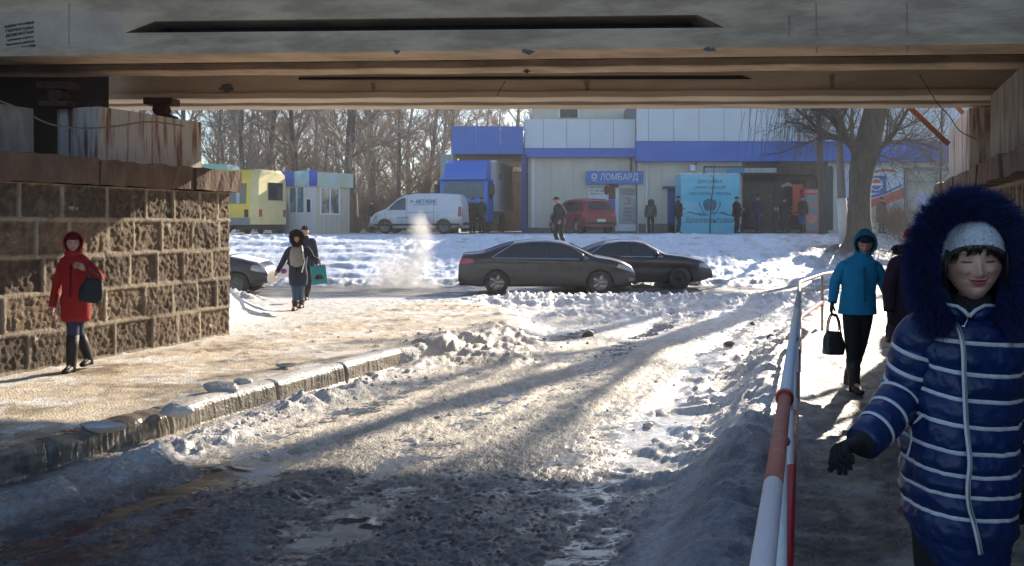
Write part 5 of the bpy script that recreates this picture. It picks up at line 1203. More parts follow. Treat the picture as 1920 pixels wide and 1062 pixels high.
# ------------------------------------------------------------ people
def head_mesh(c, s=1.0, yaw=0, pitch=0, roll=0, nu=26, nv=20, smile=0, skin=(.50, .30, .22), lips=(.38, .09, .10), closed=False):
    th = np.linspace(-PI, PI, nu, endpoint=False); ph = np.linspace(-PI/2+.03, PI/2-.03, nv)
    if nu > 60:   # denser in front
        u = np.linspace(-1, 1, nu, endpoint=False); th = PI*(u*.45+.55*u**3); u = np.linspace(-1, 1, nv); ph = (PI/2-.03)*(.62*u+.38*u**3)
    P_, T = np.meshgrid(ph, th, indexing='ij')
    rx, ry, rz = .076, .096, .116
    x = rx*np.cos(P_)*np.sin(T); y = -ry*np.cos(P_)*np.cos(T); z = rz*np.sin(P_)
    dn = np.clip(-z/rz, 0, 1); x = x*(1-.30*dn**2.0); 
    y = np.where(y < 0, y*(1-.10*dn), y*(1-.35*dn)); y = y-.012*dn**2
    x = x*(1+.05*np.exp(-((z+.02)/.03)**2))
    fr = sst(0, .05, -y)
    def g(cx, cz, sx_, sz_): return np.exp(-((x-cx)/sx_)**2-((z-cz)/sz_)**2)
    d = 0
    nz_ = np.clip((.024-z)/.052, 0, 1); d = d+.020*nz_**1.2*np.exp(-(x/(.0075+.004*nz_))**2)*sst(-.046, -.036, z)
    d = d+.006*g(0, -.029, .010, .008)
    for q in (-1, 1):
        d = d+.006*g(q*.012, -.034, .006, .006)-.009*g(q*.030, .010, .015, .010)+.006*g(q*.031, .006, .012, .0065)
        d = d+.003*g(q*.030, .026, .017, .006)+(.006+.004*smile)*g(q*.040, -.022, .016, .014)-.003*smile*np.exp(-((np.abs(x)-.026-.25*(-.03-z))/.004)**2)*sst(-.06, -.045, z)*(1-sst(-.035, -.025, z))
    mz = -.054+(6*smile+.5)*x*x
    mw = np.exp(-(x/.024)**4)
    d = d+.006*np.exp(-((z-mz-.006)/.006)**2)*mw+.007*np.exp(-((z-mz+.007)/.007)**2)*mw*np.exp(-(x/.02)**2)-.006*np.exp(-((z-mz)/.0018)**2)*mw
    d = d-.004*g(0, -.072, .02, .006)+.009*g(0, -.092, .018, .014)
    d = d+.004*g(0, -.045, .004, .005)*0
    y = y-d*fr
    for q in (-1, 1):   # ears
        e = np.exp(-((np.abs(np.abs(x)-rx*.98))/.012)**2-((z-.0)/.026)**2-((y-.008)/.014)**2)*(np.sign(x) == q); x = x+q*.014*e
    col = np.ones(x.shape+(3,))*np.array(skin)
    def mx(c2, t):
        nonlocal col
        col = mixc(col, c2, np.clip(t, 0, 1)*fr)
    mx([.52, .20, .17], .45*(g(-.04, -.022, .02, .018)+g(.04, -.022, .02, .018))+.3*g(0, -.03, .012, .012))
    mx(lips, sst(.35, .6, np.exp(-((z-mz-.0035*np.cos(x*90))/.0045)**2)*mw+np.exp(-((z-mz+.0055)/.0065)**2)*mw*np.exp(-(x/.021)**4)))
    mx([.10, .03, .03], np.exp(-((z-mz)/.0012)**2)*mw*.9)
    for q in (-1, 1):
        ex = x-q*.031; ez = .006-12*ex*ex*(1 if not closed else -.3)+.0015
        lid = np.exp(-(ex/.0145)**6)
        if closed: mx([.03, .02, .02], 1.3*np.exp(-((z-ez+.004)/.0027)**2)*lid); mx([.30, .17, .14], .5*np.exp(-((z-ez-.004)/.003)**2)*lid)
        else: mx([.06, .04, .035], 1.3*np.exp(-((z-ez+.002)/.0042)**2)*lid)
        mx([.10, .06, .045], .8*np.exp(-((z-.0265+5*ex*ex)/.0028)**2)*np.exp(-(ex/.017)**4))
    R = (Matrix.Rotation(yaw, 3, 'Z') @ Matrix.Rotation(pitch, 3, 'X') @ Matrix.Rotation(roll, 3, 'Y'))
    R = np.array(R); Pn = np.stack([x, y, z], -1)*s @ R.T+np.array(c)
    return Pn, col
def skin_body(nodes, edges, root_name):
    me = bpy.data.meshes.new('b'); names = list(nodes); ix = {n: i for i, n in enumerate(names)}
    me.from_pydata([tuple(nodes[n][0]) for n in names], [(ix[a], ix[b]) for a, b in edges], [])
    o = bpy.data.objects.new('tmpb', me); C.objects.link(o); o.modifiers.new('s', 'SKIN'); sv = me.skin_vertices
    sv = me.attributes.get('skin_vertices') 
    me2 = o.data
    if not me2.skin_vertices:
        bm = bmesh.new(); bm.from_mesh(me2); bm.verts.layers.skin.verify(); bm.to_mesh(me2); bm.free()
    for n in names:
        r = nodes[n][1]; r = (r, r) if not isinstance(r, tuple) else r
        v = me2.skin_vertices[0].data[ix[n]]; v.radius = r; v.use_root = (n == root_name)
    ss = o.modifiers.new('u', 'SUBSURF'); ss.levels = 1; ss.render_levels = 1
    r = evaluated(o); bpy.data.objects.remove(o); return r
def hand(m, Wp, D, N, s=1, curl=.5, side=1, n=6):
    Wp, D, N = Vector(Wp), Vector(D).normalized(), Vector(N).normalized(); N = (N-D*N.dot(D)).normalized(); Sd = D.cross(N)*side
    rs = []
    for t, w, h in ((-.01, .026, .021), (.02, .033, .020), (.055, .041, .018), (.085, .040, .015)):
        c = Wp+D*t*s; rs.append([c+(Sd*math.cos(2*PI*j/12)*w+N*math.sin(2*PI*j/12)*h)*s for j in range(12)])
    m.rings(rs)
    for k, (o, L, a) in enumerate(((-.030, .060, .0), (-.010, .074, .04), (.010, .080, -.02), (.029, .072, -.05))):
        p = Wp+(D*.080+Sd*o)*s; d_ = (D+Sd*(o*2.2)).normalized(); pts = [p]; ang = 0
        for f, cc in ((.42, .35), (.32, .6), (.26, .5)):
            ang = curl*cc*1.5+a; ax = d_.cross(N).normalized(); d_ = (Matrix.Rotation(ang, 3, ax) @ d_); pts.append(pts[-1]+d_*L*f*s)
        m.tube(pts, [.0095*s, .0092*s, .0085*s, .006*s], n)
    p = Wp+(D*.025+Sd*.030)*s; d_ = (D*.75+Sd*.7+N*.35).normalized(); pts = [p, p+d_*.03*s]; d2 = (D*.9+Sd*.25+N*.5).normalized(); pts += [pts[-1]+d2*.03*s, pts[-1]+d2*.055*s]
    m.tube(pts, [.013*s, .0125*s, .011*s, .007*s], n)
CL = {}
def cloth(c, rough=.85, bump=.35, bsc=60, spec=.3, var=.15, coat=0):
    k = (c, rough, bsc, coat)
    if k not in CL: CL[k] = mat('cloth_%d' % len(CL), c, rough, var=var, sc=9, bump=bump, bsc=bsc, spec=spec, coat=coat)
    return CL[k]
M_skin = mat('skin', (.4, .3, .2), .5, attr=True, var=.09, sc=45, sss=.08)
def merge_body(name, parent, me_skin, head, hands, skin):
    """one mesh: skinned limbs and trunk, head and hands"""
    bm = bmesh.new(); bm.from_mesh(me_skin); L = bm.verts.layers.float_color.new('alb')
    for v in bm.verts: v[L] = (*skin, 1)
    if head is not None:
        Pn, col = head; r, c, _ = Pn.shape; vs = [[bm.verts.new(Pn[i, j]) for j in range(c)] for i in range(r)]
        for i in range(r):
            for j in range(c): vs[i][j][L] = (*col[i, j], 1)
        for i in range(r-1):
            for j in range(c): bm.faces.new((vs[i][j], vs[i][(j+1) % c], vs[i+1][(j+1) % c], vs[i+1][j]))
        bm.faces.new(vs[0][::-1]); bm.faces.new(vs[-1])
    if hands is not None and hands.v:
        vs = [bm.verts.new(p) for p in hands.v]
        for v in vs: v[L] = (*skin, 1)
        for f in hands.f: bm.faces.new([vs[i] for i in f])
    bmesh.ops.recalc_face_normals(bm, faces=bm.faces)
    me = bpy.data.meshes.new(name); bm.to_mesh(me); bm.free()
    return link_mesh(name, me, M_skin, parent, True)
DEF = dict(pel=(0, 0, .95), waist=(0, 0, 1.10), chest=(0, 0, 1.29), neck=(0, .01, 1.46), head=(0, -.01, 1.585),
           shR=(-.165, 0, 1.395), elR=(-.225, .03, 1.12), wrR=(-.25, -.03, .88), shL=(.165, 0, 1.395), elL=(.225, .03, 1.12), wrL=(.25, -.03, .88),
           hipR=(-.085, 0, .92), knR=(-.10, -.03, .50), anR=(-.10, .02, .09), hipL=(.085, 0, .92), knL=(.10, -.03, .50), anL=(.10, .02, .09))
RAD = dict(pel=(.14, .10), waist=(.115, .085), chest=(.135, .09), neck=.05, head=.06, sh=.05, el=.038, wr=.026, hip=.08, kn=.055, an=.036)
def loft_torso(m, rings, n=28, ns=.006, seed=0):
    rs = []
    for i, (z, cx, cy, rx, ry) in enumerate(rings):
        ring = []
        for j in range(n):
            a = 2*PI*j/n; w = 1+ns/max(rx, .05)*float(noise(a*1.6+seed, z*9, seed))+ns*.7/max(rx, .05)*math.sin(a*3+z*12+seed)
            ring.append((cx+rx*w*math.copysign(abs(math.cos(a))**.9, math.cos(a)), cy+ry*w*math.copysign(abs(math.sin(a))**.9, math.sin(a)), z))
        rs.append(ring)
    m.rings(rs)
def interp_rings(keys, k=5):
    out = []
    for i in range(len(keys)-1):
        for q in range(k): t = q/k; t = t; out.append(tuple(keys[i][c]*(1-t)+keys[i+1][c]*t for c in range(5)))
    out.append(keys[-1]); return out
def smooth_path(pts, rad, k=4):
    pts = [Vector(p) for p in pts]; P2 = []; R2 = []
    for i in range(len(pts)-1):
        p0, p1, p2, p3 = pts[max(i-1, 0)], pts[i], pts[i+1], pts[min(i+2, len(pts)-1)]
        for q in range(k):
            t = q/k; P2.append(.5*((2*p1)+(p2-p0)*t+(2*p0-5*p1+4*p2-p3)*t*t+(3*p1-p0-3*p2+p3)*t**3)); R2.append(rad[i]*(1-t)+rad[i+1]*t)
    P2.append(pts[-1]); R2.append(rad[-1]); return P2, R2
def person(label, loc, rz, h=1.7, J=None, coat=(.03, .03, .035), pants=(.02, .02, .025), boots=(.015, .013, .012), hem=.78, flare=1.0, hat='knit', hatc=None, skin=(.42, .25, .18),
           glove=None, yaw=0, pitch=0, lean=0, bulk=1.0, detail=1, boot_h=.32, extra=None, lo=None, scarf=None, hair=None, face=(24, 18), smile=0):
    root = thing('person', label, 'person', loc, rz); s = h/1.7
    j = {k: Vector(v) for k, v in DEF.items()}
    for k, v in (J or {}).items(): j[k] = Vector(v)
    if lean:
        piv = j['pel']; R = Matrix.Rotation(lean, 3, 'X')
        for k in ('waist', 'chest', 'neck', 'head', 'shR', 'shL'): j[k] = piv+R @ (j[k]-piv)
    j = {k: v*s for k, v in j.items()}
    def rr(k): return RAD[k]
    nd = {}
    for k in j:
        base = k[:-1] if k[-1] in 'RL' and k[:-1] in RAD else k; r = RAD.get(base, .05); nd[k] = (j[k], tuple(q*s for q in r) if isinstance(r, tuple) else r*s)
    for q in 'RL': nd['toe'+q] = (j['an'+q]+Vector((0, -.13, -.05))*s, (.03*s, .022*s))
    nd['head'] = (j['neck'].lerp(j['head'], .55), .048*s)
    ed = [('pel', 'waist'), ('waist', 'chest'), ('chest', 'neck'), ('neck', 'head')]
    for q in 'RL': ed += [('chest', 'sh'+q), ('sh'+q, 'el'+q), ('el'+q, 'wr'+q), ('pel', 'hip'+q), ('hip'+q, 'kn'+q), ('kn'+q, 'an'+q), ('an'+q, 'toe'+q)]
    ms = skin_body(nd, ed, 'pel')
    hd = head_mesh(j['head'], s, yaw, pitch, 0, *face, skin=skin, smile=smile)
    hm = MB()
    for q, sd in (('R', 1), ('L', -1)):
        D = (j['wr'+q]-j['el'+q]).normalized(); N = Vector((sd, 0, 0))*1.0+Vector((0, -.3, 0))
        gm = MB(); hand(gm if glove else hm, j['wr'+q]+D*.01, D, N, s*(1.08 if glove else 1), .7, sd)
        if glove: gm.build('glove', cloth(glove), root, True)
    merge_body('body', root, ms, hd, hm, skin)
    # trousers
    m = MB(); b = bulk
    for q in 'RL':
        pts, rad = smooth_path([j['hip'+q]+Vector((0, 0, .04))*s, j['hip'+q].lerp(j['kn'+q], .4), j['kn'+q], j['kn'+q].lerp(j['an'+q], .5), j['an'+q]+Vector((0, 0, .02))*s], [.098*s, .088*s, .066*s, .060*s, .052*s]); m.tube(pts, rad, 12)
    m.ball(j['pel']-Vector((0, 0, .03))*s, (.165*s, .125*s, .13*s), 16, 10); m.build('trousers', cloth(pants), root, True)
    m = MB()
    for q in 'RL':
        a = j['an'+q]; k_ = (j['kn'+q]-a).normalized(); m.tube([a+k_*boot_h*s, a+k_*(boot_h*.6)*s, a+k_*.10*s, a+Vector((0, .0, -.02))*s, a+Vector((0, 0, -.085))*s], [.072*s, .070*s, .062*s, .056*s, .056*s], 12)
        m.rings([[(a.x+w*math.cos(2*PI*i/12)*s, a.y+y*s, max(a.z-.09*s, a.z+(zc+hh*math.sin(2*PI*i/12))*s)) for i in range(12)] for y, w, zc, hh in ((.06, .02, -.06, .03), (.045, .04, -.055, .04), (-.03, .046, -.045, .05), (-.10, .05, -.055, .038), (-.16, .042, -.065, .028), (-.19, .02, -.07, .02))])
    m.build('boots', cloth(boots, .5), root, True)
    # coat
    m = MB(); c = j['chest']; w_ = j['waist']; pl = j['pel']; nk = j['neck']; hz = hem*s
    keys = [(hz, pl.x, pl.y, .20*b*flare*s, .155*b*flare*s), (pl.z-.02*s, pl.x, pl.y, .195*b*s, .15*b*s), (w_.z, w_.x, w_.y, .175*b*s, .132*b*s), (c.z-.05*s, c.x, c.y, .19*b*s, .14*b*s), (c.z+.05*s, c.x, c.y, .195*b*s, .13*b*s), (nk.z-.085*s, (c.x+nk.x)/2, (c.y+nk.y)/2, .172*s, .11*s), (nk.z-.045*s, (c.x+nk.x)/2, (c.y+nk.y)/2, .125*s, .095*s), (nk.z-.01*s, nk.x, nk.y, .085*s, .075*s), (nk.z+.035*s, nk.x, nk.y, .07*s, .07*s)]
    if hz > pl.z-.03*s: keys.pop(1)
    loft_torso(m, interp_rings(keys), seed=hash(label) % 7 if False else len(label) % 7)
    for q in 'RL':
        pts, rad = smooth_path([j['sh'+q]+(c-j['sh'+q])*.45+Vector((0, 0, .03))*s, j['sh'+q]-Vector((0, 0, .02))*s, j['sh'+q].lerp(j['el'+q], .45), j['el'+q], j['el'+q].lerp(j['wr'+q], .5), j['wr'+q]+(j['wr'+q]-j['el'+q]).normalized()*.01], [.055*b*s, .066*b*s, .066*b*s, .060*b*s, .053*b*s, .046*b*s]); m.tube(pts, rad, 12)
    co = m.build('coat', cloth(coat), root, True)
    m = MB(); d0 = c.y-.145*b*s
    m.box(-.006, .006, c.y-.165*b*s, c.y-.10*s, w_.z-.1*s, c.z+.06*s)
    for v in range(len(m.v)): m.v[v] = (m.v[v][0]+c.x, m.v[v][1], m.v[v][2])
    m.build('zip', cloth(tuple(q*.5 for q in coat)), co)
    # headgear
    H = j['head']; hc = hatc or coat
    Rh = Matrix.Translation(H) @ Matrix.Rotation(yaw, 4, 'Z') @ Matrix.Rotation(pitch, 4, 'X')
    if hat in ('knit', 'cap', 'hood', 'furhood', 'furhat'):
        m = MB(); rs = []
        zz = {'knit': .035, 'cap': .04, 'hood': .04, 'furhood': .03, 'furhat': .02}[hat]
        for i in range(8):
            t = i/7; z = zz+(.135-zz)*math.sin(t*PI/2); r = math.cos(t*PI/2)**.75 if t < 1 else .02
            rs.append([Rh @ Vector((.086*r*math.cos(2*PI*q/18)*s, (.105*r*math.sin(2*PI*q/18)+.006)*s, z*s)) for q in range(18)])
        m.rings(rs); mm = m.build('hat' if hat != 'hood' else 'under_hat', cloth(hc if hat != 'hood' else (scarf or tuple(q*.4 for q in hc)), .95, .6, 90), root, True)
        if hat == 'cap':
            m = MB(); m.ball((0, 0, 0), (.07*s, .07*s, .012*s), 12, 4, Rh @ Matrix.Translation((0, -.11*s, .045*s))); m.build('peak', cloth(hc), root, True)
    if hat in ('hood', 'furhood'):
        m = MB(); rs = []; n = 22
        for i in range(9):      # shell from the rim backwards, open towards the face
            t = i/8; y = -.07+.20*t; r = math.cos(max(0, t-.25)/.75*PI/2)**.6 if t < 1 else .03; ring = []
            for q in range(n):
                a = 2*PI*q/n; zc = math.sin(a); ring.append(Rh @ Vector((.115*r*math.cos(a)*s, (y-.02*zc)*s, (.02+(.125 if zc > 0 else .15)*r*zc)*s)))
            rs.append(ring)
        m.rings(rs, cap=False); o = m.build('hood', cloth(hc), root, True); sd_ = o.modifiers.new('t', 'SOLIDIFY'); sd_.thickness = .018*s
        if hat == 'furhood':
            pts = [Rh @ Vector((.115*math.cos(a)*s, (-.075-.02*math.sin(a))*s, (.02+(.125 if math.sin(a) > 0 else .15)*math.sin(a))*s)) for a in np.linspace(0, 2*PI, 25)]
            m = MB(); fur_tube(m, pts, .03*s, .035*s, 1800, .005, 3); m.build('fur_trim', cloth((.02, .018, .017)), root)
    if hair:
        m = MB(); m.ball((0, .02*s, 0), (.083*s, .095*s, .12*s), 14, 10, Rh); m.build('hair', cloth(hair, .5), root, True)
    if scarf and hat != 'hood':
        m = MB(); a = nk+Vector((0, -.01, .0)); m.tube([a+Vector((.085*math.cos(q), .075*math.sin(q), .01*math.sin(q*2)))*s for q in np.linspace(0, 2*PI, 17)], .035*s, 8); m.build('scarf', cloth(scarf, .95, .6, 40), root, True)
    if extra: extra(root, j, s)
    return root, j, s
def fur_tube(m, pts, r, L, count, w, seed, sag=.3):
    rnd = random.Random(seed); pts = [Vector(p) for p in pts]; cen = sum(pts, Vector())/len(pts); m.tube(pts, r, 8)
    for _ in range(count):
        f = rnd.random()*(len(pts)-1); k = int(f); p = pts[k].lerp(pts[k+1], f-k); t = (pts[k+1]-pts[k]).normalized(); out = (p-cen); out = (out-t*out.dot(t)).normalized(); b = t.cross(out)
        a = rnd.uniform(0, 2*PI); nrm = out*math.cos(a)+b*math.sin(a); root = p+nrm*r*.92; dr = (nrm+t*rnd.gauss(0, .35)+out*.25+Vector((rnd.gauss(0, .15), rnd.gauss(0, .15), rnd.gauss(0, .15)-sag*.3))).normalized()
        l = L*rnd.uniform(.55, 1.15); sd = dr.cross(Vector((rnd.gauss(0, 1), rnd.gauss(0, 1), rnd.gauss(0, 1)))).normalized()*w
        mid = root+dr*l*.55; tip = root+dr*l+Vector((0, 0, -sag*l*.4))
        m.add([root-sd, root+sd, mid+sd*.8, mid-sd*.8, tip], [(0, 1, 2, 3), (3, 2, 4)])
M_fabric_n = mat('navy_quilted_nylon', (.005, .021, .095), .38, var=.08, sc=6, bump=.5, bsc=22, spec=.4, coat=.05)
M_stripe = mat('white_stripe_tape', (.62, .64, .68), .6, var=.1, sc=60, bump=.3, bsc=200)
M_navyfur = mat('navy_fur', (.004, .009, .058), .75, col2=(.008, .021, .13), sc=25)
M_knit = mat('white_knit_wool', (.74, .78, .86), .95, var=.1, sc=60, bump=.9, bsc=130)
M_blackg = mat('black_glove_knit', (.012, .012, .014), .85, bump=.5, bsc=120)
M_hair = mat('black_hair', (.012, .009, .008), .35, spec=.6, stretch=(8, 1, 1), sc=20)
def front_woman():
    D0 = 2.78; cx0 = PX(1803, D0)
    root = thing('person', 'smiling woman in navy jacket with white stripes, blue fur hood and white knit hat', 'person', (cx0, D0, 0))
    L0 = Vector((cx0, D0, 0))
    def q(px, py, d): return P(px, py, d)-L0
    Hd = q(1822, 488, 2.70)
    J = dict(pel=q(1800, 905, 2.8), waist=q(1803, 810, 2.79), chest=q(1808, 700, 2.78), neck=q(1819, 585, 2.76), shR=q(1728, 632, 2.78), elR=q(1692, 735, 2.80), wrR=q(1616, 834, 2.64),
             shL=q(1900, 636, 2.80), elL=q(1938, 765, 2.86), wrL=q(1932, 905, 2.80))
    pz = J['pel'].z
    J.update(hipR=Vector((-.05, .04, pz-.05)), knR=Vector((-.06, -.04, .48)), anR=Vector((-.06, .02, .10)), hipL=Vector((.075, .04, pz-.05)), knL=Vector((.09, .12, .47)), anL=Vector((.08, .32, .14)))
    nd = {k: (v, RAD.get(k[:-1], RAD.get(k, .05))) for k, v in J.items()}
    nd['head'] = (J['neck'].lerp(Hd, .5), .05)
    for s_ in 'RL': nd['toe'+s_] = (J['an'+s_]+Vector((0, -.13, -.05)), (.03, .022))
    ed = [('pel', 'waist'), ('waist', 'chest'), ('chest', 'neck'), ('neck', 'head')]
    for s_ in 'RL': ed += [('chest', 'sh'+s_), ('sh'+s_, 'el'+s_), ('el'+s_, 'wr'+s_), ('pel', 'hip'+s_), ('hip'+s_, 'kn'+s_), ('kn'+s_, 'an'+s_), ('an'+s_, 'toe'+s_)]
    ms = skin_body(nd, ed, 'pel')
    hd = head_mesh(Hd, 1.0, math.radians(-15), math.radians(4), math.radians(-2), 240, 190, smile=1.0, skin=(.62, .37, .28), lips=(.42, .085, .12), closed=True)
    merge_body('body', root, ms, hd, None, (.47, .29, .235))
    # knitted hat
    Rh = Matrix.Translation(Hd) @ Matrix.Rotation(math.radians(-15), 4, 'Z') @ Matrix.Rotation(math.radians(4), 4, 'X')
    m = MB(); rs = []
    for i in range(16):
        t = i/15; z = .058+(.128-.058)*math.sin(t*PI/2); r = (math.cos(t*PI/2)**.62 if t < 1 else .02)
        if i == 0: r = .97
        ring = []
        for k in range(48):
            a = 2*PI*k/48; w = 1+.006*math.sin(k*6.28*12/48)+.012*float(noise(a*2, z*30, 3)); dip = -.045*max(0, abs(math.cos(a)))**3*(1-t)+(-.05*max(0, math.sin(a))*(1-t))
            ring.append(Rh @ Vector((.090*r*w*math.cos(a), .108*r*w*math.sin(a)+.004, z+dip)))
        rs.append(ring)
    m.rings(rs); ht = m.build('knit_hat', M_knit, root, True)
    m = MB(); m.tube([r_+(r_-Hd)*.01 for r_ in rs[0]]+[rs[0][0]+(rs[0][0]-Hd)*.01], .006, 6); m.build('hat_brim', M_knit, ht, True)
    # hair: side locks and fringe strands
    m = MB(); rnd = random.Random(4)
    for i in range(150):
        u = rnd.uniform(-1, 1); 
        gap = abs(u+.62) < .14 or abs(u-.18) < .07
        x0 = u*.064; L_ = rnd.uniform(.014, .030)*(1 if not gap else .35)*(1+.35*(abs(u) > .7)); y0 = -.100*math.sqrt(max(.05, 1-(x0/.086)**2))
        dx = (u*.012 if not gap else 0)+rnd.gauss(0, .003)
        pts = [(x0, y0+.01, .066-.02*abs(u)**2), (x0+dx*.3, y0-.004, .052-.02*abs(u)**2), (x0+dx, y0-.001, .052-L_-.02*abs(u)**2)]
        m.tube([Rh @ Vector(p) for p in pts], [.0032, .003, .0008], 4)
    for sg in (-1, 1):
        for i in range(60):
            t = rnd.random(); a = rnd.uniform(-.2, .9); x = sg*(.079+.004*rnd.random()); y = -.062+.05*t; L_ = rnd.uniform(.05, .115)
            m.tube([Rh @ Vector((x*.95, y, .035)), Rh @ Vector((x*1.03, y, -.02)), Rh @ Vector((x*(1.0-.03*rnd.random()), y+.004, .03-L_))], [.004, .004, .001], 4)
    m.build('hair', M_hair, root, True)
    m = MB(); m.ball((-.079, -.01, -.035), .004, 8, 6, Rh); m.build('earring', M_chrome, root, True)
    m = MB(); nk = J['neck']; m.tube([nk+Vector((0, 0, -.03)), nk+Vector((0, 0, .02)), nk+Vector((0, -.005, .055))], [.075, .062, .056], 20); m.build('dark_neck_warmer', cloth((.03, .028, .03)), root, True)
    # jacket trunk
    prof = [(1040, 1722, 1884, .135), (1010, 1712, 1889, .145), (960, 1703, 1892, .152), (900, 1698, 1896, .155), (850, 1697, 1899, .150), (790, 1704, 1900, .142), (740, 1713, 1902, .137), (700, 1716, 1906, .136), (660, 1712, 1913, .135), (630, 1708, 1918, .128), (608, 1722, 1912, .115), (592, 1750, 1890, .095), (578, 1774, 1868, .078), (566, 1782, 1860, .072)]
    zs = [PZ(p[0], D0) for p in prof]
    def tr(z):
        xl = np.interp(z, zs, [p[1] for p in prof]); xr = np.interp(z, zs, [p[2] for p in prof]); ry = np.interp(z, zs, [p[3] for p in prof])
        return (PX((xl+xr)/2, D0)-cx0, PX((xr-xl)/2+960, D0), ry)
    SP = [597, 646, 703, 752, 801, 850, 892, 932, 974]
    SZ = [PZ(p, D0-.14) for p in SP]
    def sag(a, k): # tilt and sag of the seams round the trunk; a=-pi/2 is the front
        return (.012*math.cos(a)*(-1 if k < 5 else -.6))+(-.018*max(0, -math.sin(a))+.012)*(1 if 1 < k < 7 else .4)
    def surf(a, z, off=0):
        c, rx, ry = tr(z)
        zz = [v for v in SZ]; lo = [v for v in zz if v <= z]; hi = [v for v in zz if v > z]
        lo = max(lo) if lo else zz[-1]-.09; hi = min(hi) if hi else zz[0]+.06
        t = min(max((z-lo)/(hi-lo), 0), 1); pf = .015*(math.sin(PI*t)**.55)*(1 if z < SZ[0] else .3)
        cr = .005*float(noise(a*6+z*6, z*30, 7))+.005*float(noise(a*2.6, z*11+a, 9))
        ca, sa = math.cos(a), math.sin(a); r = 1
        return Vector((c+(rx+pf-.010+cr+off)*math.copysign(abs(ca)**.85, ca), (ry+pf-.010+cr+off)*math.copysign(abs(sa)**.85, sa), z))
    m = MB(); rs = []; na = 96
    for z in np.linspace(zs[0], zs[-1], 150):
        ring = []
        for k in range(na):
            a = 2*PI*k/na; kk = int(np.argmin([abs(z-v) for v in SZ])); p = surf(a, z); p.z += sag(a, kk)*(1 if z < SZ[0]+.02 else .1); ring.append(p)
        rs.append(ring)
    m.rings(rs, cap=False); m.rings([rs[0], [p*.9+Vector((0, 0, .02)) for p in rs[0]]], cap=False)
    # sleeves
    def sleeve(path, rad, nst, first, last, seed):
        P2, R2 = smooth_path(path, rad, 16); n = len(P2); st = np.linspace(first, last, nst); rr = []
        for i in range(n):
            t = i/(n-1); d_ = np.abs(st-t); gap = (last-first)/(nst-1); u = min(1, d_.min()/(gap/2)); rr.append(R2[i]-.006+.010*math.sin(u*PI/2)**.5)
        m.tube(P2, rr, 40, up=(0, -1, 0))
        for i in range(len(m.v)-40*n, len(m.v)):
            v = m.v[i]; e = .007*float(noise(v[0]*22+v[1]*13, v[2]*24, seed)); m.v[i] = (v[0]+e, v[1]+e, v[2])
        sm = MB()
        for t in st:
            f = t*(n-1); k = min(int(f), n-2); p = P2[k].lerp(P2[k+1], f-k); d_ = (P2[k+1]-P2[k]).normalized(); u = Vector((0, -1, 0)); u = (u-d_*u.dot(d_)).normalized(); w = d_.cross(u); R = rr[min(k+1, n-1)]*.5+rr[k]*.5+.003
            rg = []
            for dd in (-.0065, -.004, .004, .0065):
                o_ = .0 if abs(dd) > .005 else .003; rg.append([p+d_*dd+(w*math.cos(2*PI*j/40)+u*math.sin(2*PI*j/40))*(R+o_)+d_*(.010*math.sin(2*PI*j/40)) for j in range(40)])
            sm.rings(rg, cap=False)
        return sm
    pR = [J['shR']+Vector((.06, 0, .005)), J['shR'], q(1706, 690, 2.79), J['elR'], q(1655, 790, 2.72), J['wrR']+(J['wrR']-J['elR'])*-.03]
    pL = [J['shL']-Vector((.05, 0, 0)), J['shL'], q(1924, 700, 2.83), J['elL'], q(1940, 840, 2.83), J['wrL']]
    s1 = sleeve(pR, [.068, .072, .066, .062, .058, .048], 6, .30, .86, 3); s2 = sleeve(pL, [.06, .07, .064, .060, .056, .048], 6, .30, .9, 5)
    jk = m.build('jacket', M_fabric_n, root, True)
    # white tapes round the trunk
    for k, z in enumerate(SZ):
        mm = MB(); rg = [[], [], [], []]
        for i in range(na):
            a = 2*PI*i/na
            for j_, (dz, o_) in enumerate(((-.0075, .002), (-.005, .0065), (.005, .0065), (.0075, .002))):
                p = surf(a, z, o_+.002); p.z += sag(a, k)+dz; rg[j_].append(p)
        mm.rings(rg, cap=False); mm.build('white_stripe', M_stripe, jk, True)
    s1.build('sleeve_stripes', M_stripe, jk, True); s2.build('sleeve_stripes', M_stripe, jk, True)
    # zip, drifting to the side of the hem, and its white edging up the collar
    zp = [(1817, 592), (1817, 640), (1818, 720), (1819, 800), (1820, 860), (1816, 905), (1817, 940), (1826, 975), (1832, 1010), (1838, 1036)]
    pts = []
    for (px, py) in zp:
        z = PZ(py, D0-.14); c, rx, ry = tr(z); x = PX(px, D0-.14)-cx0; ca = max(-.99, min(.99, (x-c)/rx)); a = -math.acos(ca); p = surf(a, z, .015); pts.append(p)
    P2, R2 = smooth_path(pts, [.0075]*len(pts), 5); mm = MB(); mm.tube(P2, R2, 8, flat=.6); mm.build('zip', M_stripe, jk, True)
    mm = MB(); mm.tube([p+Vector((0, -.006, 0)) for p in P2], .0022, 5); mm.build('zip_teeth', mat('zip_teeth', (.25, .26, .28), .4, metal=.6), jk, True)
    mm = MB()
    for pp in ([(1817, 594), (1808, 583), (1795, 575), (1770, 571)], [(1817, 594), (1829, 582), (1846, 573), (1868, 574)]):
        mm.tube([q(a, b, 2.655+.0007*abs(a-1817)) for a, b in pp], .0055, 8)
    mm.build('collar_piping', M_stripe, jk, True)
    mm = MB(); mm.tube([q(1816, 596, 2.63), q(1811, 606, 2.625), q(1808, 612, 2.625)], .003, 6); mm.tube([q(1803, 611, 2.622), q(1813, 614, 2.622)], .003, 6); mm.tube([q(1810, 606, 2.622), q(1807, 617, 2.622)], .003, 6); mm.build('zip_pull', M_chrome, jk, True)
    # collar flaps of the open neck
    mm = MB()
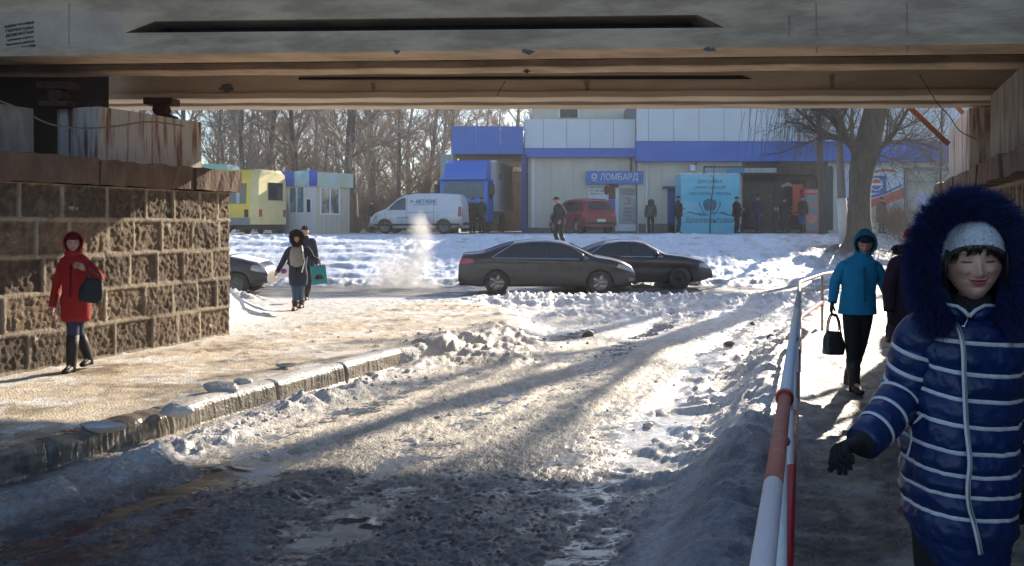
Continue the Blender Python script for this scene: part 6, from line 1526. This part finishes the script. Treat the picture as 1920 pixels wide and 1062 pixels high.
    for sg, pp in ((-1, [(1815, 597), (1796, 578), (1772, 566), (1772, 592), (1792, 604)]), (1, [(1819, 597), (1838, 577), (1866, 567), (1868, 592), (1842, 604)])):
        c = q(sum(a for a, _ in pp)/5, sum(b for _, b in pp)/5, 2.655); vs = [q(a, b, 2.668+.0006*abs(a-1817)) for a, b in pp]; mm.add([c]+vs+[v+Vector((0, .03, 0)) for v in vs], [(0, i+1, (i+1) % 5+1) for i in range(5)]+[(i+1, i+6, (i+1) % 5+6, (i+1) % 5+1) for i in range(5)])
    mm.build('collar', M_fabric_n, jk, True)
    # pocket piping
    mm = MB()
    for off in (-3, 3):
        pts = []
        for (px, py) in ((1738+off*.3, 782), (1722+off, 810), (1712+off, 840), (1703+off*.4, 868)):
            z = PZ(py, D0-.1); c, rx, ry = tr(z); x = PX(px, D0-.1)-cx0; ca = max(-.985, min(.985, (x-c)/(rx+.01))); pts.append(surf(-math.acos(ca), z, .003))
        a_, b_ = smooth_path(pts, [.0035]*4, 4); mm.tube(a_, b_, 6)
    mm.build('pocket_piping', M_stripe, jk, True)
    # hood shell and fur
    hc = q(1818, 492, 2.80)
    m = MB(); rs = []
    for i in range(10):
        t = i/9; r = math.cos(t*PI/2)**.55 if t < 1 else .02; rs.append([hc+Vector((.128*r*math.cos(a), -.07+.24*t, (.155 if math.sin(a) > 0 else .19)*r*math.sin(a)-.01)) for a in np.linspace(0, 2*PI, 32, endpoint=False)])
    m.rings(rs, cap=False); o = m.build('hood', mat('hood_lining', (.006, .012, .045), .8), root, True); sd_ = o.modifiers.new('t', 'SOLIDIFY'); sd_.thickness = .02
    path = [(1772, 612), (1750, 585), (1737, 545), (1733, 500), (1737, 460), (1752, 423), (1778, 397), (1812, 386), (1850, 393), (1880, 417), (1898, 455), (1905, 500), (1903, 545), (1893, 585), (1872, 612)]
    pts, rad = smooth_path([q(a, b, 2.665-.05*math.sin(PI*i/14)+.02) for i, (a, b) in enumerate(path)], [.032]+[.036]*13+[.032], 5)
    m = MB(); m.tube(pts, rad, 14); m.build('fur_base', mat('fur_base', (.003, .007, .035), .9), root, True)
    m = MB(); rnd = random.Random(5); cen = hc
    for _ in range(42000):
        f = rnd.random()*(len(pts)-1); k = int(f); p = pts[k].lerp(pts[k+1], f-k); t = (pts[k+1]-pts[k]).normalized(); out = p-cen; out.y *= .2; out = (out-t*out.dot(t)).normalized(); b = t.cross(out)
        a = rnd.uniform(0, 2*PI); nrm = out*math.cos(a)+b*math.sin(a); rt = p+nrm*rad[k]*.95
        cl = float(noise(f*1.7, a*1.5, 12))
        dr = (nrm+t*(cl*1.3+rnd.gauss(0, .35))+out*.35+Vector((rnd.gauss(0, .12), rnd.gauss(0, .12), -.12))).normalized(); l = rnd.uniform(.016, .042)*(1+.5*cl)*(.75+.35*math.cos(a)); sd = dr.cross(Vector((rnd.gauss(0, 1), rnd.gauss(0, 1), rnd.gauss(0, 1)))).normalized()*.0007
        m1 = rt+dr*l*.5; m2 = rt+dr*l+Vector((0, 0, -.003)); m.add([rt-sd, rt+sd, m1+sd*.8, m1-sd*.8, m2], [(0, 1, 2, 3), (3, 2, 4)])
    m.build('hood_fur', M_navyfur, root, fix=False)
    # gloves
    m = MB(); Dr = (J['wrR']-J['elR']).normalized(); hand(m, J['wrR']-Dr*.012, Dr+Vector((-.75, 0, .25)), Vector((.3, -.5, -.9)), 1.12, 1.7, -1, 10)
    m.tube([J['wrR']-Dr*.05, J['wrR']-Dr*.01, J['wrR']+Dr*.015], [.043, .041, .034], 16)
    m.build('glove', M_blackg, root, True); m = MB()
    D2 = (J['wrL']-J['elL']).normalized(); hand(m, J['wrL'], D2, Vector((-1, -.2, 0)), 1.1, .9, 1, 10); m.tube([J['wrL']-D2*.04, J['wrL']+D2*.01], [.040, .036], 16)
    m.build('glove', M_blackg, root, True)
    m = MB()
    for s_ in 'RL':
        pts, rad = smooth_path([J['hip'+s_]+Vector((0, 0, .05)), J['hip'+s_].lerp(J['kn'+s_], .4), J['kn'+s_], J['kn'+s_].lerp(J['an'+s_], .5), J['an'+s_]], [.085, .085, .07, .06, .05]); m.tube(pts, rad, 16)
    m.ball(J['pel'], (.13, .11, .12), 16, 10); m.build('trousers', cloth((.012, .012, .014)), root, True)
    m = MB()
    for s_ in 'RL':
        a = J['an'+s_]; k_ = (J['kn'+s_]-a).normalized(); m.tube([a+k_*.30, a+k_*.12, a, a-Vector((0, 0, .085))], [.062, .054, .052, .056], 14)
        m.rings([[(a.x+w*math.cos(2*PI*i/12), a.y+y, max(a.z-.095, a.z+zc+hh*math.sin(2*PI*i/12))) for i in range(12)] for y, w, zc, hh in ((.06, .02, -.06, .03), (.045, .04, -.055, .04), (-.03, .046, -.045, .05), (-.10, .05, -.055, .038), (-.16, .042, -.065, .028), (-.19, .02, -.07, .02))])
    m.build('boots', cloth((.015, .013, .012), .5), root, True)
front_woman()
def bag(name, label, cat, loc, w, h, dp, c, handle, rz=0, rough=.35, extra=None):
    t = thing(name, label, cat, loc, rz); m = MB(); rs = []
    for i in range(9):
        f = i/8; k = 1-.28*f**1.6; kk = .9+.15*math.sin(PI*f); rs.append([(w/2*k*kk*math.copysign(abs(math.cos(a))**.6, math.cos(a))+.006*math.sin(a*4+i), dp/2*(1.1-.7*f)*math.copysign(abs(math.sin(a))**.7, math.sin(a)), h*f) for a in np.linspace(0, 2*PI, 20, endpoint=False)])
    m.rings(rs); m.build('body', mat('bag_'+label[:6].replace(' ', '_'), c, rough, bump=.4, bsc=25), t, True)
    m = MB()
    for y in (-dp*.18, dp*.18): m.tube([(math.cos(a)*w*.28, y, h*.96+math.sin(a)*handle) for a in np.linspace(0, PI, 12)], .008, 6)
    m.build('handles', mat('handle_'+label[:6].replace(' ', '_'), tuple(q*.7 for q in c), .5), t, True)
    if extra: extra(t)
    return t
def wpt(root, v):   # local joint -> world
    return root.location+root.rotation_euler.to_matrix() @ v
# woman in red
dR = 10.75; Lr = Vector((PX(142, dR), dR, HT(PX(142, dR), dR)))
def r_(px, py, dy=0): return tuple((P(px, py, dR+dy)-Lr))
s0 = 1.66/1.7
def r17(px, py, dy=0): return tuple(v/s0 for v in r_(px, py, dy))
JR = dict(pel=r17(143, 558), waist=r17(143, 540), chest=r17(142, 505), neck=r17(139, 474), head=r17(137, 456, -.03), shR=r17(119, 494), elR=r17(107, 535, .03), wrR=r17(98, 574, -.06), shL=r17(165, 494), elL=r17(187, 523, -.05), wrL=r17(160, 506, -.22),
          hipR=r17(136, 566), knR=r17(137, 625, -.05), anR=(-.03, -.05, .09), hipL=r17(150, 566), knL=r17(146, 622, .05), anL=(.04, .25, .13))
def exR(root, j, s):
    m = MB(); m.ball(j['head']+Vector((0, .0, -.125)), (.10, .09, .05), 14, 8); m.build('collar', cloth((.32, .02, .02)), root, True)
red, jr, sr = person('woman in a hooded red coat with black boots walking beside the left stone wall', Lr, 0, 1.66, JR, coat=(.27, .014, .012), pants=(.03, .04, .075), hem=.60/s0, flare=.86, hat='hood', hatc=(.25, .013, .012), boot_h=.36, yaw=.45, face=(40, 32), bulk=.93, extra=exR)
wl = wpt(red, jr['wrL'])
bag('shoulder_bag', 'large black leather bag hanging from the shoulder of the woman in red', 'bag', (PX(166, 10.45), 10.48, PZ(567, 10.45)), .27, .28, .14, (.010, .010, .012), .09, rz=.2, rough=.7).rotation_euler = (0, .16, .2)
# woman in teal
dT = 9.45; Lt = Vector((PX(1603, dT), dT, HT(PX(1603, dT), dT)))
s1 = 1.72/1.7
def t17(px, py, dy=0): return tuple(v/s1 for v in (P(px, py, dT+dy)-Lt))
JT = dict(pel=t17(1608, 575), waist=t17(1609, 545), chest=t17(1610, 510), neck=t17(1618, 476), head=t17(1622, 455, -.06), shR=t17(1583, 496), elR=t17(1566, 530, .03), wrR=t17(1561, 566, -.02), shL=t17(1640, 496), elL=t17(1655, 528, .02), wrL=t17(1667, 560, -.03),
          hipR=t17(1597, 585), knR=t17(1598, 655, -.06), anR=(-.02, -.04, .09), hipL=t17(1621, 585), knL=t17(1611, 652, .05), anL=(.02, .22, .12))
def exT(root, j, s):
    m = MB(); Rh = Matrix.Translation(j['head']); 
    m.lathe([(.093, .062), (.094, .074), (.09, .078)], tuple(j['head']), 'z', 20, cap=False); m.build('hat_band', cloth((.22, .07, .12)), root, True)
teal, jt, st_ = person('woman in a teal hooded jacket looking down and carrying handbags on the right footpath', Lt, 0, 1.72, JT, coat=(.010, .19, .34), pants=(.012, .012, .014), hem=.80, flare=.98, hat='hood', hatc=(.010, .11, .18), scarf=(.02, .022, .04), glove=(.012, .012, .014), boot_h=.25, pitch=.45, yaw=-.3, face=(40, 32), bulk=.97, extra=exT, skin=(.38, .22, .16))
a = wpt(teal, jt['wrR'])
bag('handbag', 'rounded black handbag in the right hand of the woman in teal', 'bag', (a.x, a.y-.03, PZ(663, 9.45)), .23, .24, .13, (.015, .012, .014), .19)
b = wpt(teal, jt['wrL'])
bag('handbag', 'small dark plum bag between the teal jacket and the striped jacket', 'bag', (b.x+.02, b.y-.03, PZ(641, 9.45)), .14, .22, .10, (.03, .012, .02), .16)
# woman in plum behind
dP = 9.0; Lp = Vector((PX(1712, dP), dP, HT(PX(1712, dP), dP)))
def exP(root, j, s):
    m = MB(); fur_tube(m, [j['neck']+Vector((.12*math.cos(a), .06+.1*math.sin(a), .03)) for a in np.linspace(0, 2*PI, 17)], .035, .03, 1200, .004, 5); m.build('fur_collar', cloth((.035, .015, .02)), root)
person('woman in a plum coat and red hat mostly hidden behind the striped jacket', Lp, .2, 1.69, dict(shR=(-.18, 0, 1.38), elR=(-.27, .0, 1.12), wrR=(-.30, -.05, .90)), coat=(.022, .009, .018), hem=.62, flare=1.05, hat='knit', hatc=(.42, .02, .03), glove=(.012, .01, .012), extra=exP, bulk=1.12)
# woman with black fur hood and teal box bag
dK = 18.2; Lk = Vector((PX(557, dK), dK, HT(PX(557, dK), dK)))
def k17(px, py, dy=0): return tuple(v for v in (P(px, py, dK+dy)-Lk)/(1.66/1.7))
JK = dict(pel=k17(559, 515), waist=k17(559, 500), chest=k17(559, 478), neck=k17(559, 460), head=k17(558, 447, -.08), shR=k17(543, 467), elR=k17(531, 490, .05), wrR=k17(520, 510, -.05), shL=k17(576, 467), elL=k17(586, 484, -.02), wrL=k17(597, 490, -.20),
          hipR=k17(553, 525), knR=k17(554, 552, -.04), anR=(-.03, -.05, .09), hipL=k17(565, 525), knL=k17(563, 550, .05), anL=(.04, .2, .12))
def exK(root, j, s):
    m = MB(); c = j['chest']; m.rings([[(c.x+w*math.cos(a), c.y-.10+.05*math.sin(a)-yy, c.z+z) for a in np.linspace(0, 2*PI, 12, endpoint=False)] for z, w, yy in ((.16, .09, 0), (.1, .13, .02), (-.05, .14, .03), (-.20, .12, .03), (-.24, .03, .02))]); m.build('grey_shawl', cloth((.22, .21, .20), .95, .8, 50), root, True)
    m = MB(); m.tube([j['neck']+Vector((.09, -.1, .02)), j['waist']+Vector((.17, -.17, .1)), j['pel']+Vector((.12, -.2, .05))], .012, 5); m.build('pale_cord', M_white, root, True)
wk_, jk_, _ = person('woman in navy coat with round black fur hood and grey shawl walking from the street', Lk, 0, 1.66, JK, coat=(.022, .024, .045), pants=(.05, .08, .13), boots=(.06, .03, .02), hem=.52, flare=.9, hat='furhood', hatc=(.02, .02, .022), boot_h=.12, extra=exK)
bw = wpt(wk_, jk_['wrL'])
tb = thing('carrier_bag', 'teal rectangular carrier bag held by the woman with the fur hood', 'bag', (PX(600, 17.9), 17.9, PZ(533, 17.9)), math.radians(12))
m = MB(); Rb = Matrix.Rotation(-.12, 4, 'Y'); m.box(-.15, .15, -.07, .07, 0, .37, Rb, bev=.01); m.build('bag_body', mat('teal_carrier', (.02, .22, .26), .5, bump=.3, bsc=12), tb)
m = MB(); m.tube([Rb @ Vector((-.07, -.07, .36)), Rb @ Vector((-.04, -.04, .46)), Rb @ Vector((.02, -.04, .46)), Rb @ Vector((.06, -.07, .36))], .008, 5); m.build('handle', cloth((.03, .03, .03)), tb, True)
m = MB(); m.rings([[(-.02+w*math.cos(a), -.085, .12+z+.02*math.sin(3*a)) for a in np.linspace(0, 2*PI, 10, endpoint=False)] for z, w in ((0, .09), (.03, .07), (.05, .02))]); m.build('picture', cloth((.20, .16, .12)), tb, True)
dM = 20.5; Lm = Vector((PX(572, dM), dM, HT(PX(572, dM), dM)))
mn, jm, _ = person('man in dark blue jacket walking close behind the fur hooded woman', Lm, .1, 1.74, dict(wrR=(-.34, -.1, .88), elR=(-.28, 0, 1.12), anR=(-.05, -.1, .1), anL=(.0, .2, .14)), coat=(.02, .026, .05), hem=.82, hat='knit', hatc=(.02, .025, .045), pants=(.02, .022, .03), glove=(.01, .01, .01))
sb_ = thing('shopping_bag', 'white plastic bag with red and blue mark carried beside the fur hooded woman', 'bag', (PX(533, 20.2), 20.2, PZ(520, 20.2)))
m = MB(); m.rings([[(w*math.cos(a)*(1+.08*math.sin(a*5)), .06*math.sin(a), z) for a in np.linspace(0, 2*PI, 14, endpoint=False)] for z, w in ((0, .10), (.04, .16), (.16, .15), (.26, .09), (.33, .03))]); m.build('bag_body', cloth((.6, .62, .66), .4), sb_, True)
m = MB(); m.ball((0, -.065, .14), (.075, .012, .06), 12, 6); m.build('round_mark', cloth((.40, .05, .08)), sb_, True); m = MB(); m.ball((0, -.078, .13), (.05, .008, .035), 12, 6); m.build('blue_mark', cloth((.04, .1, .4)), sb_, True)
# man on the slope
dS = 32.6; xs_ = PX(1049, dS)
man, _, _ = person('man in dark jacket and black cap walking over the snowy slope behind the grey saloon', (xs_, dS, HT(xs_, dS)-.0), math.radians(-62), 1.86, dict(shL=(.17, .0, 1.39), elL=(.24, .06, 1.12), wrL=(.26, -.10, .92), elR=(-.24, .04, 1.13), wrR=(-.26, -.14, .95), knR=(-.10, -.10, .50), anR=(-.09, .02, .09), knL=(.10, .0, .49), anL=(.09, .14, .10), head=(0, -.05, 1.58)),
       coat=(.035, .036, .038), pants=(.012, .012, .014), hem=.80, hat='cap', hatc=(.015, .015, .015), lean=.10, bulk=1.12)
def far(label, px, d, rz, h, **k):
    k['bulk'] = k.get('bulk', 1.0)*1.16
    x = PX(px, d); return person(label, (x, d, HT(x, d) if d < 43.5 else GZ), rz, h, face=(18, 14), **k)
far('man in a dark cap standing at the truck cab behind the white van', 886, 42.9, .6, 1.68, coat=(.03, .03, .035), hat='cap')
far('man in a greenish camouflage jacket at the truck cab, right of another man', 903, 43.0, -.7, 1.70, coat=(.045, .05, .035), pants=(.04, .045, .03), hat='knit', hatc=(.05, .045, .04), hair=None, bulk=1.1)
far('dark dressed person standing at the nose of the white van', 697, 45, 1.2, 1.10*1.45, coat=(.02, .02, .022), hem=.5, hat='knit', hatc=(.02, .02, .02))
far('stooping person in a grey green coat seen from behind near the pawn shop door', 1220, 44, PI-.2, 1.66, coat=(.075, .085, .07), hat='furhood', hatc=(.05, .045, .04), lean=.45, hem=.8, bulk=1.2, flare=1.1)
far('man in dark clothes at the blue door left of the turquoise kiosk', 1272, 43, 1.1, 1.76, coat=(.02, .021, .024), hat='knit', hatc=(.03, .03, .03), J=dict(elR=(-.24, .0, 1.13), wrR=(-.18, -.24, 1.12)))
far('man in a black jacket standing at the right corner of the turquoise kiosk', 1381, 43, .9, 1.74, coat=(.018, .020, .026), hat='cap', hatc=(.012, .012, .012), J=dict(elR=(-.24, .0, 1.13), wrR=(-.10, -.28, 1.10), elL=(.24, .0, 1.13), wrL=(.10, -.28, 1.10)), bulk=1.1)
def ex12(root, j, s):
    m = MB()
    for q, c in (('shR', 1), ('shL', 1)): m.ball(j[q]+Vector((0, 0, -.03)), (.085, .085, .10), 10, 7)
    m.build('red_shoulders', cloth((.35, .03, .04)), root, True); m = MB(); m.ball(j['elR'], (.07, .07, .12), 10, 7); m.ball(j['elL'], (.07, .07, .12), 10, 7); m.build('white_panels', M_white, root, True)
far('man in navy jacket with red shoulders and white sleeves before the dark window', 1421, 43, -.9, 1.78, coat=(.02, .03, .06), pants=(.03, .05, .11), hat='knit', hatc=(.015, .02, .04), extra=ex12, bulk=1.08)
far('person in a long black coat before the dark shop window', 1471, 43, -.5, 1.68, coat=(.016, .018, .018), hat='knit', hatc=(.05, .035, .03), hem=.35, flare=1.15)
far('man in dark jacket and blue jeans beside the red drinks fridge', 1505, 43, -1.0, 1.76, coat=(.035, .03, .035), pants=(.04, .09, .28), hat='knit', hatc=(.04, .03, .03), bulk=1.05)
far('person in a brown coat passing the billboard right of the big tree', 1653, 43.3, .4, 1.72, coat=(.10, .075, .055), pants=(.05, .04, .03), hat='furhat', hatc=(.04, .035, .03), hem=.55, bulk=1.08)
# ------------------------------------------------------------ railing
M_rw = mat('chipped_white_paint', (.20, .15, .13), .55, col2=(.66, .67, .70), sc=14, thr=(.24, .36), bump=.3, bsc=60)
M_rr = mat('faded_red_paint', (.30, .08, .05), .6, col2=(.52, .18, .12), sc=12, bump=.3, bsc=60)
M_rr2 = mat('fresh_red_paint', (.42, .012, .012), .4, col2=(.30, .02, .02), sc=9, bump=.2, bsc=60)
rail = thing('railing', 'red and white pipe railing between the road and the right footpath', 'railing', (2.0, 6.4, 0))
def rp(y, z): return Vector((.47+.325*(y-1.7), y, z))
def piece(name, pts, r, mt, n=14): m = MB(); m.tube(pts, r, n); return m.build(name, mt, rail, True, world=True)
RR = .0238
def topz(y): return 1.11-.011*(y-1.7)
piece('top_rail', [rp(.2, topz(.2)), rp(2.24, topz(2.24))], RR, M_rw); piece('top_rail', [rp(2.24, topz(2.24)), rp(3.42, topz(3.42))], RR, M_rr)
piece('rail_collar', [rp(3.40, topz(3.4)), rp(3.46, topz(3.46))], .033, M_rr2); piece('top_rail', [rp(3.44, topz(3.44)), rp(7.4, topz(7.4))], RR, M_rw)
piece('top_rail', [rp(7.4, topz(7.4)), rp(11.75, .995), Vector((3.86, 12.05, .985)), Vector((4.96, 14.5, .94)), Vector((5.6, 15.6, .93))], RR, mat('worn_far_paint', (.40, .30, .25), .6, col2=(.62, .58, .54), sc=9))
piece('middle_rail', [rp(.2, .62)+Vector((.012, 0, 0)), rp(2.95, .60)+Vector((.012, 0, 0))], .026, M_rr2); piece('middle_rail', [rp(2.95, .60)+Vector((.012, 0, 0)), rp(6.0, .58)], .0255, M_rr2); piece('middle_rail', [rp(6.0, .58), rp(11.75, .52), Vector((3.86, 12.05, .52)), Vector((4.96, 14.5, .5))], .0255, M_rr)
for y in (1.2, 2.85, 4.3, 5.6, 7.1, 8.7, 10.3, 11.78):
    p = rp(y, 0); piece('post', [p-Vector((0, 0, .3)), Vector((p.x, p.y, topz(y)-.02))], .021, M_rw, 10)
piece('post', [Vector((4.96, 14.5, -.2)), Vector((4.96, 14.5, .93))], .024, mat('cream_post_paint', (.52, .44, .36), .6), 10)
for y in (2.85, 5.6, 8.7):
    p = rp(y, 0); m = MB(); m.ball((p.x, p.y, topz(y)-.03), (.032, .032, .02), 10, 6); m.build('weld_collar', M_rr, rail, True, world=True)
# ------------------------------------------------------------ ice and stones
M_ice = mat('dirty_ice', (.30, .28, .26), .4, col2=(.60, .57, .53), sc=7, bump=.8, bsc=30)
M_stn = mat('dark_lump', (.07, .06, .055), .7, col2=(.18, .16, .15), sc=9, bump=.8, bsc=30)
def chunk(seed, r):
    rnd = random.Random(seed); bm = bmesh.new(); bmesh.ops.create_icosphere(bm, subdivisions=3, radius=1)
    ax = (rnd.uniform(.8, 1.3), rnd.uniform(.7, 1.1), rnd.uniform(.5, .9)); pl = [Vector((rnd.gauss(0, 1), rnd.gauss(0, 1), rnd.gauss(0, 1))).normalized() for _ in range(9)]; pd = [rnd.uniform(.55, .9) for _ in pl]
    for v in bm.verts:
        p = v.co.copy()
        for n_, d_ in zip(pl, pd):
            e = p.dot(n_)-d_
            if e > 0: p -= n_*e*.85
        p *= 1+.06*float(noise(p.x*3, p.y*3+p.z*2, seed)); v.co = Vector((p.x*ax[0], p.y*ax[1], p.z*ax[2]))*r
    me = bpy.data.meshes.new('lump'); bm.to_mesh(me); bm.free(); return me
def put(px, py, r, label, name='ice_lump', cat='ice', mt=None, seed=0, zr=0, group=None):
    d = 2975/(py-HY)
    for _ in range(6): z = HT(PX(px, d), d); d = (CAMZ-z)*F/(py-HY)
    o = link_mesh(name, chunk(seed or int(px), r), mt or M_ice, None, False); o.location = (PX(px, d), d, z+r*.30); tag(o, label, cat, group); return o
put(1102, 632, .13, 'pointed grey ice lump standing alone in the middle of the slushy road', mt=M_stn, seed=3)
put(1411, 610, .07, 'small dark lump on the road edge below the end of the railing', mt=M_stn, seed=4)
put(1448, 637, .08, 'dark lump lying in the pale snow beside the railing', mt=M_stn, seed=5)
put(1367, 647, .075, 'grey pointed lump on the road left of the pale snow bank', mt=M_stn, seed=6)
put(538, 690, .12, 'flat dark ice plate on the left footpath near the kerb', seed=7).scale = (1.2, .8, .4)
put(1232, 832, .06, 'brown slush lump at the lower edge of the sunlit road', seed=8)
put(1215, 800, .05, 'rounded slush lump just above the brown lump on the road', seed=9)
for k, (px, py, r, lb) in enumerate(((415, 735, .13, 'broad clear ice slab on top of the kerb at its first joint'), (455, 722, .10, 'pale ice piece on the kerb edge right of the broad slab'), (190, 810, .13, 'grey ice block on the shaded footpath by the kerb'), (330, 778, .11, 'dark ice block sitting on the kerb where the sunlight begins'), (487, 540, .16, 'dark rubble lump at the street corner behind the left pier'), (460, 534, .13, 'grey lump beside the rubble at the street corner'))):
    o = put(px, py, r, lb, seed=20+k, mt=M_stn if k > 3 else None)
    if k < 4: o.scale = (1.3, .9, .8)
# heaps of small frozen crumbs along the road edges
def crumbs(name, n, fn, rmin, rmax, seed, mt):
    rnd = random.Random(seed); base = [chunk(100+k, 1) for k in range(5)]
    arr = []
    for b in base:
        co = np.zeros(len(b.vertices)*3); b.vertices.foreach_get('co', co); co = co.reshape(-1, 3); fs = np.array([p.vertices[:] for p in b.polygons]); arr.append((co, fs))
    pos = [fn(rnd) for _ in range(n)]; X = np.array([p[0] for p in pos]); Y = np.array([p[1] for p in pos]); Z = terrain(X, Y)[0]
    V = []; Fc = []; o = 0
    for i in range(n):
        co, fs = arr[i % 5]; r = rmin+(rmax-rmin)*rnd.random()**3; R = np.array(Matrix.Rotation(rnd.uniform(0, 6), 3, 'Z') @ Matrix.Rotation(rnd.uniform(0, 1), 3, 'X')); V.append(co @ R.T*r+np.array([X[i], Y[i], Z[i]+r*.2])); Fc.append(fs+o); o += len(co)
    V = np.concatenate(V); Fc = np.concatenate(Fc); me = bpy.data.meshes.new(name); me.vertices.add(len(V)); me.vertices.foreach_set('co', V.ravel()); me.loops.add(Fc.size); me.loops.foreach_set('vertex_index', Fc.ravel()); me.polygons.add(len(Fc)); me.polygons.foreach_set('loop_start', np.arange(0, Fc.size, 3)); me.update(calc_edges=True)
    tag(link_mesh(name, me, mt, None, False), kind='stuff', label='small frozen snow crumbs strewn along the road', cat='ice crumbs')
def edge_pos(rnd):
    k = rnd.random()
    if k < .35: y = 7.4+7*rnd.random(); return (float(rail_x(y))-.35-abs(rnd.gauss(0, .45)), y)
    if k < .55: y = rnd.uniform(7.6, 12); return (kerb_x(y)+.35+abs(rnd.gauss(0, .3)), y)
    if k < .75: return (-.4+rnd.gauss(0, .9), 13.6+rnd.gauss(0, .9))
    if k < .9: return (rnd.uniform(-1.5, 7), 20.5+rnd.gauss(0, 1.2))
    y = rnd.uniform(7.8, 16); return (rnd.uniform(kerb_x(y)+.4, float(rail_x(y))-.6), y)
crumbs('ice_crumbs', 800, edge_pos, .006, .035, 3, mat('crumb_snow', (.46, .42, .37), .8, col2=(.74, .72, .68), sc=3, bump=.6, bsc=40))
# ------------------------------------------------------------ steam over the street drain
def steam():
    m = MB(); m.ball((0, 0, 0), (1, 1, 1), 24, 16)
    o = m.build('steam', [], None, True); o.location = (PX(775, 26.6), 26.6, .85); o.scale = (2.1, .9, 1.4)
    tag(o, 'white steam plume rising from the street left of the grey saloon', 'steam', kind='stuff')
    mm = bpy.data.materials.new('steam_vapour'); mm.use_nodes = True; n = mm.node_tree; n.nodes.clear(); L = n.links
    out = n.nodes.new('ShaderNodeOutputMaterial'); v = n.nodes.new('ShaderNodeVolumePrincipled'); L.new(v.outputs[0], out.inputs['Volume'])
    v.inputs['Color'].default_value = (.97, .97, .98, 1); v.inputs['Anisotropy'].default_value = .35
    tc = n.nodes.new('ShaderNodeTexCoord'); sp = n.nodes.new('ShaderNodeSeparateXYZ'); L.new(tc.outputs['Object'], sp.inputs[0])
    def mth(op, a, b=None, c=None):
        k = n.nodes.new('ShaderNodeMath'); k.operation = op
        for i, q in enumerate((a, b, c)):
            if q is None: continue
            if isinstance(q, (int, float)): k.inputs[i].default_value = q
            else: L.new(q, k.inputs[i])
        return k.outputs[0]
    nz = n.nodes.new('ShaderNodeTexNoise'); nz.inputs['Scale'].default_value = 1.5; nz.inputs['Detail'].default_value = 5; nz.inputs['Distortion'].default_value = .7; L.new(tc.outputs['Object'], nz.inputs[0])
    # plume axis: wide at the foot, leaning left as it rises
    ax = mth('MULTIPLY_ADD', mth('SINE', mth('MULTIPLY', sp.outputs['Z'], 3.2)), .09, .0); dx = mth('SUBTRACT', sp.outputs['X'], ax); wd = mth('MULTIPLY_ADD', sp.outputs['Z'], -.34, .42)
    u = mth('DIVIDE', dx, wd); r2 = mth('ADD', mth('MULTIPLY', u, u), mth('MULTIPLY', mth('MULTIPLY', sp.outputs['Y'], sp.outputs['Y']), 3)); 
    zt = mth('MULTIPLY', mth('SUBTRACT', 1.0, mth('ABSOLUTE', sp.outputs['Z'])), 2.2)
    f = mth('MINIMUM', mth('SUBTRACT', 1.0, r2), zt); f = mth('ADD', f, mth('MULTIPLY', mth('SUBTRACT', nz.outputs[0], .55), 7.0))
    f = mth('MULTIPLY', mth('MAXIMUM', mth('MINIMUM', f, 1.0), 0.0), 1.9); L.new(f, v.inputs['Density'])
    o.data.materials.append(mm)
steam()
# ------------------------------------------------------------ winter haze
def haze():
    m = MB(); m.box(-160, 160, -30, 170, -2.0, 34); o = m.build('haze', [], None, False); tag(o, 'thin cold haze over the whole place', 'haze', kind='stuff')
    mm = bpy.data.materials.new('haze_air'); mm.use_nodes = True; n = mm.node_tree; n.nodes.clear(); out = n.nodes.new('ShaderNodeOutputMaterial'); v = n.nodes.new('ShaderNodeVolumePrincipled'); n.links.new(v.outputs[0], out.inputs['Volume'])
    v.inputs['Color'].default_value = (.93, .95, 1, 1); v.inputs['Density'].default_value = .0012; v.inputs['Anisotropy'].default_value = .3
    o.data.materials.append(mm)
haze()
